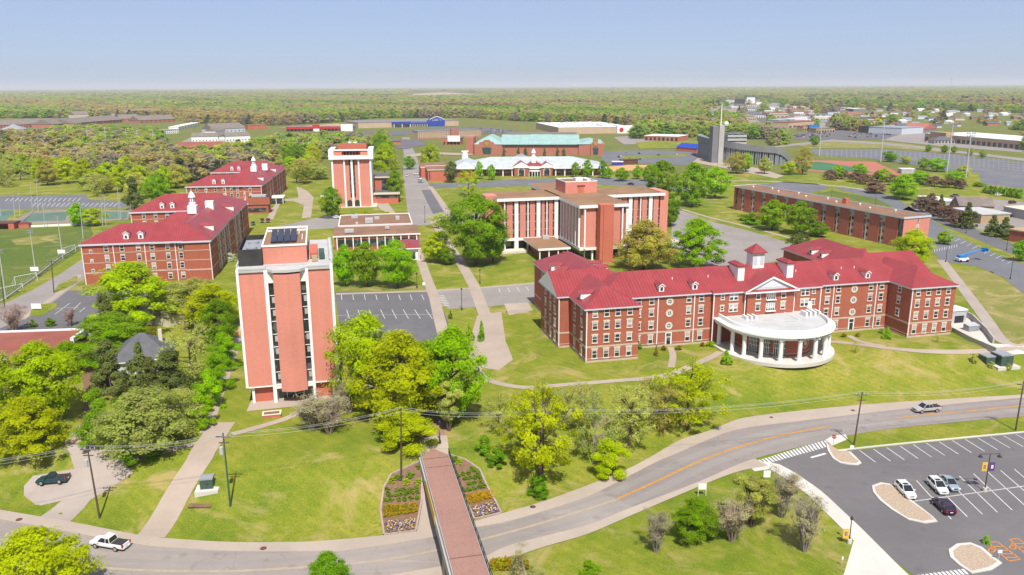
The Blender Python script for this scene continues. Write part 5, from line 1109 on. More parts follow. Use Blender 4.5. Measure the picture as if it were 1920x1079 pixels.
# ------------------------------------------------------------------ grandstand
gs = thing('stadium_grandstand', 'grey concrete grandstand with tall slab tower and raked back wall', 'grandstand', (0, 0, 0))
A = np.array([172.5, 735.0]); B = np.array([172.6, 664.0]); C = np.array([211.0, 646.0]); C2 = np.array([250, 655.0])
ctrl = [np.array([178.0, 748.0]), A, np.array([171.0, 700]), B + np.array([2, 8]), np.array([188, 653.5]), C, np.array([224, 653])]
cur = smooth(ctrl, 5); n = len(cur)
wl = MB(); rfm = MB(); cols = MB()
off = offset(cur, 38.0); off2 = offset(cur, -3.5)
hts = np.interp(np.arange(n) / (n - 1), [0, .18, .35, .55, .85, 1], [19, 18.5, 18.5, 18, 14.0, 4.5])
for i in range(n - 1):
    a, b, a2, b2, a3, b3 = cur[i], cur[i+1], off[i], off[i+1], off2[i], off2[i+1]; ha, hb_ = hts[i], hts[i+1]
    wl.poly([(*a, 0), (*b, 0), (*b, hb_ - 5), (*a, ha - 5)][::-1], 0); wl.poly([(*a2, 0), (*b2, 0), (*b2, 2.5), (*a2, 2.5)], 0)
    rfm.poly([(*a3, ha), (*b3, hb_), (*b2, 2.5), (*a2, 2.5)][::-1], 0); rfm.poly([(*a3, ha - 5), (*b3, hb_ - 5), (*b3, hb_), (*a3, ha)][::-1], 0); rfm.poly([(*a, ha - 5), (*b, hb_ - 5), (*b3, hb_ - 5), (*a3, ha - 5)], 1)
    for t in (0.1, .4, .7):
        p = a * (1 - t) + b * t; d = (b - a) / np.linalg.norm(b - a); cols.obox(p - np.array([-d[1], d[0]]) * 1.3, (d[0], d[1]), .35, 1.2, 0, (ha + hb_) / 2 - 5.1)
wl.build('back_wall', M['grey_concrete'], gs); rfm.build('seating_deck', [M['grey_concrete'], M['pale_concrete']], gs); cols.build('buttress', M['grey_metal'], gs)
t_ = MB(); t_.box(165.5, 170.5, 664, 676, 0, 29.5, 0); t_.box(170.5, 174.6, 663, 668, 0, 30.5, 1); t_.build('tower', [M['grey_concrete'], M['pale_concrete']], gs)
t_ = MB()
for k in range(4): t_.box(181, 197, 676, 690, 11 + k * 3.0, 12.9 + k * 3.0, 0); t_.box(181.5, 196.5, 676.5, 689.5, 12.9 + k*3.0, 14 + k*3.0, 1)
t_.build('press_box', [M['pale_concrete'], M['glass']], gs)
t_ = MB(); t_.tube((172, 666, 30), (172, 666, 48), .5, .25); t_.lathe([(0, 29.5), (1.6, 30), (2.0, 31.5), (1.6, 33), (0, 33.4)], (177, 668), 10); t_.build('antenna', M['white'], gs)

# ------------------------------------------------------------------ far buildings
def fbox(name, label, cat, pxa, pxb, depth, h, wall, roof, rtype='flat', group=None, extra=None, par=.5):
    a, b = P(*pxa, 0), P(*pxb, 0); d = (b - a)[:2]; L = float(np.linalg.norm(d)); an = math.atan2(d[1], d[0])
    o = thing(name, label, cat, tuple(a), an, group)
    s = MB(); s.box(0, L, 0, depth, -.3, h, 0); s.build('wall', wall, o)
    s = MB()
    if rtype == 'flat': s.box(-.3, L + .3, -.3, depth + .3, h, h + par, 0)
    elif rtype == 'gable': s.hip(0, L, 0, depth, h, .45, .5, 0, None, gx0=True, gx1=True) if L >= depth else s.hip(0, L, 0, depth, h, .45, .5, 0, None, gy0=True, gy1=True)
    else: s.hip(0, L, 0, depth, h, .45, .6, 0)
    s.build('roof', roof, o)
    if extra: extra(o, L, depth, h)
    return o
def wstrip(z0, z1, n, mat='glass', frac=.6):
    def f(o, L, D, h):
        s = MB(); p = L / n
        for i in range(n): s.box(i*p + p*(1-frac)/2, i*p + p*(1+frac)/2, -.12, -.01, z0, z1)
        s.build('window_row', M[mat], o)
    return f
def wrows(rows, n, mat='glass', frac=.35, hgt=1.6):
    def f(o, L, D, h):
        s = MB(); p = L / n
        for z in rows:
            for i in range(n): s.box(i*p + p*(1-frac)/2, i*p + p*(1+frac)/2, -.15, -.01, z, z + hgt)
        s.build('window_row', M[mat], o)
    return f
def seq(*fs):
    def f(*a):
        for g in fs: g(*a)
    return f
# blue gabled home store
def store(o, L, D, h):
    s = MB(); k = L * .76
    s.box(k - 14, k + 14, -6, 3, 0, 9.5, 0); s.poly([(k - 12.5, -6.1, 9.5), (k + 12.5, -6.1, 9.5), (k + 9.5, -6.1, 12.2), (k, -6.1, 15.5), (k - 9.5, -6.1, 12.2)]); s.poly([(k - 12.5, 3, 9.5), (k - 9.5, 3, 12.2), (k, 3, 15.5), (k + 9.5, 3, 12.2), (k + 12.5, 3, 9.5)]); s.poly([(k - 9.5, -6.1, 12.2), (k, -6.1, 15.5), (k, 3, 15.5), (k - 9.5, 3, 12.2)]); s.poly([(k, -6.1, 15.5), (k + 9.5, -6.1, 12.2), (k + 9.5, 3, 12.2), (k, 3, 15.5)])
    s.box(k - 46, k - 14, -4, 0, 4.2, 7.2, 0); s.box(L*.32, L*.5, -6, 0, 5, 8.6, 0); g = s.build('entrance_gable', M['blue_sign'], o)
    s = MB()
    for x in (-20, -15, 0, 15): pass
    P4 = [(-12.5, 9.5), (-9.5, 12.2), (0, 15.5), (9.5, 12.2), (12.5, 9.5)]
    for a, b in zip(P4[:-1], P4[1:]): s.poly([(k + a[0], -6.4, a[1]), (k + b[0], -6.4, b[1]), (k + b[0], -6.4, b[1] + 1.1), (k + a[0], -6.4, a[1] + 1.1)])
    s.build('trim', M['white'], g)
    s = MB(); pts, n = text_strokes("LOWE'S"); c = .66
    for cx, cz in pts: x = k + (cx - n/2) * c; s.poly([(x, -6.5, 8.6 + cz*c), (x + c*1.02, -6.5, 8.6 + cz*c), (x + c*1.02, -6.5, 8.6 + cz*c + c*1.02), (x, -6.5, 8.6 + cz*c + c*1.02)])
    s.build('lettering', M['white_bright'], g)
    s = MB()
    for x in np.arange(k - 44, k - 14, 4): s.box(x, x + .7, -4, -3.4, 0, 4.2)
    for x in (L*.33, L*.41, L*.49): s.box(x, x + 1, -6, -5, 0, 5)
    s.build('column', M['white'], o)
fbox('home_store', 'long pale store with blue gabled entrance at the forest edge', 'store', (672, 241), (860, 236), 90, 8.2, M['tan_brick'], M['grey_concrete'], 'flat', None, store)
def redstripe(o, L, D, h):
    s = MB(); s.box(0, L*.82, -3, .5, h - 2.4, h + .8); s.box(L*.4, L*.5, -3.4, 1, h - 2, h + 3.4); s.build('awning', M['red_sign'], o)
    s = MB(); s.box(L*.82, L, -2, 2, 0, h + 3.8); s.box(L*.41, L*.5, -3.2, -2.9, 0, h - 2); s.build('shop_front', M['white'], o)
    wstrip(.5, h - 2.6, 18)(o, L, D, h)
fbox('strip_mall', 'low shop row with red canopy stripe beyond the far tower', 'shop row', (537, 247), (662, 246), 30, 6.0, M['pale_concrete'], M['grey_concrete'], 'flat', None, redstripe)
fbox('hotel', 'long cream three storey hotel in front of the store car park', 'hotel', (784, 262), (902, 258), 20, 9.5, M['tan_brick'], M['grey_concrete'], 'flat', None, seq(wrows((1.2, 4.2, 7.0), 26), lambda o, L, D, h: (lambda s: (s.box(-.3, L + .2, -.3, 0, 0, 1.1), s.box(L*.5, L*.62, -4, 0, 0, h + 2.4), s.build('stone_base', M['pink_brick'], o)))(MB())))
fbox('cinema', 'small brick and white building with three dark doors before the hotel', 'shop', (830, 272), (863, 272), 26, 7.0, M['coral_deep'], M['grey_concrete'], 'flat', None, seq(lambda o, L, D, h: (lambda s: (s.box(L*.3, L, -2, 0, 3.6, h + 3), s.build('front', M['white'], o)))(MB()), wrows((.3,), 5, 'dark_mesh', .55, 3.2)))
fbox('restaurant', 'dark roofed restaurant beside the trees right of the far tower', 'restaurant', (724, 273), (752, 272), 26, 4.2, M['coral_deep'], M['shingle'], 'hip')
def target_roof(o, L, D, h):
    s = MB(); rr = random.Random(3)
    for i in range(40):
        x, y = rr.uniform(4, L - 8), rr.uniform(6, D - 6); s.box(x, x + 3, y, y + 3, h + .5, h + 1.8)
    s.build('roof_unit', M['galv'], o)
    s = MB(); s.box(L*.8, L + 6, -4, 2, 0, h + 2); s.build('corner_block', M['white'], o); s = MB(); s.lathe([(0, 0), (3, 0)], n=14); e = s.build('emblem', M['red_sign'], o, (L*.86, -4.2, h*.55)); e.rotation_euler = (rad(90), 0, 0)
fbox('big_store', 'huge white roofed store behind the teal arena', 'store', (1047, 252), (1182, 250), 150, 8.5, M['tan_brick'], M['roof_white'], 'flat', None, target_roof)
fbox('bank', 'flat pale roofed bank with dark glass left of the grandstand', 'bank', (1208, 264), (1272, 266), 34, 5.5, M['coral_deep'], M['white'], 'flat', None, wstrip(.4, 4.2, 8))
fbox('field_office', 'low blue roofed building left of the grandstand', 'building', (1268, 284), (1306, 287), 16, 4, M['coral_deep'], M['blue_sign'], 'gable')
fbox('restaurant', 'dark roofed steep building behind the grandstand', 'restaurant', (1402, 258), (1448, 256), 40, 6.5, M['coral_deep'], M['shingle'], 'hip')
# right-hand stores
fbox('long_store', 'long white roofed shopping strip at the right edge', 'store', (1733, 264), (1945, 284), 60, 8.0, M['tan_brick'], M['roof_white'], 'flat', None, seq(wstrip(.5, 4.5, 22), lambda o, L, D, h: (lambda s: (s.box(L*.1, L*.26, -6, 4, 0, h + 3), s.build('entrance_block', M['straw'], o)))(MB())))
fbox('warehouse', 'pale grey metal warehouse left of the shopping strip', 'warehouse', (1628, 250), (1690, 253), 50, 8, M['pale_fascia'], M['grey_metal'], 'flat', None, lambda o, L, D, h: (lambda s: (s.box(-14, .1, -1, 20, 0, h + 1), s.build('dark_block', M['dark_mesh'], o)))(MB()))
fbox('kiosk', 'drive through kiosk with dark roof in the pale car park', 'kiosk', (1752, 270), (1790, 270), 14, 4, M['pale_concrete'], M['shingle'], 'hip', None, wstrip(.8, 3, 6))
fbox('shop', 'orange roofed shop beside the warehouse', 'shop', (1690, 248), (1728, 250), 30, 5, M['grey_concrete'], M['track_red'], 'gable')
far = [(1310,228,1345,228,16,'pale_concrete','track_red','red fronted shops behind the grandstand aerial'),(1318,222,1340,222,20,'grey_metal','roof_white','white roofed shop beside the highway bend'),(1430,208,1460,208,30,'white','roof_white','white box shop on the right of the highway'),(1448,222,1500,221,28,'tan_brick','shingle_tan','tan flat shop right of the highway'),(1500,212,1520,211,40,'tan_brick','track_red','tan store with orange end wall'),(1460,232,1490,230,22,'grey_metal','roof_teal','pale teal shed beside the highway'),(1490,231,1524,229,22,'white','roof_white','white shed beside the highway'),(1478,241,1530,237,24,'tan_brick','roof_maroon','tan shop with reddish roof'),(1505,246,1530,245,12,'straw','track_red','small orange fronted cafe'),(1517,246,1536,246,12,'boom_blue','boom_blue','bright blue roofed shop among the far shops'),(1530,250,1565,249,16,'straw','shingle_tan','tan shop behind the field light mast'),(1400,194,1415,194,40,'white','purple','white hotel beside a purple block near the horizon'),(1378,195,1397,195,40,'dark_mesh','shingle','dark building near the horizon highway'),(1360,192,1378,192,40,'pale_fascia','roof_white','pale building near the horizon highway'),(1418,197,1432,197,30,'white','roof_white','small white block near the horizon'),(1428,180,1440,180,60,'boom_blue','boom_blue','blue roofed shed near the horizon'),(1552,190,1570,190,60,'pale_fascia','roof_white','distant pale shed in the forest'),(1583,187,1600,186,60,'white','roof_white','distant white shed in the forest'),(1018,169,1042,169,160,'white','roof_white','distant long white shed left of the water tower'),(1546,208,1562,208,24,'white','shingle_tan','white house with tan roof at the wood edge'),(1598,218,1618,216,24,'tan_brick','track_red','house with orange roof right of the shops'),(1570,208,1600,210,30,'grey_concrete','roof_white','long grey shed right of the shops')]
for i, (x0, y0, x1, y1, d, wm, rm_, lb) in enumerate(far):
    hgt = 5.5 + (i * 7 % 5) * .6 + (14 if lb.startswith('white hotel') else 0) + (8 if 'dark building' in lb else 0)
    fbox('shop', lb, 'building', (x0, y0), (x1, y1), d, hgt, M[wm], M[rm_], 'flat', None, wstrip(.6, 3.2, 7) if y0 > 200 else None)
# left side apartments
def apt(px0, py0, px1, py1, lb, d=14, h=6.5, wm='white', rm_='shingle_tan', rt='gable', g=None):
    return fbox('apartment_block', lb, 'apartments', (px0, py0), (px1, py1), d, h, M[wm], M[rm_], rt, g, wrows((1, 3.9), 8, 'glass', .3, 1.3))
apt(360, 272, 410, 271, 'white apartment block with grey roof, front left of its court', 16, 9); apt(412, 271, 432, 270, 'white apartment block with grey gable in the middle of its court', 18, 9); apt(424, 271, 470, 269, 'white apartment block with grey roof, front right of its court', 16, 9)
apt(385, 258, 405, 258, 'small white gabled apartment block behind the others', 30, 8); apt(400, 254, 460, 251, 'long grey roofed apartment block at the back of its court', 30, 8, 'pale_fascia')
fbox('motel', 'low pink roofed building with open bays before the white apartments', 'motel', (334, 286), (420, 284), 22, 4.2, M['pink_brick'], M['roof_maroon'], 'gable', None, wstrip(.4, 3.2, 14, 'glass', .5))
gl = [(0,242,50,240),(45,240,110,237),(100,240,140,236),(135,238,190,233),(180,234,230,230),(225,229,262,228),(262,232,330,229)]
ol = ['grey shingled apartment row at the far left edge','grey shingled apartment row second from the left edge','grey shingled apartment row above the blue house','grey shingled apartment row in the middle of the estate','grey shingled apartment row before the dark pines','grey shingled apartment row at the right of the dark pines','pinkish roofed apartment row nearest the estate road']
for (a, b, c, d), lb in zip(gl, ol): apt(a, b, c, d, lb, 34, 5.5, 'pink_brick')
apt(2, 258, 46, 257, 'pale blue house block at the left edge', 26, 10, 'pale_fascia', 'grey_metal', 'hip'); apt(140, 223, 172, 222, 'pale apartment block behind the dark pines', 30, 8, 'cream'); apt(208, 222, 235, 222, 'cream gabled block behind the dark pines', 30, 9, 'cream'); apt(240, 221, 296, 220, 'long grey roofed block behind the dark pines', 40, 9, 'pale_fascia')
apt(305, 252, 335, 250, 'white flat block beside the estate road', 14, 5, 'white', 'grey_metal', 'flat'); apt(335, 245, 375, 236, 'long white shed along the estate road', 14, 5, 'white', 'roof_white', 'flat'); apt(465, 243, 500, 242, 'orange brick building at the wood edge', 20, 6, 'coral_deep', 'roof_brown', 'flat')
fbox('house', 'white and blue flat roofed house in the left woods', 'house', (95, 290), (160, 287), 12, 4.0, M['pale_fascia'], M['roof_white'], 'flat'); fbox('house', 'pale roofed bungalow at the left edge of the woods', 'house', (8, 284), (36, 281), 12, 3.4, M['cream'], M['shingle_tan'], 'gable')
# scattered suburban houses at right
hp = [(1640,222),(1662,224),(1690,232),(1668,236),(1720,236),(1748,240),(1752,232),(1770,232),(1795,238),(1728,216),(1742,212),(1800,214),(1812,218),(1835,220),(1850,224),(1780,210),(1862,212),(1700,200),(1610,205),(1650,204),(1836,206),(1760,200),(1880,217),(1780,222)]
near_ = ['by the shopping strip roof','beyond the warehouse','at the wood edge above the mast','between two green trees','near the right edge','behind the highway shops']
roofs = ['shingle', 'shingle_tan', 'roof_white', 'roof_maroon', 'grey_metal']; rn = ['dark', 'tan', 'white', 'reddish', 'grey']
for i, (x, y) in enumerate(hp):
    sc_ = 1 + i % 3 * .2; k = i % 5; w_ = 7 + i % 4 * 2
    fbox('house', '%s roofed suburban house among trees right of the stores' % rn[k], 'house', (x, y), (x + w_, y + (.4 if i % 2 else -.3)), 11, 3.4, M[('cream', 'white', 'pale_fascia')[i % 3]], M[roofs[k]], ('gable', 'hip')[i % 2], '%s roofed suburban houses among trees' % rn[k])
# highway strip
def strip(poly, n, seed):
    rr = random.Random(seed); wp = [tuple(P(x, y)[:2]) for x, y in poly]; xs = [p[0] for p in wp]; ys = [p[1] for p in wp]; c = 0; got = []
    while c < n:
        x, y = rr.uniform(min(xs), max(xs)), rr.uniform(min(ys), max(ys))
        if not inpoly(x, y, wp) or any(abs(x - a) < 45 and abs(y - b) < 60 for a, b in got): continue
        got.append((x, y)); L = rr.uniform(16, 42); D = rr.uniform(14, 30); h = rr.uniform(4, 6.5); ki = rr.randrange(5)
        o = thing('shop', '%s roofed low shop on the highway strip' % ('white', 'grey', 'tan', 'reddish', 'pale grey')[ki], 'building', (x, y, 0), rr.uniform(-.3, .3), '%s roofed low shops on the highway strip' % ('white', 'grey', 'tan', 'reddish', 'pale grey')[ki])
        s = MB(); s.box(0, L, 0, D, 0, h); s.build('wall', M[('white', 'tan_brick', 'cream', 'pale_concrete')[rr.randrange(4)]], o); s = MB(); s.box(-.4, L + .4, -.4, D + .4, h, h + .6); s.build('roof', M[('roof_white', 'shingle', 'shingle_tan', 'roof_maroon', 'grey_metal')[ki]], o); wstrip(.6, 3, 6)(o, L, D, h); c += 1
def inpoly(x, y, poly):
    r = False; n = len(poly)
    for i in range(n):
        x1, y1 = poly[i]; x2, y2 = poly[(i+1) % n]
        if (y1 > y) != (y2 > y) and x < (x2 - x1) * (y - y1) / (y2 - y1) + x1: r = not r
    return r
strip([(1330,222),(1342,206),(1380,198),(1408,212),(1418,232),(1370,232)], 14, 4); strip([(1422,206),(1490,204),(1550,220),(1560,240),(1480,238),(1445,222)], 18, 5); strip([(1345,196),(1385,188),(1440,190),(1500,202),(1420,202)], 12, 9); strip([(1560,246),(1640,240),(1630,228),(1560,226)], 8, 12)
HOUSES = [tuple(P(x, y)[:2]) for x, y in hp]
def hamlet(poly, n, seed, lb, big=1.0, gap=60):
    rr = random.Random(seed); wp = [tuple(P(x, y)[:2]) for x, y in poly]; xs = [p[0] for p in wp]; ys = [p[1] for p in wp]; c = 0; tries = 0
    while c < n and tries < 6000:
        tries += 1; x, y = rr.uniform(min(xs), max(xs)), rr.uniform(min(ys), max(ys))
        if not inpoly(x, y, wp) or any(abs(x - a) < gap * .6 and abs(y - b) < gap for a, b in HOUSES): continue
        HOUSES.append((x, y)); L = rr.uniform(11, 20) * big; D = rr.uniform(9, 13) * big; ki = rr.choice((0, 1, 1, 2, 2, 3, 3, 3)); nm = ('white', 'grey', 'tan', 'dark')[ki]
        o = thing('house', '%s roofed house %s' % (nm, lb), 'house', (x, y, 0), rr.uniform(-.5, .5), '%s roofed houses %s' % (nm, lb))
        s = MB(); s.box(0, L, 0, D, 0, 3.6); s.build('wall', M[('white', 'cream', 'pale_fascia', 'pink_brick')[rr.randrange(4)]], o); s = MB(); s.hip(0, L, 0, D, 3.6, .42, .5, gx0=True, gx1=True); s.build('roof', M[('roof_white', 'grey_metal', 'shingle_tan', 'shingle')[ki]], o); c += 1
hamlet([(1480,214),(1560,208),(1700,205),(1925,214),(1925,242),(1745,240),(1640,246)], 55, 21, 'in the wooded suburb above the shopping strip')
hamlet([(1440,204),(1925,206),(1925,186),(1460,186)], 26, 22, 'in the far suburb below the radio mast', 1.5, 120); hamlet([(1000,190),(1440,196),(1440,178),(1000,176)], 14, 23, 'in the far woods below the water tower', 1.8, 200); hamlet([(20,215),(960,212),(960,182),(20,186)], 22, 24, 'in the far woods left of the water tower', 1.6, 200)
# maintenance sheds right
fbox('shed', 'long white roofed shed nearest the purple leaved trees', 'shed', (1718, 384), (1760, 394), 9, 4.2, M['pale_concrete'], M['roof_white'], 'flat')
fbox('shed', 'tan roofed maintenance shed with brown door', 'shed', (1798, 401), (1862, 403), 15, 4.0, M['straw'], M['shingle_tan'], 'gable', None, lambda o, L, D, h: (lambda s: (s.box(L*.55, L*.75, -.1, 0, 0, 3.4), s.build('door', M['rust'], o)))(MB()))
fbox('shed', 'bright white roofed shed behind the two conifers', 'shed', (1838, 420), (1892, 418), 20, 4.0, M['straw'], M['white_bright'], 'flat'); fbox('shed', 'cream roofed open shed at the right edge', 'shed', (1880, 404), (1960, 420), 14, 4, M['pale_concrete'], M['cream'], 'flat'); fbox('shed', 'tan flat shed with dark red bin at the right edge', 'shed', (1890, 452), (1990, 470), 18, 4.5, M['hall_brick'], M['straw'], 'flat')
fbox('bleachers', 'small white bleacher block beside the running track', 'bleachers', (1690, 326), (1714, 326), 6, 3.0, M['pale_concrete'], M['white'], 'flat')
fbox('dugout', 'dark long dugout by the clay infield', 'dugout', (1166, 309), (1196, 308), 5, 3.5, M['rust'], M['rust'], 'flat'); fbox('dugout', 'blue and white low dugout by the clay infield', 'dugout', (1148, 310), (1168, 310), 5, 2.4, M['blue_sign'], M['white'], 'flat')
# water tower and radio mast on the horizon
wq = P(1076, 169, 0); wt = thing('water_tower', 'white water tower near the horizon', 'water tower', tuple(wq)); s = MB(); s.lathe([(0, 0), (14, 0), (9, 4), (9, 52), (22, 60), (26, 70), (22, 80), (0, 86)], n=14); s.build('tank', M['white'], wt)
mq = P(1782, 168, 0); mt = thing('radio_mast', 'thin lattice radio mast rising above the horizon at right', 'mast', tuple(mq)); s = MB(); s.tube((0, 0, 0), (0, 0, 150), 3.0, 1.4, 4); s.box(-9, 9, -2, 2, 118, 124); s.box(-6, 6, -2, 2, 95, 99); s.build('mast', M['grey_metal'], mt)
# ------------------------------------------------------------------ trees
def quads(pos, nrm, size, asp=1.0, jit=0.35, rng=NR):
    n = len(pos)
    r = rng.normal(size=(n, 3)); u = np.cross(nrm, r); u /= np.linalg.norm(u, axis=1)[:, None] + 1e-9; v = np.cross(nrm, u)
    s = size * (1 + jit * (rng.random(n) * 2 - 1)); su = (s * asp)[:, None]; sv = s[:, None]
    V = np.stack([pos - u*su, pos - v*sv*.8, pos + u*su, pos + v*sv*.8], 1).reshape(-1, 3)
    return V
def mesh_quads(name, V, mat):
    n = len(V) // 4; me = bpy.data.meshes.new(name)
    me.vertices.add(4*n); me.vertices.foreach_set('co', V.ravel()); me.loops.add(4*n); me.loops.foreach_set('vertex_index', np.arange(4*n)); me.polygons.add(n)
    me.polygons.foreach_set('loop_start', np.arange(0, 4*n, 4)); me.polygons.foreach_set('loop_total', np.full(n, 4)); me.materials.append(mat); me.update(); me.validate()
    return me
SHAPES = {  # z0, z1, radius fn(t), clumps, clump radius, flatten
 'round': (.16, 1.0, lambda t: .50 * np.sqrt(np.clip(1 - (2*t - .92)**2 / 1.1, 0, 1)), 120, .105),
 'spread': (.20, 1.0, lambda t: .50 * np.clip(1.0 - (1.35*t - .35)**2, 0.05, 1)**.6, 115, .10),
 'loose': (.18, 1.0, lambda t: .50 * np.sqrt(np.clip(1 - (2*t - .95)**2 / 1.15, 0, 1)), 70, .085),
 'oval': (.10, 1.0, lambda t: .48 * np.sqrt(np.clip(1 - (2*t - .8)**2 / 1.5, 0, 1)), 105, .10),
 'cone': (.05, 1.0, lambda t: .50 * (1 - t)**.8 + .02, 110, .085),
 'pine': (.12, 1.0, lambda t: .50 * np.clip(1.02 - t, 0, 1)**.5 * (0.75 + .25*np.sin(9*t)), 90, .095),
 'shrub': (.02, 1.0, lambda t: .50 * np.sqrt(np.clip(1 - (1.25*t - .3)**2, 0, 1)), 30, .14),
 'vase': (.25, 1.0, lambda t: .14 + .36 * np.clip(t * 1.5, 0, 1) * np.sqrt(np.clip(1.15 - t, 0, 1)), 34, .10),
 'dense': (.02, 1.0, lambda t: .50 * np.clip(1 - (2*t - .9)**4 * .8, .1, 1), 40, .12),
}
TIER = {'L': (24000, .0128), 'M': (8000, .0215), 'S': (1300, .05)}
PROTO = {}
def tree_proto(shape, kind, tier, var):
    k = (shape, kind, tier, var)
    if k in PROTO: return PROTO[k]
    rng = np.random.default_rng(abs(hash((shape, var))) % 1000 if False else (sum(map(ord, shape)) * 7 + var * 131) % 9973)
    z0, z1, rf, nc, cr = SHAPES[shape]; nl, ls = TIER[tier]
    if shape == 'loose': nl = int(nl * (.33 if kind == 'Y' else .16)); ls *= .95
    if shape == 'vase': nl = int(nl * .9)
    if kind in ('W', 'K'): nl = int(nl * .15)
    lob = rng.normal(size=(5, 2)) * 2.0
    cen = []
    while len(cen) < nc:
        t = rng.random(); a = rng.random() * 2 * math.pi
        wob = 1 + .16 * math.sin(2*a + lob[0, 0]) + .13 * math.sin(3*a + 4*t + lob[1, 0]) + .10 * math.sin(5*a - 7*t + lob[2, 0])
        R = float(rf(np.array(t))) * wob; r = max(0, R - cr * .75) * (rng.random() ** .27)
        cen.append((r*math.cos(a), r*math.sin(a), z0 + (z1 - z0) * (t * .94)))
    cen = np.array(cen)
    wt = rng.random(nc) * .9 + .3; wt /= wt.sum(); idx = rng.choice(nc, nl, p=wt); rad_ = cr * (0.65 + .8 * rng.random(nc))
    d = rng.normal(size=(nl, 3)); d /= np.linalg.norm(d, axis=1)[:, None]; q = rng.random(nl) ** (.55)
    off = d * (q * rad_[idx])[:, None]; off[:, 2] *= .62
    pos = cen[idx] + off
    pos[:, 2] = np.clip(pos[:, 2], .012, 1.02)
    axis_c = np.array([0, 0, z0 + (z1 - z0) * .45]); out = pos - axis_c; out /= np.linalg.norm(out, axis=1)[:, None] + 1e-6
    nr = d * .35 + out * .55 + np.array([0, 0, .55]) + rng.normal(size=(nl, 3)) * .42; nr /= np.linalg.norm(nr, axis=1)[:, None]
    asp = {'cone': 1.5, 'pine': 1.5}.get(shape, 1.15)
    if kind in ('W', 'K'): asp = 5.0; ls *= .42
    cm = mesh_quads('crown', quads(pos, nr, np.full(nl, ls) * (0.7 + .6 * rng.random(nl)), asp, .3, rng), LEAF[kind])
    tm = MB()
    bark = M['trunk_pale'] if kind in ('Y', 'O', 'W') and var == 1 else (M['twig'] if kind in ('W', 'K') else M['trunk'])
    if shape == 'vase':
        for i in range(7):
            a = i * .9 + rng.random() * .4; b = (.03*math.cos(a), .03*math.sin(a), 0); m_ = (.10*math.cos(a), .10*math.sin(a), .28); tm.tube(b, m_, .016, .011, 5)
            for j in range(8):
                c = cen[rng.integers(nc)]; p2 = Vector(m_).lerp(Vector(c), .55) + Vector(rng.normal(size=3) * .02); tm.tube(m_, p2, .009, .005, 4, 0, False)
                for e in range(9): c2 = Vector(cen[rng.integers(nc)]).lerp(Vector(c), .65) + Vector(rng.normal(size=3) * .04); tm.tube(p2, c2, .0034, .0016, 3, 0, False)
    elif shape not in ('shrub', 'dense'):
        lean = rng.normal(size=2) * .03; top = Vector((lean[0], lean[1], z0 + (z1 - z0) * (.85 if shape in ('cone', 'pine') else .45))); thick = .024 if shape != 'loose' else .020
        midp = Vector((lean[0]*.3, lean[1]*.3, top.z * .5)); tm.tube((0, 0, -.03), midp, thick * 1.25, thick * .9, 7); tm.tube(midp, top, thick * .9, thick * .35, 6)
        for c in cen[:: 3 if tier == 'L' else 8]:
            f = min(.95, max(.15, (c[2] - .1) / 1.1)); s = midp.lerp(top, max(0, min(1, (c[2] * .75 - midp.z) / max(.05, top.z - midp.z)))); tm.tube(s, Vector(c) , thick * .38, .003, 4, 0, False)
            if tier == 'L' and shape in ('loose', 'spread'):
                for e in range(2): tm.tube(s.lerp(Vector(c), .6), Vector(c) + Vector(rng.normal(size=3) * .07), .0045, .002, 3, 0, False)
    else:
        for i in range(5): c = cen[rng.integers(nc)]; tm.tube((0, 0, -.03), Vector(c) * .8, .02, .006, 4)
    PROTO[k] = (tm.mesh('trunk', [bark]), cm)
    return PROTO[k]
TREES = []
def plant(q, hgt, wid, kind, shape, tier, label, cat='tree', group=None, var=None, name=None):
    v = random.randrange(2) if var is None else var
    tm, cm = tree_proto(shape, kind, tier, v)
    nm = name or {'cone': 'conifer', 'pine': 'pine_tree', 'shrub': 'shrub', 'dense': 'clipped_shrub'}.get(shape, 'tree')
    r = thing(nm, label, cat, (q[0], q[1], q[2] - .02), random.uniform(0, 6.28), group)
    r.scale = (wid, wid, hgt)
    link('trunk', tm, r); link('crown', cm, r); TREES.append(r)
    return r
def T(kind, shape, x, yb, yt, wpx, label, tier=None, cat=None, group=None, var=None):
    q = G(x, yb); h = PY(x, yt, q[1])[2] - q[2]; wd = wpx * scale_at(q) * 1.08
    if tier is None: tier = 'L' if wpx > 58 and yb > 440 else 'M'
    return plant(q, max(h, .5), wd, kind, shape, tier, label, cat or ('shrub' if shape in ('shrub', 'dense') else 'tree'), group, var)
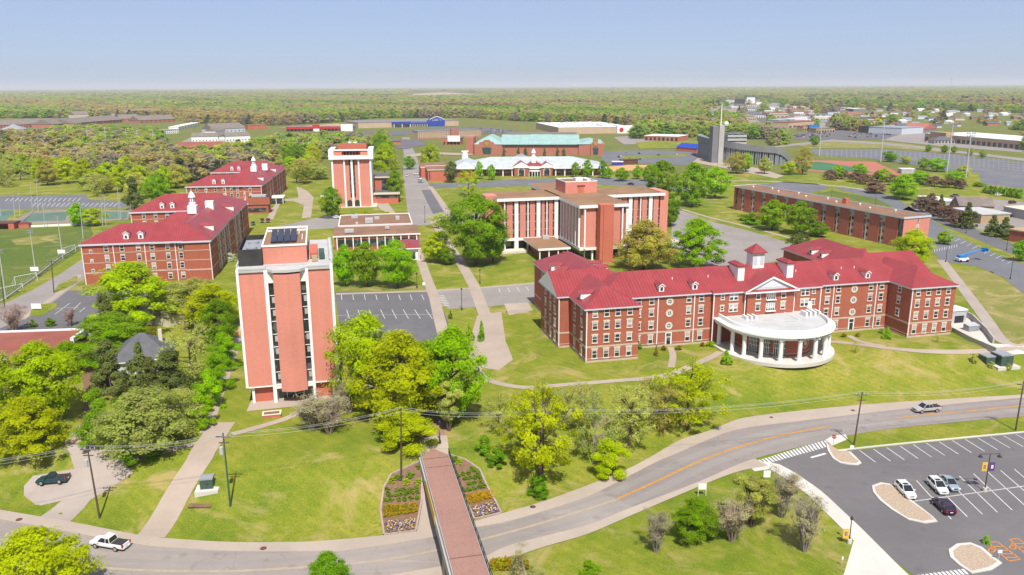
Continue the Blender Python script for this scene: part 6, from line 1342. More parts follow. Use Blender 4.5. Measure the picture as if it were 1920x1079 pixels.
TL = '''Y round 697 768 586 140|tall yellow green tree close to the right wall of the nearest tower
Y spread 752 792 618 165|broad yellow green tree in the middle of the clump beside the nearest tower
B round 850 785 612 135|bright green tree at the right of the clump beside the nearest tower
G round 800 770 640 110|mid green tree filling the middle of the clump, seen through its neighbours
O vase 842 808 706 72|brownish thin twiggy tree below the bright green tree by the brick path
Y shrub 768 835 775 110|yellow green undergrowth below the clump beside the telegraph pole
W vase 585 805 740 120|bare multi stemmed tree before the entrance of the nearest tower
W vase 618 812 735 110|bare multi stemmed tree standing on the lawn right of the tower planter
W vase 655 775 715 70|dark bare tree between the nearest tower and the yellow green clump
Y loose 1012 900 722 150|open yellow green tree around the telegraph pole right of the footbridge
Y loose 1005 820 715 90|slender yellow green tree behind the pole right of the footbridge
G shrub 906 848 815 36|small dark green bush on the slope, uppermost of the two by the bridge
G shrub 932 872 842 38|green bush on the slope next to the open yellow green tree
G shrub 1008 930 893 44|round green bush alone near the road right of the footbridge
O loose 935 815 735 60|thin budding tree at the top of the slope near the brick path
O loose 1112 868 730 100|thin budding tree with a slanting trunk on the middle of the road slope
Y shrub 1143 892 824 68|rounded yellow green bush under the budding trees near the road
O loose 1180 836 715 110|olive budding tree behind the rounded bush on the slope
Y loose 1290 806 672 135|bright yellow green tree at the right end of the slope trees
R loose 1243 812 712 95|rusty budding tree leaning against the bright yellow one on the slope
O loose 1065 800 722 80|pale thin tree between the two telegraph pole trees on the slope
W vase 1230 1035 958 85|bare grey tree standing alone on the near lawn by the road
G spread 1303 1012 934 82|leafy green tree among bare ones on the near lawn
W vase 1372 1015 928 110|bare twiggy tree in front of the leafy one on the near lawn
O vase 1408 988 890 95|olive twiggy tree behind the bare pair on the near lawn
W vase 1466 970 882 100|bare twiggy tree nearest the zebra crossing
W vase 1508 1034 925 105|bare twiggy tree beside the curving concrete walk
W shrub 985 1086 1018 80|half bare bush by the near flower bed under the bridge
G shrub 1105 1092 1052 42|small green bush at the bottom edge right of the bridge
Y round 82 1150 990 190|big yellow green tree top cut by the bottom left corner
G round 620 1135 1034 85|green tree top rising at the bottom edge left of the bridge
Y round 85 790 640 150|large yellow green tree with pale forked limbs at the left edge
Y spread 60 850 745 140|bright yellow green tree right behind the parked green pickup
O spread 12 790 655 110|olive green tree cut by the left edge behind the pickup
B round 130 700 640 70|green tree beside the maroon flat roof
D pine 210 742 636 85|dark conifer left of the dark hipped house
D cone 268 735 640 58|dark pointed conifer before the front of the dark hipped house
D pine 322 748 655 105|broad dark conifer right of the dark hipped house
D pine 288 752 668 60|dark conifer close in front of the dark hipped house wall
O loose 1092 806 716 70|thin budding tree high on the road slope behind the slanting trunk
O loose 1218 800 706 80|thin budding tree between the rusty one and the olive one on the slope
G shrub 195 832 728 85|green bushy tree at the left of the grey green thicket
O spread 275 845 728 165|big grey green budding tree beside the straight path
O spread 345 800 728 90|grey budding tree between the thicket and the hedge
G shrub 262 862 812 78|dark green bush at the foot of the grey green budding tree
O loose 362 725 596 115|tall budding tree with a pole before it near the hedge
Y spread 255 610 490 165|wide yellow green tree in front of the nearest dormitory wall
D pine 205 640 546 62|dark conifer below the wide yellow green tree
G round 222 660 585 115|mid green tree left of the golden round shrub
B shrub 212 690 622 95|bright green bushy tree beside the gravel yard
A shrub 292 655 612 40|golden green rounded shrub behind the dark hipped house
O spread 335 600 530 95|olive tree between the wide yellow tree and the tower
Y spread 400 612 532 110|yellow green tree close to the left edge of the nearest tower
G round 412 655 560 75|dark green tree touching the left edge of the nearest tower
O spread 372 590 520 80|grey budding tree behind the yellow one beside the tower
B shrub 425 690 625 60|bright green hedge tree at the top of the straight path
B shrub 410 730 662 60|bright green hedge tree second from the top of the straight path
B shrub 396 765 700 58|bright green hedge tree in the middle of the straight path
B shrub 378 800 742 55|bright green hedge tree nearest the wide path
K vase 28 622 566 70|pinkish bare tree at the left edge by the street corner
K vase 132 612 578 38|small pinkish bare tree between the clipped bushes
F shrub 433 490 474 24|white blossoming bush beside the dark sided dormitory wall
P shrub 450 483 466 28|plum leaved bush behind the white blossoming bush
B round 648 537 457 44|narrow green tree touching the tower, left of the clipped trio
G round 689 538 452 54|green tree in the middle of the trio before the low flat building
B round 746 540 449 70|broad bright green tree at the right of the trio before the low flat building
G round 893 498 362 112|huge green tree left of the coral cross shaped building
G round 925 492 400 60|green tree leaning on the huge one by the coral building
Y round 820 492 434 52|yellow green tree between the twin straight paths
G round 838 497 462 34|small round green tree beside the yellow green one between the paths
Y loose 822 428 398 42|thin green tree at the far end of the twin paths
R spread 1207 505 410 108|large rusty green tree in front of the coral building right wing
B spread 1303 502 408 88|bright green spreading tree at the edge of the pale car park
G round 1256 425 362 40|green tree tucked against the right end of the coral building
G oval 1240 368 300 62|tall oval green tree beyond the coral building
G oval 1298 388 304 58|tall oval green tree left of its brighter neighbour near the long dormitory
B round 1340 372 313 58|bright green tree beside the tall oval one near the long dormitory
B round 1447 432 374 56|bright green tree in front of the long brick dormitory
G round 1499 440 376 56|loose green tree second in front of the long brick dormitory
G round 1533 444 416 42|low dark green tree third in front of the long brick dormitory
G shrub 1412 420 400 46|low dark hedge bush at the left of the long brick dormitory
G shrub 1395 414 402 26|small dark bush beside the wall of the long brick dormitory
D round 1497 473 436 38|dark small tree in the middle of the pale car park edge
Y round 1710 500 430 76|bright yellow green tree at the end of the long brick dormitory
B round 1770 458 433 32|small green tree beside the boom lift car park
B round 1914 490 450 34|small green tree cut by the right edge
B round 1692 374 328 58|big bright green tree beside the service road
P spread 1640 362 340 42|plum leaved tree nearest the pale pavement behind the long dormitory
D cone 1812 428 378 38|dark conifer standing before the maintenance sheds
D cone 1860 442 402 36|dark conifer in the pair beside the white shed, left one
D cone 1882 446 406 36|dark conifer in the pair beside the white shed, right one
D cone 1762 400 364 24|small conifer between the sheds and plum trees
G round 1835 350 342 22|dark green shrubby tree at the corner of the huge car park
G round 622 408 350 46|green tree before the left pier of the far tower
Y round 650 424 398 24|small yellow green street tree, left of three before the low flat building
Y round 684 420 395 32|small yellow green street tree, middle of three before the low flat building
Y round 727 420 397 24|small yellow green street tree, right of three before the low flat building
G round 742 378 318 34|green tree at the street corner right of the far tower
Y spread 722 330 270 46|yellow green tree behind the right wing of the far tower
O spread 735 318 296 28|olive tree along the grey street near the far tower
G round 768 318 292 24|round dark green tree closing the end of the grey street
Y spread 808 318 270 46|budding yellow tree behind the brick annexe
Y loose 879 368 316 46|slender yellow green tree on the lawn before the pale roofed building
D round 846 343 302 26|dark tree beside the brick annexe
B oval 899 336 302 18|small green tree, left of the two before the left wing of the pale roofed building
B oval 922 338 308 16|small green tree, right of the two before the left wing of the pale roofed building
B round 1079 333 304 20|small green tree, left of the pair before the right wing of the pale roofed building
B oval 1101 333 299 22|taller green tree, right of the pair before the right wing of the pale roofed building
G oval 1130 334 300 18|dark slender tree at the right end of the pale roofed building
B round 1141 336 314 17|low green tree at the right end of the pale roofed building
B round 1166 340 314 28|round green tree in the lawn right of the pale roofed building
B round 1195 336 310 20|small green tree before the ball diamond fence
B round 1215 340 310 28|green tree before the ball diamond
D pine 252 392 330 46|dark spreading conifer behind the tennis court
B round 295 382 326 44|vivid yellow green tree beside the dark spreading conifer
B round 147 424 380 36|round bright green tree between the courts and playing field
Y round 178 424 390 38|yellow green tree beside the round one at the playing field
D cone 945 296 272 8|small conifer, first from the left before the arena wall
D cone 972 297 271 8|small conifer, second from the left before the arena wall
D cone 985 297 271 9|small conifer, third from the left before the arena wall
D cone 1021 297 275 8|small conifer in the middle of the arena wall
D cone 1045 297 273 8|small conifer, second from the right before the arena wall
D cone 1057 297 274 9|small conifer, rightmost before the arena wall
R round 1380 326 286 38|rusty tree in front of the grandstand, left of its green neighbour
B round 1398 322 287 30|bright green tree in front of the grandstand
O round 1433 326 294 28|olive tree in front of the grandstand right end
Y round 1478 328 302 30|yellow olive tree right of the grandstand
R oval 1505 328 276 28|tall rusty tree right of the grandstand
G round 1527 275 254 18|dark green tree at the left end of the dry grass bank
G round 1668 304 283 28|bright green tree, left of the row along the huge car park fence
O round 1698 308 292 20|olive tree, second in the row along the huge car park fence
B round 1731 318 296 22|green tree, third in the row along the huge car park fence
B round 1756 322 296 38|bright green tree, fourth and widest in the row along the huge car park fence
O round 1806 330 310 30|olive tree by the last light mast of the huge car park
G round 1740 285 271 14|small green tree on the verge above the huge car park, left one
G round 1770 288 272 15|small green tree on the verge above the huge car park, second from left
G round 1788 288 274 12|small green tree on the verge above the huge car park, third from left
O round 1818 293 277 12|small olive tree on the verge above the huge car park, fourth from left
O round 1842 297 281 14|small olive tree on the verge above the huge car park, fifth from left'''
SHAPE_W = {}
for ln in TL.split('\n'):
    a, lb = ln.split('|'); k, s, x, yb, yt, w_ = a.split()
    T(k, s, float(x), float(yb), float(yt), float(w_), lb)
def scatter(poly_px, spacing, mix, hr, wr, group, seed, tier='M', skip=None):
    rr = random.Random(seed); wp = [tuple(P(x, y, 0)[:2]) for x, y in poly_px]
    xs = [p[0] for p in wp]; ys = [p[1] for p in wp]; y = min(ys); c = 0
    while y < max(ys):
        x = min(xs)
        while x < max(xs):
            px, py = x + rr.uniform(-.4, .4) * spacing, y + rr.uniform(-.4, .4) * spacing
            if inpoly(px, py, wp):
                k, s, lb = mix[rr.randrange(len(mix))]; h = rr.uniform(*hr); w_ = rr.uniform(*wr)
                plant((px, py, 0), h, w_, k, s, tier, lb, 'tree', group); c += 1
            x += spacing
        y += spacing
    return c
woods = 'trees of the wood behind the tennis courts'
mixA = [('O', 'spread', 'olive budding tree in the wood behind the tennis courts'), ('R', 'round', 'rusty budding tree in the wood behind the tennis courts'), ('Y', 'spread', 'yellow green tree in the wood behind the tennis courts'), ('O', 'loose', 'thin budding tree in the wood behind the tennis courts')]
n1 = scatter([(-10, 362), (40, 352), (150, 344), (160, 368), (240, 380), (300, 372), (352, 358), (350, 330), (-10, 322)], 19, mixA, (11, 18), (13, 19), woods, 5)
mixB = [('O', 'round', 'olive tree in the wood left of the far tower'), ('Y', 'spread', 'yellow green tree in the wood left of the far tower'), ('G', 'round', 'mid green tree in the wood left of the far tower'), ('R', 'loose', 'rusty budding tree in the wood left of the far tower')]
n2 = scatter([(520, 345), (545, 348), (610, 345), (612, 298), (500, 296), (515, 308)], 18, mixB, (11, 17), (12, 18), 'trees of the wood left of the far tower', 6)
mixC = [('G', 'round', 'green tree of the belt behind the far tower'), ('Y', 'spread', 'yellow green tree of the belt behind the far tower'), ('O', 'spread', 'olive tree of the belt behind the far tower')]
n3 = scatter([(690, 300), (715, 318), (735, 300), (730, 268), (690, 262)], 20, mixC, (11, 18), (13, 19), 'trees of the belt behind the far tower', 8)
mixP = [('P', 'spread', 'plum leaved tree in the row beside the running track'), ('P', 'spread', 'plum leaved tree in the row beside the running track'), ('Y', 'round', 'green tree among plum ones beside the running track')]
for i, (x, y, w_) in enumerate([(1557,336,26),(1578,334,24),(1605,340,30),(1622,344,26),(1645,338,24),(1672,345,26),(1700,348,28),(1730,344,26),(1752,348,28),(1778,350,28),(1800,352,26)]): T('P', 'spread', x, y + 2, y - 18, w_, 'plum leaved tree in the row beside the running track', 'M', 'tree', 'plum leaved trees beside the running track', i % 2)
for i, (x, y, w_) in enumerate([(1570,336,26),(1612,332,28),(1655,342,28),(1722,346,40),(1790,346,32)]): T('B', 'round', x, y, y - 26, w_, 'green tree among plum ones beside the running track', 'M', 'tree', 'green trees among the plum leaved row', i % 2)
for i, (x, y, w_) in enumerate([(1728,398,34),(1750,405,34),(1775,415,36),(1795,425,36),(1745,392,28)]): T('P', 'spread', x, y, y - 30, w_, 'plum leaved tree in the row beside the maintenance sheds', 'M', 'tree', 'plum leaved trees beside the sheds', i % 2)
for i in range(8): T('G', 'shrub', 1848 + i * 9, 362 + i * 1.5, 347 + i, 14, 'dark hedge shrub at the corner of the huge car park', 'S', 'shrub', 'hedge shrubs by the huge car park')
# small shrubs round the hall and car park
SM = '''G dense 62 613 599 17|clipped round bush, left of three by the gravel yard
G dense 94 612 596 20|clipped round bush, middle of three by the gravel yard
G dense 163 609 595 16|clipped round bush, right of three by the gravel yard
A dense 1244 657 648 12|low round bush left of the hall side path
A dense 1272 656 648 14|low round bush right of the hall side path
B shrub 1333 650 640 18|bright bush against the left end of the porch
A shrub 1317 650 642 10|small bush beside the bright one by the porch
B cone 1361 684 655 22|young green tree before the porch left columns
G shrub 1199 655 645 12|dark bush in the corner of the left wing
B shrub 1507 632 624 12|round bush left of the right side door
A dense 1582 632 625 11|round bush at the porch end by the right side door
A dense 1609 631 624 11|round bush right of the right side door
G shrub 1651 625 616 10|dark bush before the recess of the right wing
B cone 1663 636 612 16|young bright tree before the recess of the right wing
O loose 1757 642 625 14|bare sapling on the lawn before the right wing
O loose 1604 662 640 14|sapling on the lawn right of the porch
O shrub 1825 680 663 14|small bare bush left of the green service cabinets
O shrub 1858 690 678 12|small bush in front of the left green cabinet
O shrub 1890 694 682 12|small bush in front of the right green cabinet
R cone 1230 668 645 9|thin sapling on the lawn by the left wing
B cone 880 640 605 18|young green tree by the brick plaza, left one
B cone 903 640 600 16|young green tree by the brick plaza, right one
G cone 845 598 582 9|thin conifer sapling on the island of the tower car park
B shrub 1848 1020 1004 14|scrubby sapling on the pebble island by the orange bays'''
for ln in SM.split('\n'):
    a, lb = ln.split('|'); k, s, x, yb, yt, w_ = a.split(); T(k, s, float(x), float(yb), float(yt), float(w_), lb, 'M')

# ------------------------------------------------------------------ the forest to the horizon: one mass, instanced on points
INC = [[(290,352),(345,341),(522,335),(522,306),(400,308),(340,310),(290,330)],
       [(-60,322),(350,335),(400,322),(515,312),(500,298),(612,298),(690,300),(690,272),(520,276),(470,290),(400,305),(340,308),(318,300),(300,262),(150,252),(60,268),(-60,262)],
       [(-100,222),(330,222),(362,232),(470,234),(520,236),(640,229),(700,222),(880,221),(960,227),(1085,231),(1195,238),(1320,238),(1335,216),(1300,203),(-100,203)],
       [(1185,258),(1335,258),(1330,238),(1200,246)], [(1190,262),(1240,256),(1240,252),(1190,250)],
       [(1270,252),(1400,262),(1400,246),(1280,242)],
       [(1520,244),(1640,249),(1705,236),(1930,250),(2060,262),(2060,203),(1480,203),(1470,210),(1540,228)], [(1920,285),(2060,290),(2060,262),(1925,262)],
       [(1395,262),(1440,262),(1440,250),(1400,250)], [(1450,274),(1480,270),(1475,262),(1452,264)], [(1345,246),(1385,246),(1395,224),(1360,214)]]
INCW = [[tuple(P(x, y, 0)[:2]) for x, y in q] for q in INC]
EXC = [[(1318,222),(1440,236),(1560,246),(1560,222),(1500,203),(1430,186),(1372,186),(1340,196)], [(755,186),(770,175),(830,172),(915,177),(905,184)], [(1470,240),(1570,252),(1560,236),(1480,232)], [(85,302),(170,300),(172,286),(85,288)], [(0,298),(45,296),(45,282),(0,284)]]
EXCW = [[tuple(P(x, y, 0)[:2]) for x, y in q] for q in EXC]
def inp_np(X, Y, poly):
    r = np.zeros(len(X), bool); n = len(poly)
    for i in range(n):
        x1, y1 = poly[i]; x2, y2 = poly[(i+1) % n]
        if abs(y2 - y1) < 1e-9: continue
        c = ((y1 > Y) != (y2 > Y)) & (X < (x2 - x1) * (Y - y1) / (y2 - y1) + x1); r ^= c
    return r
FARY = P(960, 203, 0)[1]
pts = []
Yv = P(200, 350, 0)[1]; rng = np.random.default_rng(11)
while Yv < 38000:
    s = max(9.5, Yv * 0.0062); half = Yv * .74; n = int(2 * half / s)
    X = (np.arange(n) + rng.random(n) * .9) * s - half; Y = Yv + (rng.random(n) - .5) * s * 1.1
    k = np.zeros(n, bool)
    if Yv < FARY + 50:
        for q in INCW: k |= inp_np(X, Y, q)
    else: k[:] = True
    if Yv > FARY - 400:
        f2 = (np.sin(X * .0021 + 3 * np.sin(Y * .0011)) + np.sin(Y * .0033 + 2 * np.sin(X * .0017)) + .8*np.sin((X+Y)*.0071)) > 1.5
        k &= ~f2
    for q in EXCW: k &= ~inp_np(X, Y, q)
    sub = (X / Yv > .36) & (Yv < FARY + 1500) & (rng.random(n) < .62); k &= ~sub
    hx = inp_np(X, Y, EXCW[0]) & (rng.random(n) < .012) if Yv < FARY + 3000 else np.zeros(n, bool)
    k |= hx
    for hx_, hy_ in HOUSES:
        if -30 < hy_ - Yv < 90 + hy_ * .05: k &= np.abs(X - hx_ - 7) > 17 + hy_ * .004
    m = k.sum(); sz = np.full(m, s)
    pts.append(np.stack([X[k], Y[k], np.zeros(m), sz], 1)); Yv += s * .92
pts = np.concatenate(pts); print('forest points', len(pts))
fme = bpy.data.meshes.new('forest'); fme.vertices.add(len(pts)); fme.vertices.foreach_set('co', pts[:, :3].astype(np.float32).ravel())
big = np.sin(pts[:, 0] * .004 + 1.3) * np.sin(pts[:, 1] * .003) + np.sin(pts[:, 0] * .011 + pts[:, 1] * .009)
kind = (rng.random(len(pts)) * 3.6 + big * 1.9 + 2.0); kind = np.clip(kind, 0, 5.99).astype(np.int32)
conif = rng.random(len(pts)) < .07; kind[conif] = 6
scl = np.stack([pts[:, 3] * 1.75 * (.75 + .6 * rng.random(len(pts)))] * 2 + [(10.5 + 5 * rng.random(len(pts))) * (1 + np.clip(pts[:, 1] / 9000, 0, 1.2))], 1)
for nm, ty, dat, key in (('kind', 'INT', kind, 'value'), ('scl', 'FLOAT_VECTOR', scl.astype(np.float32).ravel(), 'vector'), ('rot', 'FLOAT', (rng.random(len(pts)) * 6.28).astype(np.float32), 'value')):
    at = fme.attributes.new(nm, ty, 'POINT'); at.data.foreach_set(key, dat)
fo = link('forest', fme); setp(fo, 'spring woodland of mixed greens reaching to the horizon', 'forest', None, 'stuff')
pc = bpy.data.collections.new('forest_trees')
for i, (k, s) in enumerate((('G', 'oval'), ('O', 'shrub'), ('B', 'oval'), ('Y', 'shrub'), ('O', 'oval'), ('R', 'shrub'), ('D', 'cone'))):
    cmm = tree_proto(s, k, 'S', i % 2)[1].copy(); cmm.materials[0] = FLEAF[('G', 'O', 'B', 'Y', 'W', 'R', 'D')[i]]
    o = bpy.data.objects.new('forest_tree_%d' % i, cmm); pc.objects.link(o)
ng = bpy.data.node_groups.new('forest', 'GeometryNodeTree'); ng.interface.new_socket('Geometry', in_out='INPUT', socket_type='NodeSocketGeometry'); ng.interface.new_socket('Geometry', in_out='OUTPUT', socket_type='NodeSocketGeometry')
gi = ng.nodes.new('NodeGroupInput'); go = ng.nodes.new('NodeGroupOutput'); ip = ng.nodes.new('GeometryNodeInstanceOnPoints'); ci = ng.nodes.new('GeometryNodeCollectionInfo')
ci.inputs['Collection'].default_value = pc; ci.inputs['Separate Children'].default_value = True; ci.inputs['Reset Children'].default_value = True
def attr(nm, ty):
    a = ng.nodes.new('GeometryNodeInputNamedAttribute'); a.data_type = ty; a.inputs[0].default_value = nm; return a.outputs[0]
mtp = ng.nodes.new('GeometryNodeMeshToPoints'); ng.links.new(gi.outputs[0], mtp.inputs[0]); ng.links.new(mtp.outputs[0], ip.inputs['Points'])
ng.links.new(ci.outputs[0], ip.inputs['Instance']); ip.inputs['Pick Instance'].default_value = True; ng.links.new(attr('kind', 'INT'), ip.inputs['Instance Index']); ng.links.new(attr('scl', 'FLOAT_VECTOR'), ip.inputs['Scale'])
cx = ng.nodes.new('ShaderNodeCombineXYZ'); ng.links.new(attr('rot', 'FLOAT'), cx.inputs[2])
try:
    er = ng.nodes.new('FunctionNodeEulerToRotation'); ng.links.new(cx.outputs[0], er.inputs[0]); ng.links.new(er.outputs[0], ip.inputs['Rotation'])
except Exception: ng.links.new(cx.outputs[0], ip.inputs['Rotation'])
ng.links.new(ip.outputs[0], go.inputs[0])
md = fo.modifiers.new('forest', 'NODES'); md.node_group = ng
# ------------------------------------------------------------------ footbridge
br = thing('footbridge', 'brick paved footbridge with railings crossing over the road', 'footbridge', (0, 0, 0))
L0 = P(794.5, 863)[:2]; L1 = P(853, 1079)[:2]; Rr0 = P(838, 860)[:2]; R1 = P(911, 1079)[:2]
c0 = (L0 + Rr0) / 2; c1 = (L1 + R1) / 2; u = (c1 - c0) / np.linalg.norm(c1 - c0); v = np.array([-u[1], u[0]]); hwid = 2.35
BL = 62.0; BA = math.atan2(u[1], u[0]); br.location = (c0[0], c0[1], 0); br.rotation_euler = (0, 0, BA)
s = MB(); s.box(-1.0, BL, -hwid, hwid, -.5, .12, 0); s.build('deck', M['deck_brick'], br)
s = MB(); s.box(-1.0, BL, -hwid - .35, -hwid, -1.3, .22, 0); s.box(-1.0, BL, hwid, hwid + .35, -1.3, .22, 0); s.box(2, BL, -1.6, -1.0, -1.2, -.51); s.box(2, BL, 1.0, 1.6, -1.2, -.51); s.build('girder', M['pale_concrete'], br)
for x in (-.3, 3.0, 30.2): s = MB(); s.box(x, x + .17, -hwid, hwid, .12, .125); s.build('joint', M['rust'], br)
for sgn in (-1, 1):
    s = MB(); y = sgn * (hwid + .12)
    for x in np.arange(-1, 60, 2.0): s.tube((x, y, .2), (x, y, 1.3), .05, n=6)
    for z in (1.3, .35): s.tube((-1, y, z), (60, y, z), .05, n=6)
    for x in np.arange(-1, 60, .22): s.tube((x, y, .35), (x, y, 1.3), .014, n=3, cap=False)
    s.build('railing', M['dark_metal'] if sgn > 0 else M['galv'], br)
s = MB(); s.box(9.0, 20.0, -hwid - .48, -hwid - .40, -.9, 1.15) if False else s.box(9.0, 20.0, -hwid - .44, -hwid - .38, -.7, 1.15); s.build('banner', M['banner_gold'], br)
s = MB(); s.box(-.9, 1.6, -hwid - .3, hwid + .3, -5.6, -1.31); s.box(26.5, 29, -hwid - .3, hwid + .3, -6, -1.31); s.build('abutment', M['concrete'], br)
drape('path', [(785,826),(812,818),(838,817),(843,857),(792,860)], .07, M['concrete'], 'concrete landing at the top of the footbridge', None, 'path')
drape('path', [(790,826),(812,795),(818,775),(845,712),(868,716),(838,770),(834,818)], .06, M['deck_brick'], 'brick path from the footbridge up to the plaza', None, 'path')
drape('path', [px2(935,470), px2(950,560), px2(985,700), px2(1010,850), px2(888,838), px2(925,640)], .05, M['concrete'], 'concrete strip between the left flower bed and the footbridge', None, 'path')
s = MB(); s.poly([(-1, -hwid, .115), (-1, hwid, .115), (-4.2, 0, .12)][::-1]); s.build('brick_apex', M['deck_brick'], br)
# flower beds on the bridge embankments
def bed(poly, lb):
    wp = [np.array(G(*px2(*p))[:2]) for p in poly]
    drape_world('flower_bed', wp, .06, M['soil'], lb, None, 'flower bed')
    kerbline('edging', wp + [wp[0]], M['edging'], 'stone edging around the ' + lb, .32, .28, False)
bed([(930,395),(745,478),(700,560),(688,640),(680,700),(700,842),(890,820),(925,640)], 'flower bed left of the footbridge')
bed([(1085,362),(1180,390),(1270,450),(1320,560),(1370,650),(1400,712),(1240,748),(1150,560)], 'flower bed right of the footbridge')
def flowers(poly, n, size, cols, lb, hgt=.5):
    wp = [tuple(G(*px2(*p))[:2]) for p in poly]; rg = np.random.default_rng(n); xs = [p[0] for p in wp]; ys = [p[1] for p in wp]
    X = rg.uniform(min(xs), max(xs), n * 4); Y = rg.uniform(min(ys), max(ys), n * 4); k = inp_np(X, Y, wp); X, Y = X[k][:n], Y[k][:n]
    Z = terr(X, Y) + .1 + rg.random(len(X)) * hgt; nr = rg.normal(size=(len(X), 3)) * .5 + np.array([0, -.2, 1]); nr /= np.linalg.norm(nr, axis=1)[:, None]
    me = mesh_quads('flowers', quads(np.stack([X, Y, Z], 1), nr, np.full(len(X), size), 1.0, .4, rg), cols[0])
    for c in cols[1:]: me.materials.append(c)
    me.polygons.foreach_set('material_index', rg.integers(0, len(cols), len(me.polygons)).astype(np.int32))
    setp(link('flowers', me), lb, 'flowers', None, 'stuff')
gold = leaf('leaf_golden', (0.52, 0.36, 0.02)); 
flowers([(698,672),(905,660),(900,712),(700,740)], 900, .17, [gold, gold, LEAF['A']], 'golden foliage band in the bed left of the footbridge'); flowers([(705,765),(888,745),(880,810),(712,832)], 750, .13, [M['purple'], M['banner_gold'], M['soil'], LEAF['G'], M['cream'], M['soil'], M['purple']], 'purple and yellow pansies in the bed left of the footbridge', .25)
flowers([(1182,610),(1340,582),(1362,622),(1200,664)], 700, .17, [gold, gold, LEAF['A']], 'golden foliage band in the bed right of the footbridge'); flowers([(1215,680),(1365,645),(1385,705),(1240,745)], 650, .13, [M['purple'], M['banner_gold'], M['soil'], LEAF['G'], M['cream'], M['soil'], M['purple']], 'purple and yellow pansies in the bed right of the footbridge', .25)
flowers([(1330,1010),(1540,975),(1570,1050),(1330,1060)], 1400, .18, [gold, LEAF['A'], LEAF['Y']], 'golden ground cover at the near right corner of the footbridge', .8)
for px_, py_ in [(725,598),(770,608),(800,605),(832,598),(865,595),(900,590),(735,612),(780,578),(815,575),(890,567),(705,640),(742,640),(790,636),(825,632),(860,628),(897,625),(720,575),(850,578)]:
    q = G(*px2(px_, py_)); plant(q, .8, .95, 'G', 'dense', 'S', 'small dark green shrub in the rows of the left flower bed', 'shrub', 'small shrubs in the left flower bed')
for px_, py_ in [(1140,490),(1172,482),(1205,478),(1225,452),(1240,460),(1262,475),(1270,500),(1185,510),(1215,505),(1245,502),(1210,540),(1242,536),(1275,530),(1175,575),(1203,575),(1236,568),(1272,560),(1300,556)]:
    q = G(*px2(px_, py_)); plant(q, .85, 1.0, 'G', 'dense', 'S', 'small dark green shrub in the rows of the right flower bed', 'shrub', 'small shrubs in the right flower bed')
for i, (px_, py_) in enumerate([(750,520),(790,505),(835,530),(855,490),(905,530),(915,440),(1150,410),(1120,395)]):
    q = G(*px2(px_, py_)); plant(q, .8, 1.6, 'G' if i % 2 else 'Y', 'shrub', 'S', 'grassy green clump at the top of the bridge flower beds', 'shrub', 'grassy clumps in the flower beds')

# ------------------------------------------------------------------ poles, wires and lamps
TOPS = {}
def upole(name, x, yb, xt, yt, lb, arm=True, key=None, transformer=False, mat='wood_pole'):
    q = G(x, yb); t = PY(xt, yt, q[1]); h = t[2] - q[2]
    o = thing('utility_pole', lb, 'utility pole', tuple(q)); dx = t[0] - q[0]
    s = MB(); s.tube((0, 0, -.4), (dx, 0, h), .17, .11, 8); s.build('pole', M[mat], o)
    if arm:
        s = MB(); s.box(dx - 1.2, dx + 1.2, -.08, .08, h - .75, h - .6); s.box(dx - .8, dx + .8, -.07, .07, h - 1.75, h - 1.62); s.build('crossarm', M['wood_pole'], o)
        s = MB()
        for a in (-1.1, -.45, .45, 1.1): s.lathe([(.06, h - .6), (.09, h - .45), (.05, h - .3), (0, h - .28)], (dx + a, 0), 6)
        s.build('insulator', M['galv'], o)
    if transformer:
        s = MB(); s.tube((dx - .5, -.1, h - 3.6), (dx - .5, -.1, h - 2.4), .32, n=10); s.build('transformer', M['galv'], o)
    if key: TOPS[key] = np.array([t[0], q[1], t[2]])
    return o
upole('p', 187, 972, 163, 836, 'leaning brown utility pole with transformer on the front lawn near the driveway', key='a', transformer=True)
upole('p', 432, 950, 418, 812, 'grey green utility pole beside the wide path on the front lawn', key='b', transformer=True, mat='green_box')
upole('p', 752, 902, 752, 765, 'brown utility pole rising from the left flower bed', key='c', arm=False)
upole('p', 1017, 890, 1020, 767, 'utility pole with lamp standing inside the open yellow green tree', key='d', transformer=True)
upole('p', 1601, 835, 1617, 735, 'brown utility pole behind the car park stop sign', key='e')
upole('p', 1904, 808, 1920, 715, 'brown utility pole at the right edge of the road verge', key='f')
upole('p', 367, 705, 364, 628, 'tall wooden pole in front of the budding tree near the hedge', arm=False)
upole('p', 101, 549, 96, 487, 'wooden utility pole beside the side street', key=None)
upole('p', 180, 640, 178, 598, 'wooden pole at the corner of the gravel yard', arm=False)
upole('p', 9, 580, 2, 520, 'wooden pole at the left end of the field fence', arm=False)
TOPS['z'] = np.array([-130, 95, TOPS['a'][2] - .5]); TOPS['y'] = np.array([260, 150, TOPS['f'][2]])
def wire(a, b, lb, sag=.9, offs=(-1.0, 0, 1.0), dz=-.4):
    s = MB(); A, B = TOPS[a], TOPS[b]
    d = (B - A)[:2]; nrm_ = np.array([-d[1], d[0]]) / np.linalg.norm(d)
    for o_ in offs:
        prev = None
        for i in range(15):
            t = i / 14; p = A * (1 - t) + B * t; p = (p[0] + nrm_[0]*o_*.6, p[1] + nrm_[1]*o_*.6, p[2] + dz - sag * 4 * t * (1 - t) - (0 if abs(o_) > .1 else -.5))
            if prev: s.tube(prev, p, .02, n=4, cap=False)
            prev = p
    setp(s.build('power_line', M['galv']), lb, 'power line')
wire('z', 'a', 'wires from the left edge to the pole by the driveway'); wire('a', 'b', 'wires between the pole by the driveway and the wide path'); wire('b', 'c', 'wires between the wide path and the left flower bed'); wire('c', 'd', 'wires over the footbridge landing between its two poles'); wire('d', 'e', 'wires along the road slope up to the car park pole', 1.5); wire('e', 'f', 'wires along the verge of the right car park', 1.0)
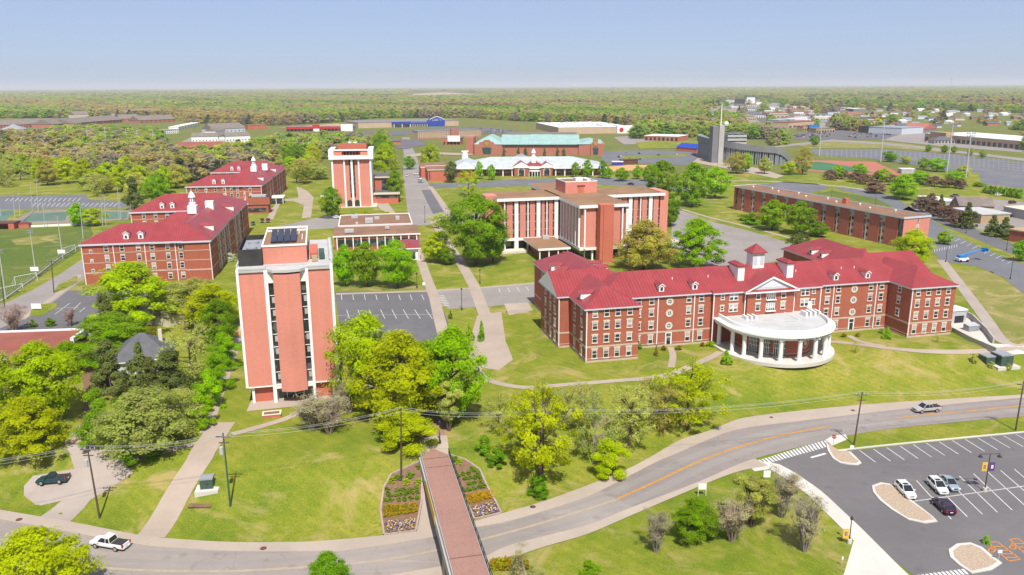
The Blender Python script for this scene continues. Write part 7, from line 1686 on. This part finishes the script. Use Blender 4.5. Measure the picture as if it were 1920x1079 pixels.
def lamp(x, yb, xt, yt, lb, heads=2, cat='street lamp', mat='dark_metal', banner=False, group=None):
    q = G(x, yb); t = PY(xt, yt, q[1]); h = max(t[2] - q[2], 2.0)
    o = thing('street_lamp', lb, cat, tuple(q), 0, group)
    s = MB(); s.tube((0, 0, 0), (0, 0, h), .1, .06, 8); s.lathe([(.22, 0), (.22, .5), (.1, .8)], n=8); 
    s.build('post', M[mat], o)
    if banner or heads == 2: s = MB(); s.lathe([(.34, 0), (.34, .75), (0, .76)], n=10); s.build('footing', M['concrete_new'], o)
    s = MB()
    if heads == 2:
        s.tube((-1.6, 0, h), (1.6, 0, h + .12), .05, n=6)
        for a in (-1.6, 1.6): s.lathe([(.05, h + .1), (.06, h - .15), (.34, h - .35), (.36, h - .5), (0, h - .5)], (a, 0), 10)
    elif heads == 1: s.lathe([(.05, h), (.22, h + .05), (.25, h + .35), (.05, h + .6), (0, h + .7)], (0, 0), 8)
    s.build('lamp_head', M[mat], o)
    if banner:
        for sg, m_, mark in ((-1, 'banner_gold', 'purple'), (1, 'purple', 'white')):
            if heads == 1 and sg > 0: continue
            b_ = MB(); b_.box(sg*.62 - .45, sg*.62 + .45, -.03, .03, h - 3.1, h - 1.5); bb = b_.build('banner', M[m_], o)
            b_ = MB(); b_.box(sg*.62 - .18, sg*.62 + .18, -.06, -.031, h - 2.6, h - 2.0); b_.box(sg*.62 - .06, sg*.62 + .06, -.07, -.061, h - 2.5, h - 2.1, 1); b_.build('emblem', [M[mark], M['banner_gold']], bb)
    return o
lamp(1846, 922, 1857, 852, 'black twin headed car park lamp with gold and purple banners', 2, banner=True)
lamp(1592, 1019, 1597, 975, 'black lamp post with one banner by the bright concrete walk', 1, banner=True)
lamp(825, 832, 825, 795, 'black lamp post at the top of the footbridge', 1)
for x, yb, yt, lb in [(1004, 572, 546, 'black lamp post left of the hall lawn'), (866, 582, 544, 'black lamp post by the crossing of the twin paths'), (900, 532, 508, 'black lamp post on the central lawn'), (782, 541, 515, 'black lamp post right of the clipped trio'), (590, 600, 590, 'x'), (1773, 610, 570, 'thin lamp post beside the service court'), (1558, 380, 352, 'black lamp post behind the long brick dormitory'), (1640, 395, 366, 'black lamp post beside the service road bend'), (1773, 492, 446, 'black lamp post in the boom lift car park'), (1894, 524, 480, 'black lamp post nearest the right edge of the boom lift car park'), (1887, 470, 445, 'dark lamp post beside the dark road, right one'), (1811, 438, 412, 'dark lamp post beside the dark road, left one'), (1342, 512, 498, 'x'), (797, 418, 389, 'twin lamp in the central street crossing')]:
    if lb != 'x': lamp(x, yb, x + 1, yt, lb, 1 if yb > 400 and x < 1000 else 0)
def mast(x, yb, xt, yt, lb, heads=3, r=.4, group=None, board=False):
    q = P(x, yb, 0); t = PY(xt, yt, q[1]); h = t[2]
    o = thing('light_mast', lb, 'light mast', tuple(q), 0, group); s = MB(); s.tube((0, 0, 0), (t[0] - q[0], 0, h), r, r * .55, 8); s.build('pole', M['galv'], o)
    s = MB(); dx = t[0] - q[0]
    for k in range(heads):
        z = h - k * .9 * r / .25; s.box(dx - 6*r, dx + 6*r, -.1, .1, z - .15, z)
        for a in (-5, -2, 2, 5): s.box(dx + a*r - .7*r, dx + a*r + .7*r, -1.2*r, .05, z, z + 1.3*r)
    s.build('lamp_bank', M['grey_metal'], o)
    if board: s = MB(); s.box(-1.4, 1.4, -.4, -.3, 2.2, 3.6); s.build('board', M['white'], o)
mast(1651, 304, 1659, 226, 'tall white stadium light mast, second from the left by the track', 2, .5); mast(1775, 324, 1787.5, 232, 'tall white stadium light mast, second from the right by the track', 2, .5); mast(1811, 333, 1821, 251, 'tall white stadium light mast, rightmost by the track', 2, .5); mast(1536, 293, 1541, 226, 'tall white stadium light mast, leftmost by the track', 2, .5)
mast(68, 520, 56, 433, 'field light pole with white board, middle of the playing field fence', 2, .2, None, True); mast(118, 486, 107, 406, 'field light pole with white board nearest the dormitory', 2, .2, None, True); mast(11, 562, -2, 470, 'field light pole at the left edge of the field fence', 2, .2); mast(156, 448, 150, 386, 'field light pole touching the corner of the dormitory roof', 1, .2)
for i, (x, yb, yt) in enumerate([(2, 406, 380), (28, 409, 365), (38, 407, 360), (61, 398, 350), (72, 398, 338), (84, 427, 378), (193, 424, 370), (199, 424, 368), (224, 414, 352), (227, 412, 362)]): mast(x, yb, x - 4, yt, 'thin grey light pole standing round the tennis courts', 1, .16, 'thin light poles round the tennis courts')
for i, x in enumerate([168, 201, 240, 260, 290]): q = P(x, 283, 0); o = thing('utility_pole', 'pale transmission pole in the left woods', 'utility pole', tuple(q), 0, 'transmission poles in the left woods'); s = MB(); s.tube((0, 0, 0), (0, 0, 24 - i), .4, .25, 6); s.box(-2.5, 2.5, -.2, .2, 20 - i, 20.5 - i); s.build('pole', M['galv'], o)
# fences
def fence(pts, h, lb, mat='galv', sp=3.0, mesh=True, name='fence'):
    o = thing(name, lb, 'fence'); s = MB(); q = [np.array(p[:2]) for p in pts]
    for a, b in zip(q[:-1], q[1:]):
        L = np.linalg.norm(b - a); n = max(1, int(L / sp))
        for i in range(n + 1): p = a + (b - a) * i / n; s.tube((*p, 0), (*p, h), .045, n=5)
        for z in ([h, .15] if not mesh else np.linspace(.15, h, 6)): s.tube((*a, z), (*b, z), .025, n=4, cap=False)
    s.build('rails', M[mat], o); return o
FP = [P(x, y) for x, y in [(-30, 585), (10, 562), (60, 526), (110, 487), (152, 461)]]
s = MB(); q = [np.array(p[:2]) for p in FP]
for a, b in zip(q[:-1], q[1:]): d = b - a; s.obox((a + b) / 2, d / np.linalg.norm(d), np.linalg.norm(d) / 2, .15, 0, .5)
setp(s.build('low_wall', M['concrete_new']), 'low pale kerb wall along the playing field', 'wall')
fence(FP, 1.5, 'wire fence along the low wall of the playing field')
fence([P(x, y) for x, y in [(-20, 426), (35, 424), (62, 398), (128, 394), (242, 396)]], 3.2, 'tall wire fence round the tennis courts', 'grey_metal')
fence([P(x, y) for x, y in [(190, 418), (242, 414), (246, 396)]], 3.2, 'tall wire fence by the courts nearest the dormitory', 'grey_metal')
s = MB(); a, b = P(45, 427)[:2], P(165, 422)[:2]; d = b - a; s.obox((a + b) / 2, d / np.linalg.norm(d), np.linalg.norm(d) / 2, .3, 0, .9); setp(s.build('low_wall', M['white']), 'low white wall behind the playing field', 'wall')
fence([P(x, y) for x, y in [(1640, 301), (1700, 310), (1775, 324)]], 3.5, 'dark screened fence between track and huge car park', 'dark_metal', 4)
o = thing('barrier_rail', 'row of white posts beside the boom lift car park', 'barrier'); s = MB()
for i in range(10): p = P(1752 + i * 4.6, 473 - i * 1.0); s.tube(p, p + np.array([0, 0, 1.1]), .12, n=6)
s.build('posts', M['white'], o)
def goal(x, y, lb, ang):
    o = thing('goal_frame', lb, 'goal', tuple(P(x, y)), ang); s = MB()
    for a in (-3.6, 3.6): s.tube((a, 0, 0), (a, 0, 2.6), .08, n=6); s.tube((a, 0, 2.6), (a, 2.2, 0), .05, n=5); s.tube((a, 0, 0), (a, 2.2, 0), .05, n=5)
    s.tube((-3.6, 0, 2.6), (3.6, 0, 2.6), .08, n=6); s.tube((-3.6, 2.2, 0), (3.6, 2.2, 0), .05, n=5)
    for a in np.arange(-3.2, 3.3, .8): s.tube((a, 0, 2.6), (a, 2.2, 0), .015, n=3)
    s.build('frame', M['white'], o)
goal(50, 530, 'white soccer goal at the corner of the playing field', rad(60)); goal(22, 552, 'white soccer goal partly behind the field fence', rad(60)); goal(130, 475, 'white frame by the fence near the dormitory', rad(80))
# ------------------------------------------------------------------ signs and small things
def sign(x, y, lb, w_=1.0, h=1.8, pw=.9, ph=.8, mat='white', name='sign', ang=0, disc=False, text=None, post2=False):
    o = thing(name, lb, 'sign', tuple(G(x, y)), ang); s = MB()
    if post2: s.tube((-pw/2, 0, 0), (-pw/2, 0, h), .05, n=5); s.tube((pw/2, 0, 0), (pw/2, 0, h), .05, n=5)
    else: s.tube((0, 0, 0), (0, 0, h), .045, n=5)
    s.build('post', M['white'] if post2 else M['galv'], o); s = MB()
    if disc:
        s.poly([(.45*math.cos(t), -.06, h + .45*math.sin(t)) for t in np.linspace(rad(22.5), rad(382.5), 9)[:-1]][::-1], 0); s.poly([(.45*math.cos(t), -.055, h + .45*math.sin(t)) for t in np.linspace(rad(22.5), rad(382.5), 9)[:-1]], 1)
    else: s.box(-pw/2, pw/2, -.09, -.05, h - ph, h, 0)
    pn = s.build('panel', [M[mat], M['galv']], o)
    if text:
        pts, n = text_strokes(text); c = min(pw * .9 / (n + 1), .13); s = MB(); z0 = h - 2.5*c if disc else h - ph/2 - 2.5*c
        for cx_, cz in pts: xx = (cx_ - n/2) * c; s.poly([(xx, -.1, z0 + cz*c), (xx + c*1.03, -.1, z0 + cz*c), (xx + c*1.03, -.1, z0 + cz*c + c*1.03), (xx, -.1, z0 + cz*c + c*1.03)])
        s.build('lettering', M['white' if disc else 'dark_metal'], pn)
    return o
sign(1562, 839, 'red octagonal stop sign at the car park entrance', mat='red_sign', disc=True, h=2.2, text='STOP', name='stop_sign', ang=rad(-35))
sign(1596, 850, 'small white sign on the pebble island by the entrance', pw=.7, ph=.6, h=1.6); sign(1316, 930, 'white and blue sign on two posts beside the road', pw=1.3, ph=1.1, h=2.3, post2=True)
sign(1437, 902, 'white sign panel facing the road near the zebra crossing', pw=1.2, ph=1.3, h=2.0); sign(1578, 1062, 'thin white marker post on the near lawn', pw=.2, ph=.5, h=1.6)
sign(1872, 1052, 'small white bay sign by the orange markings', pw=.6, ph=.5, h=1.8); sign(69, 582, 'white board sign on the grass island by the street', pw=2.8, ph=1.6, h=2.0, post2=True)
sign(795, 540, 'small white sign at the corner of the trio lawn', pw=.9, ph=.9, h=1.8); sign(1348, 512, 'thin white post at the edge of the pale car park', pw=.2, ph=.4, h=2.6)
def cabinet(x, y, w_, d_, h, lb, pad=True, mat='green_box'):
    g_ = G(x, y); o = thing('transformer_cabinet', lb, 'cabinet', (g_[0], g_[1], g_[2] + (.3 if pad else .1)), rad(10)); s = MB(); s.box(-w_/2, w_/2, 0, d_, .12, h - .25, 0); s.build('cabinet', M[mat], o); s = MB(); s.box(-w_/2 - .06, w_/2 + .06, -.06, d_ + .06, h - .25, h); s.build('lid', M['grey_metal'], o)
    s = MB(); s.box(-.02, .02, -.02, -.003, .2, h - .4); s.box(.15, .3, -.04, -.003, h*.45, h*.55); s.build('door_seam', M['dark_metal'], o)
    if pad: s = MB(); s.box(-w_*.9, w_*.95, -.8, d_ + .5, -1.0, .119); s.build('pad', M['concrete_new'], o)
cabinet(388, 922, 2.0, 1.7, 2.0, 'green transformer cabinet on a white pad on the front lawn'); cabinet(1857, 684, 2.4, 2.6, 1.9, 'grey green service cabinet right of the hall lawn, smaller one', False); cabinet(1887, 690, 3.2, 3.4, 2.8, 'grey green service cabinet right of the hall lawn, larger one', True)
def hatch(x, y, r, lb, mat='rust', sq=False):
    q = G(x, y); s = MB()
    if sq: s.prism([(-1.9*r, -.6*r), (1.9*r, -.6*r), (1.9*r, .6*r), (-1.9*r, .6*r)], .04, .17)
    else: s.lathe([(r, 0.05), (r, .16), (0, .165)], n=14)
    setp(s.build('storm_drain', M[mat], None, tuple(q)), lb, 'drain')
hatch(36, 976, .5, 'rusty manhole in the pavement near the driveway'); hatch(494, 1030, .5, 'rusty storm drain in the pavement left of the footbridge'); hatch(999, 952, .5, 'rusty manhole in the pavement right of the footbridge'); hatch(1161, 902, .5, 'dark storm drain in the pavement where the resurfaced road starts'); hatch(376, 949, 1.0, 'flat brown slab in the front lawn', 'soil', True); hatch(1599, 771, .45, 'small manhole in the pavement below the hall lawn'); hatch(1446, 784, .4, 'small manhole in the pavement at the road bend')
o = thing('construction_barrier', 'orange barrier panels at the top of the hedge path', 'barrier', tuple(G(443, 632))); s = MB()
for i in range(4): s.box(i*.5 - .2, i*.5 + .1, i*2.0, i*2.0 + 1.7, .1, 1.1)
s.build('panel', M['orange_fence'], o)
o = thing('garden_steps', 'concrete steps and wall at the left end of the hall terrace', 'steps', tuple(G(972, 588)), HA); s = MB()
for i in range(4): s.box(-3, 3, i*.5, 2.4, 0, .15 + i*.14)
s.build('steps', M['concrete'], o)
# boom lift
o = thing('boom_lift', 'bright blue boom lift with white base in the dark car park', 'boom lift', tuple(P(1803, 491)), rad(10)); s = MB(); s.box(-2, 2, -1.1, 1.1, .5, 1.5); s.build('chassis', M['white'], o); s = MB()
for a in (-1.4, 1.4):
    for b in (-1.1, 1.1): s.tube((a, b - .2, .5), (a, b + .2, .5), .5, n=12)
s.build('wheel', M['tire'], o); s = MB(); s.box(-1.6, 1.2, -.9, .9, 1.5, 2.4); s.tube((-.8, 0, 2.2), (5.5, 0, 3.6), .3, n=6); s.tube((5.5, 0, 3.6), (8.0, 0, 4.2), .2, n=6); s.build('boom', M['boom_blue'], o); s = MB(); s.box(8, 9.6, -.9, .9, 3.4, 3.6); s.box(8, 8.1, -.9, .9, 3.6, 4.7); s.box(9.5, 9.6, -.9, .9, 3.6, 4.7); s.box(8.1, 9.5, .8, .9, 3.6, 4.7); s.box(8.1, 9.5, -.9, -.8, 4.5, 4.7); s.build('basket', M['boom_blue'], o)

# ------------------------------------------------------------------ vehicles
PAINT = {}
def paint(name, c, metal=.15):
    if name not in PAINT:
        m = N('paint_' + name); m.color(m.mix(m.noise(3, 3, .6, m.coord('Object')), dk(c, .93), dk(c, 1.05))); m.rough(.28); m.b.inputs['Metallic'].default_value = metal; m.b.inputs['Coat Weight'].default_value = .5; m.b.inputs['Coat Roughness'].default_value = .08; PAINT[name] = m.m
    return PAINT[name]
CARGLASS = plain('car_glass', (0.015, 0.018, 0.02), .06, .1, 1.0, 0, .8)
VB = {}
def loft(mb, st, m=0, caps=True):
    # st: list of (x, [(y,z)...]) half sections from bottom to top centre, mirrored
    rows = []
    for x, hs in st:
        rows.append([(x, -y, z) for y, z in hs] + [(x, y, z) for y, z in hs[::-1]])
    for a, b in zip(rows[:-1], rows[1:]):
        for i in range(len(a) - 1): mb.poly([a[i], b[i], b[i+1], a[i+1]][::-1], m, False)
    if caps: mb.poly(rows[0], m); mb.poly(rows[-1][::-1], m)
def vehicle(style, pname, col):
    k = (style, pname)
    if k in VB: return VB[k]
    L, Wd_, H = {'suv': (4.7, .93, 1.68), 'sedan': (4.8, .90, 1.46), 'pickup': (5.9, .98, 1.85), 'compact_pickup': (5.3, .92, 1.68)}[style]
    h = L / 2; body = MB(); gl = MB()
    belt = .62 * H if 'pickup' not in style else .60 * H
    lowz = .30 if style != 'pickup' else .42
    def sec(w, zt, zb=lowz): return [(w * .86, zb), (w, zb + .18), (w, zt - .16), (w * .93, zt), (0, zt + .02)]
    if style == 'sedan': xs = [(-h, .80, .82), (-h + .12, .9, .95), (-h + 1.0, .9, 1.0), (-.6, .9, .96), (.9, .9, .93), (h - .5, .86, .82), (h - .1, .78, .68), (h, .68, .6)]
    elif style == 'suv': xs = [(-h, .84, 1.0), (-h + .1, .92, 1.08), (-h + 1, .93, 1.06), (0, .93, 1.03), (1.0, .93, 1.02), (h - .55, .9, .95), (h - .12, .82, .8), (h, .72, .66)]
    else: xs = [(-h, .9, 1.06), (-h + .1, .96, 1.10), (-.3, .98, 1.12), (.9, .98, 1.12), (1.2, .97, 1.13), (h - .6, .95, 1.08), (h - .1, .9, .98), (h, .84, .9)]
    if style == 'compact_pickup': xs = [(x, w * .94, z * .93) for x, w, z in xs]
    loft(body, [(x, sec(w * Wd_ / .93 if 'pick' not in style else w, z)) for x, w, z in xs])
    # cabin
    if style == 'sedan': cab = [(-1.75, .80, .97), (-1.05, .62, H - .04), (.15, .62, H), (1.15, .80, .95)]
    elif style == 'suv': cab = [(-h + .12, .84, 1.05), (-h + .5, .68, H - .06), (.25, .68, H), (1.25, .84, 1.0)]
    elif style == 'pickup': cab = [(-.75, .88, 1.12), (-.55, .72, H - .03), (.75, .72, H), (1.55, .88, 1.12)]
    else: cab = [(-.45, .82, 1.04), (-.3, .68, H - .03), (.55, .68, H), (1.2, .82, 1.04)]
    (a, wa, za), (b, wb, zb), (c, wc, zc), (d, wd, zd) = cab
    q = lambda x, w, z: ((x, -w, z), (x, w, z))
    A, B, C_, D_ = q(a, wa, za - .03), q(b, wb, zb), q(c, wc, zc), q(d, wd, zd - .03)
    body.poly([B[0], C_[0], C_[1], B[1]]); body.poly([(x, y, z - .07) for x, y, z in (B[1], C_[1], C_[0], B[0])])
    gl.poly([A[1], A[0], B[0], B[1]]); gl.poly([D_[0], D_[1], C_[1], C_[0]])
    for sgn, i in ((1, 0), (-1, 1)): gl.poly([A[i], D_[i], C_[i], B[i]][::sgn])
    # pillars and roof edge
    for i in (0, 1):
        for p0, p1 in ((A[i], B[i]), (B[i], C_[i]), (C_[i], D_[i])): body.tube(p0, p1, .055, n=5)
        mx = (b + c) / 2; y = -1 if i == 0 else 1; body.tube((mx - .1, y * (wa - .01), za - .03), (mx - .05, y * (wb), zb - .02), .05, n=5)
    body.box(h - .02, h + .06, -.6, .6, .35, .55); body.box(-h - .06, -h + .02, -.7, .7, .4, .6)
    for y in (-1, 1): body.box(cab[3][0] - .45, cab[3][0] - .25, y*(Wd_ + .12) - .1, y*(Wd_ + .12) + .1, za + .02, za + .18)
    parts = []
    bm_ = body.mesh('body', [paint(pname, col)])
    parts.append(('window_glass', gl.mesh('window_glass', [CARGLASS]), (0, 0, 0)))
    if 'pickup' in style:
        bd = MB(); x0, x1 = -h + .12, cab[0][0] - .12; w = .80 if style == 'pickup' else .74; zt = 1.14 if style == 'pickup' else 1.065; bd.box(x0, x1, -w, w, zt - .02, zt + .035, 0); parts.append(('bed_cover' if style == 'pickup' else 'cargo_bed', bd.mesh('bed', [M['dark_mesh']]), (0, 0, 0)))
    if style == 'suv':
        sr = MB(); sr.poly([(-.6, -.45, H - .005), (.1, -.45, H + .008), (.1, .45, H + .008), (-.6, .45, H - .005)]); parts.append(('sunroof', sr.mesh('sunroof', [CARGLASS]), (0, 0, 0)))
    hl = MB(); hl.box(-.08, .06, -.2, .2, -.09, .09); hm = hl.mesh('headlight', [M['lamp_white']]); tl = MB(); tl.box(-.05, .07, -.12, .12, -.2, .2); tm_ = tl.mesh('tail_light', [M['lamp_red']])
    zl = .72 if 'pickup' not in style else .86
    for y in (-1, 1): parts.append(('headlight', hm, (h - .06, y * .58, zl))); parts.append(('tail_light', tm_, (-h, y * (Wd_ - .16), zl + .12)))
    gr = MB(); gr.box(h - .03, h + .03, -.35, .35, .58, .74); parts.append(('grille', gr.mesh('grille', [M['dark_metal']]), (0, 0, 0)))
    pl_ = MB(); pl_.box(-h - .07, -h - .061, -.22, .22, .62, .76); parts.append(('number_plate', pl_.mesh('number_plate', [M['white']]), (0, 0, 0)))
    wr = .36 if 'pickup' not in style else .41
    wm = MB(); wm.tube((0, -.12, 0), (0, .12, 0), wr, n=18); wmm = wm.mesh('tyre', [M['tire']]); rm = MB(); rm.tube((0, -.135, 0), (0, .135, 0), wr * .62, n=12); rmm = rm.mesh('rim', [M['chrome']])
    wheels = [((sx * L * .30 + .05, sy * (Wd_ - .09), wr)) for sx in (-1, 1) for sy in (-1, 1)]
    VB[k] = (bm_, parts, wmm, rmm, wheels)
    return VB[k]
def car(style, pname, col, x, y, x2, y2, lb, group=None):
    # x,y: ground point under the middle in the photo; (x2,y2): a ground point ahead of the nose
    q = G(x, y); f = G(x2, y2); an = math.atan2(f[1] - q[1], f[0] - q[0]); bm_, parts, wm, rm, wheels = vehicle(style, pname, col)
    nm = {'suv': 'suv', 'sedan': 'parked_car', 'pickup': 'pickup_truck', 'compact_pickup': 'pickup_truck'}[style]
    o = thing(nm, lb, {'suv': 'suv', 'sedan': 'car'}.get(style, 'pickup truck'), (q[0], q[1], q[2] + .05), an, group)
    # tilt with the ground
    e = np.array([math.cos(an), math.sin(an)]); dz = tz(*(q[:2] + e * 2)) - tz(*(q[:2] - e * 2)); o.rotation_euler = (0, -math.atan2(dz, 4), an)
    link('body', bm_, o)
    for n_, m_, l_ in parts: link(n_, m_, o, l_)
    for w_ in wheels: t = link('wheel', wm, o, w_); link('rim', rm, t)
    return o
car('pickup', 'white', (.78, .78, .76), 207, 1026, 100, 1008, 'white crew cab pickup driving on the road at bottom left')
car('compact_pickup', 'teal', (.01, .055, .075), 101, 905, 40, 910, 'dark green compact pickup parked on the cracked driveway')
car('pickup', 'silver', (.42, .41, .40), 1737, 772, 1690, 776, 'silver pickup driving on the far lane of the road')
car('suv', 'white_suv', (.82, .82, .80), 1697, 926, 1716, 946, 'white suv beside the long pebble island'); car('suv', 'white_suv', (.82, .82, .80), 1757, 918, 1777, 938, 'white suv parked beside the silver blue sedan'); car('sedan', 'silver_blue', (.30, .36, .42), 1779, 912, 1799, 932, 'silver blue sedan parked next to the white suv'); car('suv', 'plum', (.045, .012, .05), 1768, 955, 1748, 936, 'dark purple suv parked nose to tail behind the white ones')
car('sedan', 'black', (.015, .016, .022), 1346, 492, 1330, 492, 'black sedan in the pale car park behind the hall'); car('sedan', 'black', (.015, .016, .022), 1182, 347, 1170, 346, 'dark car on the curving street beyond the coral building')
car('suv', 'maroon', (.12, .01, .02), 492, 417, 492, 424, 'dark red car at the flat roofed dormitory annexe, left one'); car('suv', 'maroon', (.12, .01, .02), 503, 417, 503, 424, 'dark red car at the flat roofed dormitory annexe, right one'); car('sedan', 'black', (.015, .016, .022), 475, 422, 475, 430, 'black car beside the dark wall of the nearest dormitory')
car('sedan', 'grey', (.12, .11, .11), 617, 410, 610, 410, 'dark grey car under the tree before the far tower'); car('sedan', 'white', (.78, .78, .76), 629, 410, 620, 410, 'white car under the tree before the far tower'); car('suv', 'white', (.78, .78, .76), 662, 411, 662, 418, 'white car before the arches of the far tower')
car('sedan', 'white', (.78, .78, .76), 763, 331, 764, 340, 'white car driving on the grey street'); car('suv', 'white_suv', (.82, .82, .80), 786, 337, 792, 338, 'white van like car parked by the brick annexe, upper one'); car('sedan', 'silver_blue', (.30, .36, .42), 789, 343, 795, 344, 'pale car parked by the brick annexe, lower one'); car('suv', 'white', (.78, .78, .76), 781, 328, 788, 328, 'white car parked furthest up by the brick annexe')
for i, (x, y, c_) in enumerate([(1790,370,'grey'),(1872,368,'white'),(1908,370,'white'),(1898,382,'black'),(1880,402,'silver'),(1890,408,'black')]): car('pickup' if i % 2 == 0 else 'suv', c_, {'grey': (.12,.11,.11), 'white': (.78,.78,.76), 'black': (.015,.016,.022), 'silver': (.42,.41,.40)}[c_], x, y, x + 12, y - 1, c_ + [' pickup by the roof of the tan shed', ' suv near the hedge of the huge car park', ' pickup at the right edge near the hedge', ' suv in the maintenance yard', ' pickup between the white sheds', ' suv before the dark red bin'][i])
# far parked cars: simple small shapes, too small to show parts
sm = MB(); loft(sm, [(-2.3, [(.8, .3), (.85, .9), (0, .92)]), (-1.9, [(.85, .3), (.88, .95), (0, .97)]), (1.2, [(.88, .3), (.88, .92), (0, .95)]), (2.3, [(.8, .3), (.8, .72), (0, .75)])], 0); loft(sm, [(-1.9, [(.8, .9), (.8, .92), (0, .93)]), (-1.2, [(.8, .9), (.65, 1.45), (0, 1.47)]), (.2, [(.8, .9), (.65, 1.45), (0, 1.47)]), (1.1, [(.8, .9), (.8, .92), (0, .93)])], 1)
for a in (-1.4, 1.4):
    for b in (-.82, .82): sm.tube((a, b - .08, .33), (a, b + .08, .33), .33, n=8, m=2)
cc = [('white', (.78,.78,.76)), ('silver', (.42,.41,.40)), ('black', (.015,.016,.022)), ('red', (.4,.02,.02)), ('blue', (.03,.07,.25)), ('grey', (.12,.11,.11))]
SMM = {n: sm.mesh('far_car', [paint(n, c), CARGLASS, M['tire']]) for n, c in cc}
def lotcars(poly, n, lb, grp, seed):
    rr = random.Random(seed); wp = [tuple(P(x, y)[:2]) for x, y in poly]; xs = [p[0] for p in wp]; ys = [p[1] for p in wp]; c = 0; used = []
    while c < n:
        x, y = rr.uniform(min(xs), max(xs)), rr.uniform(min(ys), max(ys)); y = round(y / 9) * 9 + rr.uniform(-.4, .4); x = round(x / 3) * 3
        if inpoly(x, y, wp) and (x, round(y)) not in used:
            used.append((x, round(y))); k = cc[rr.randrange(6)][0]; o = link('parked_car', SMM[k], None, (x, y, .04), math.pi / 2 + rr.choice((0, math.pi)))
            setp(o, '%s car parked in %s' % (k, lb), 'car', '%s cars parked in %s' % (k, lb)); c += 1
lotcars([(790,247),(900,240),(968,246),(940,251),(800,252)], 60, 'the lot of the blue gabled store', '', 1); lotcars([(1580,254),(1640,246),(1680,250),(1660,258),(1600,260)], 34, 'the crowded lot by the warehouse', '', 2); lotcars([(1460,258),(1540,250),(1570,254),(1540,260)], 22, 'the lot of the far shops', '', 3); lotcars([(560,250),(690,249),(690,252),(560,253)], 12, 'the lot of the red striped shops', '', 4); lotcars([(1135,288),(1290,288),(1290,303),(1150,303)], 8, 'the lot left of the grandstand', '', 5); lotcars([(1720,262),(1880,270),(1880,276),(1720,266)], 12, 'the lot of the white roofed strip', '', 6); lotcars([(1310,224),(1345,222),(1430,205),(1400,198),(1330,205)], 16, 'the lots beside the highway', '', 7)
for i, (x, y) in enumerate([(1412,222),(1425,230),(1436,240),(1405,214),(1396,206),(1440,250),(1420,228)]): q = P(x, y); k = cc[i % 6][0]; setp(link('moving_car', SMM[k], None, (q[0], q[1], .04), rad(100)), k + ' car on the highway bend', 'car', k + ' cars on the highway')
# ------------------------------------------------------------------ haze
hz = MB(); hz.box(-46000, 46000, -3500, 46000, -6.5, 195.0); hm = bpy.data.materials.new('haze'); hm.use_nodes = True; t = hm.node_tree; t.nodes.clear(); ou = t.nodes.new('ShaderNodeOutputMaterial'); pv_ = t.nodes.new('ShaderNodeVolumePrincipled'); pv_.inputs['Color'].default_value = (.95, .97, 1, 1); pv_.inputs['Density'].default_value = HAZE; pv_.inputs['Anisotropy'].default_value = 0; t.links.new(pv_.outputs[0], ou.inputs['Volume'])
setp(hz.build('haze', hm), 'thin blue summer haze over the plain', 'haze', None, 'stuff')
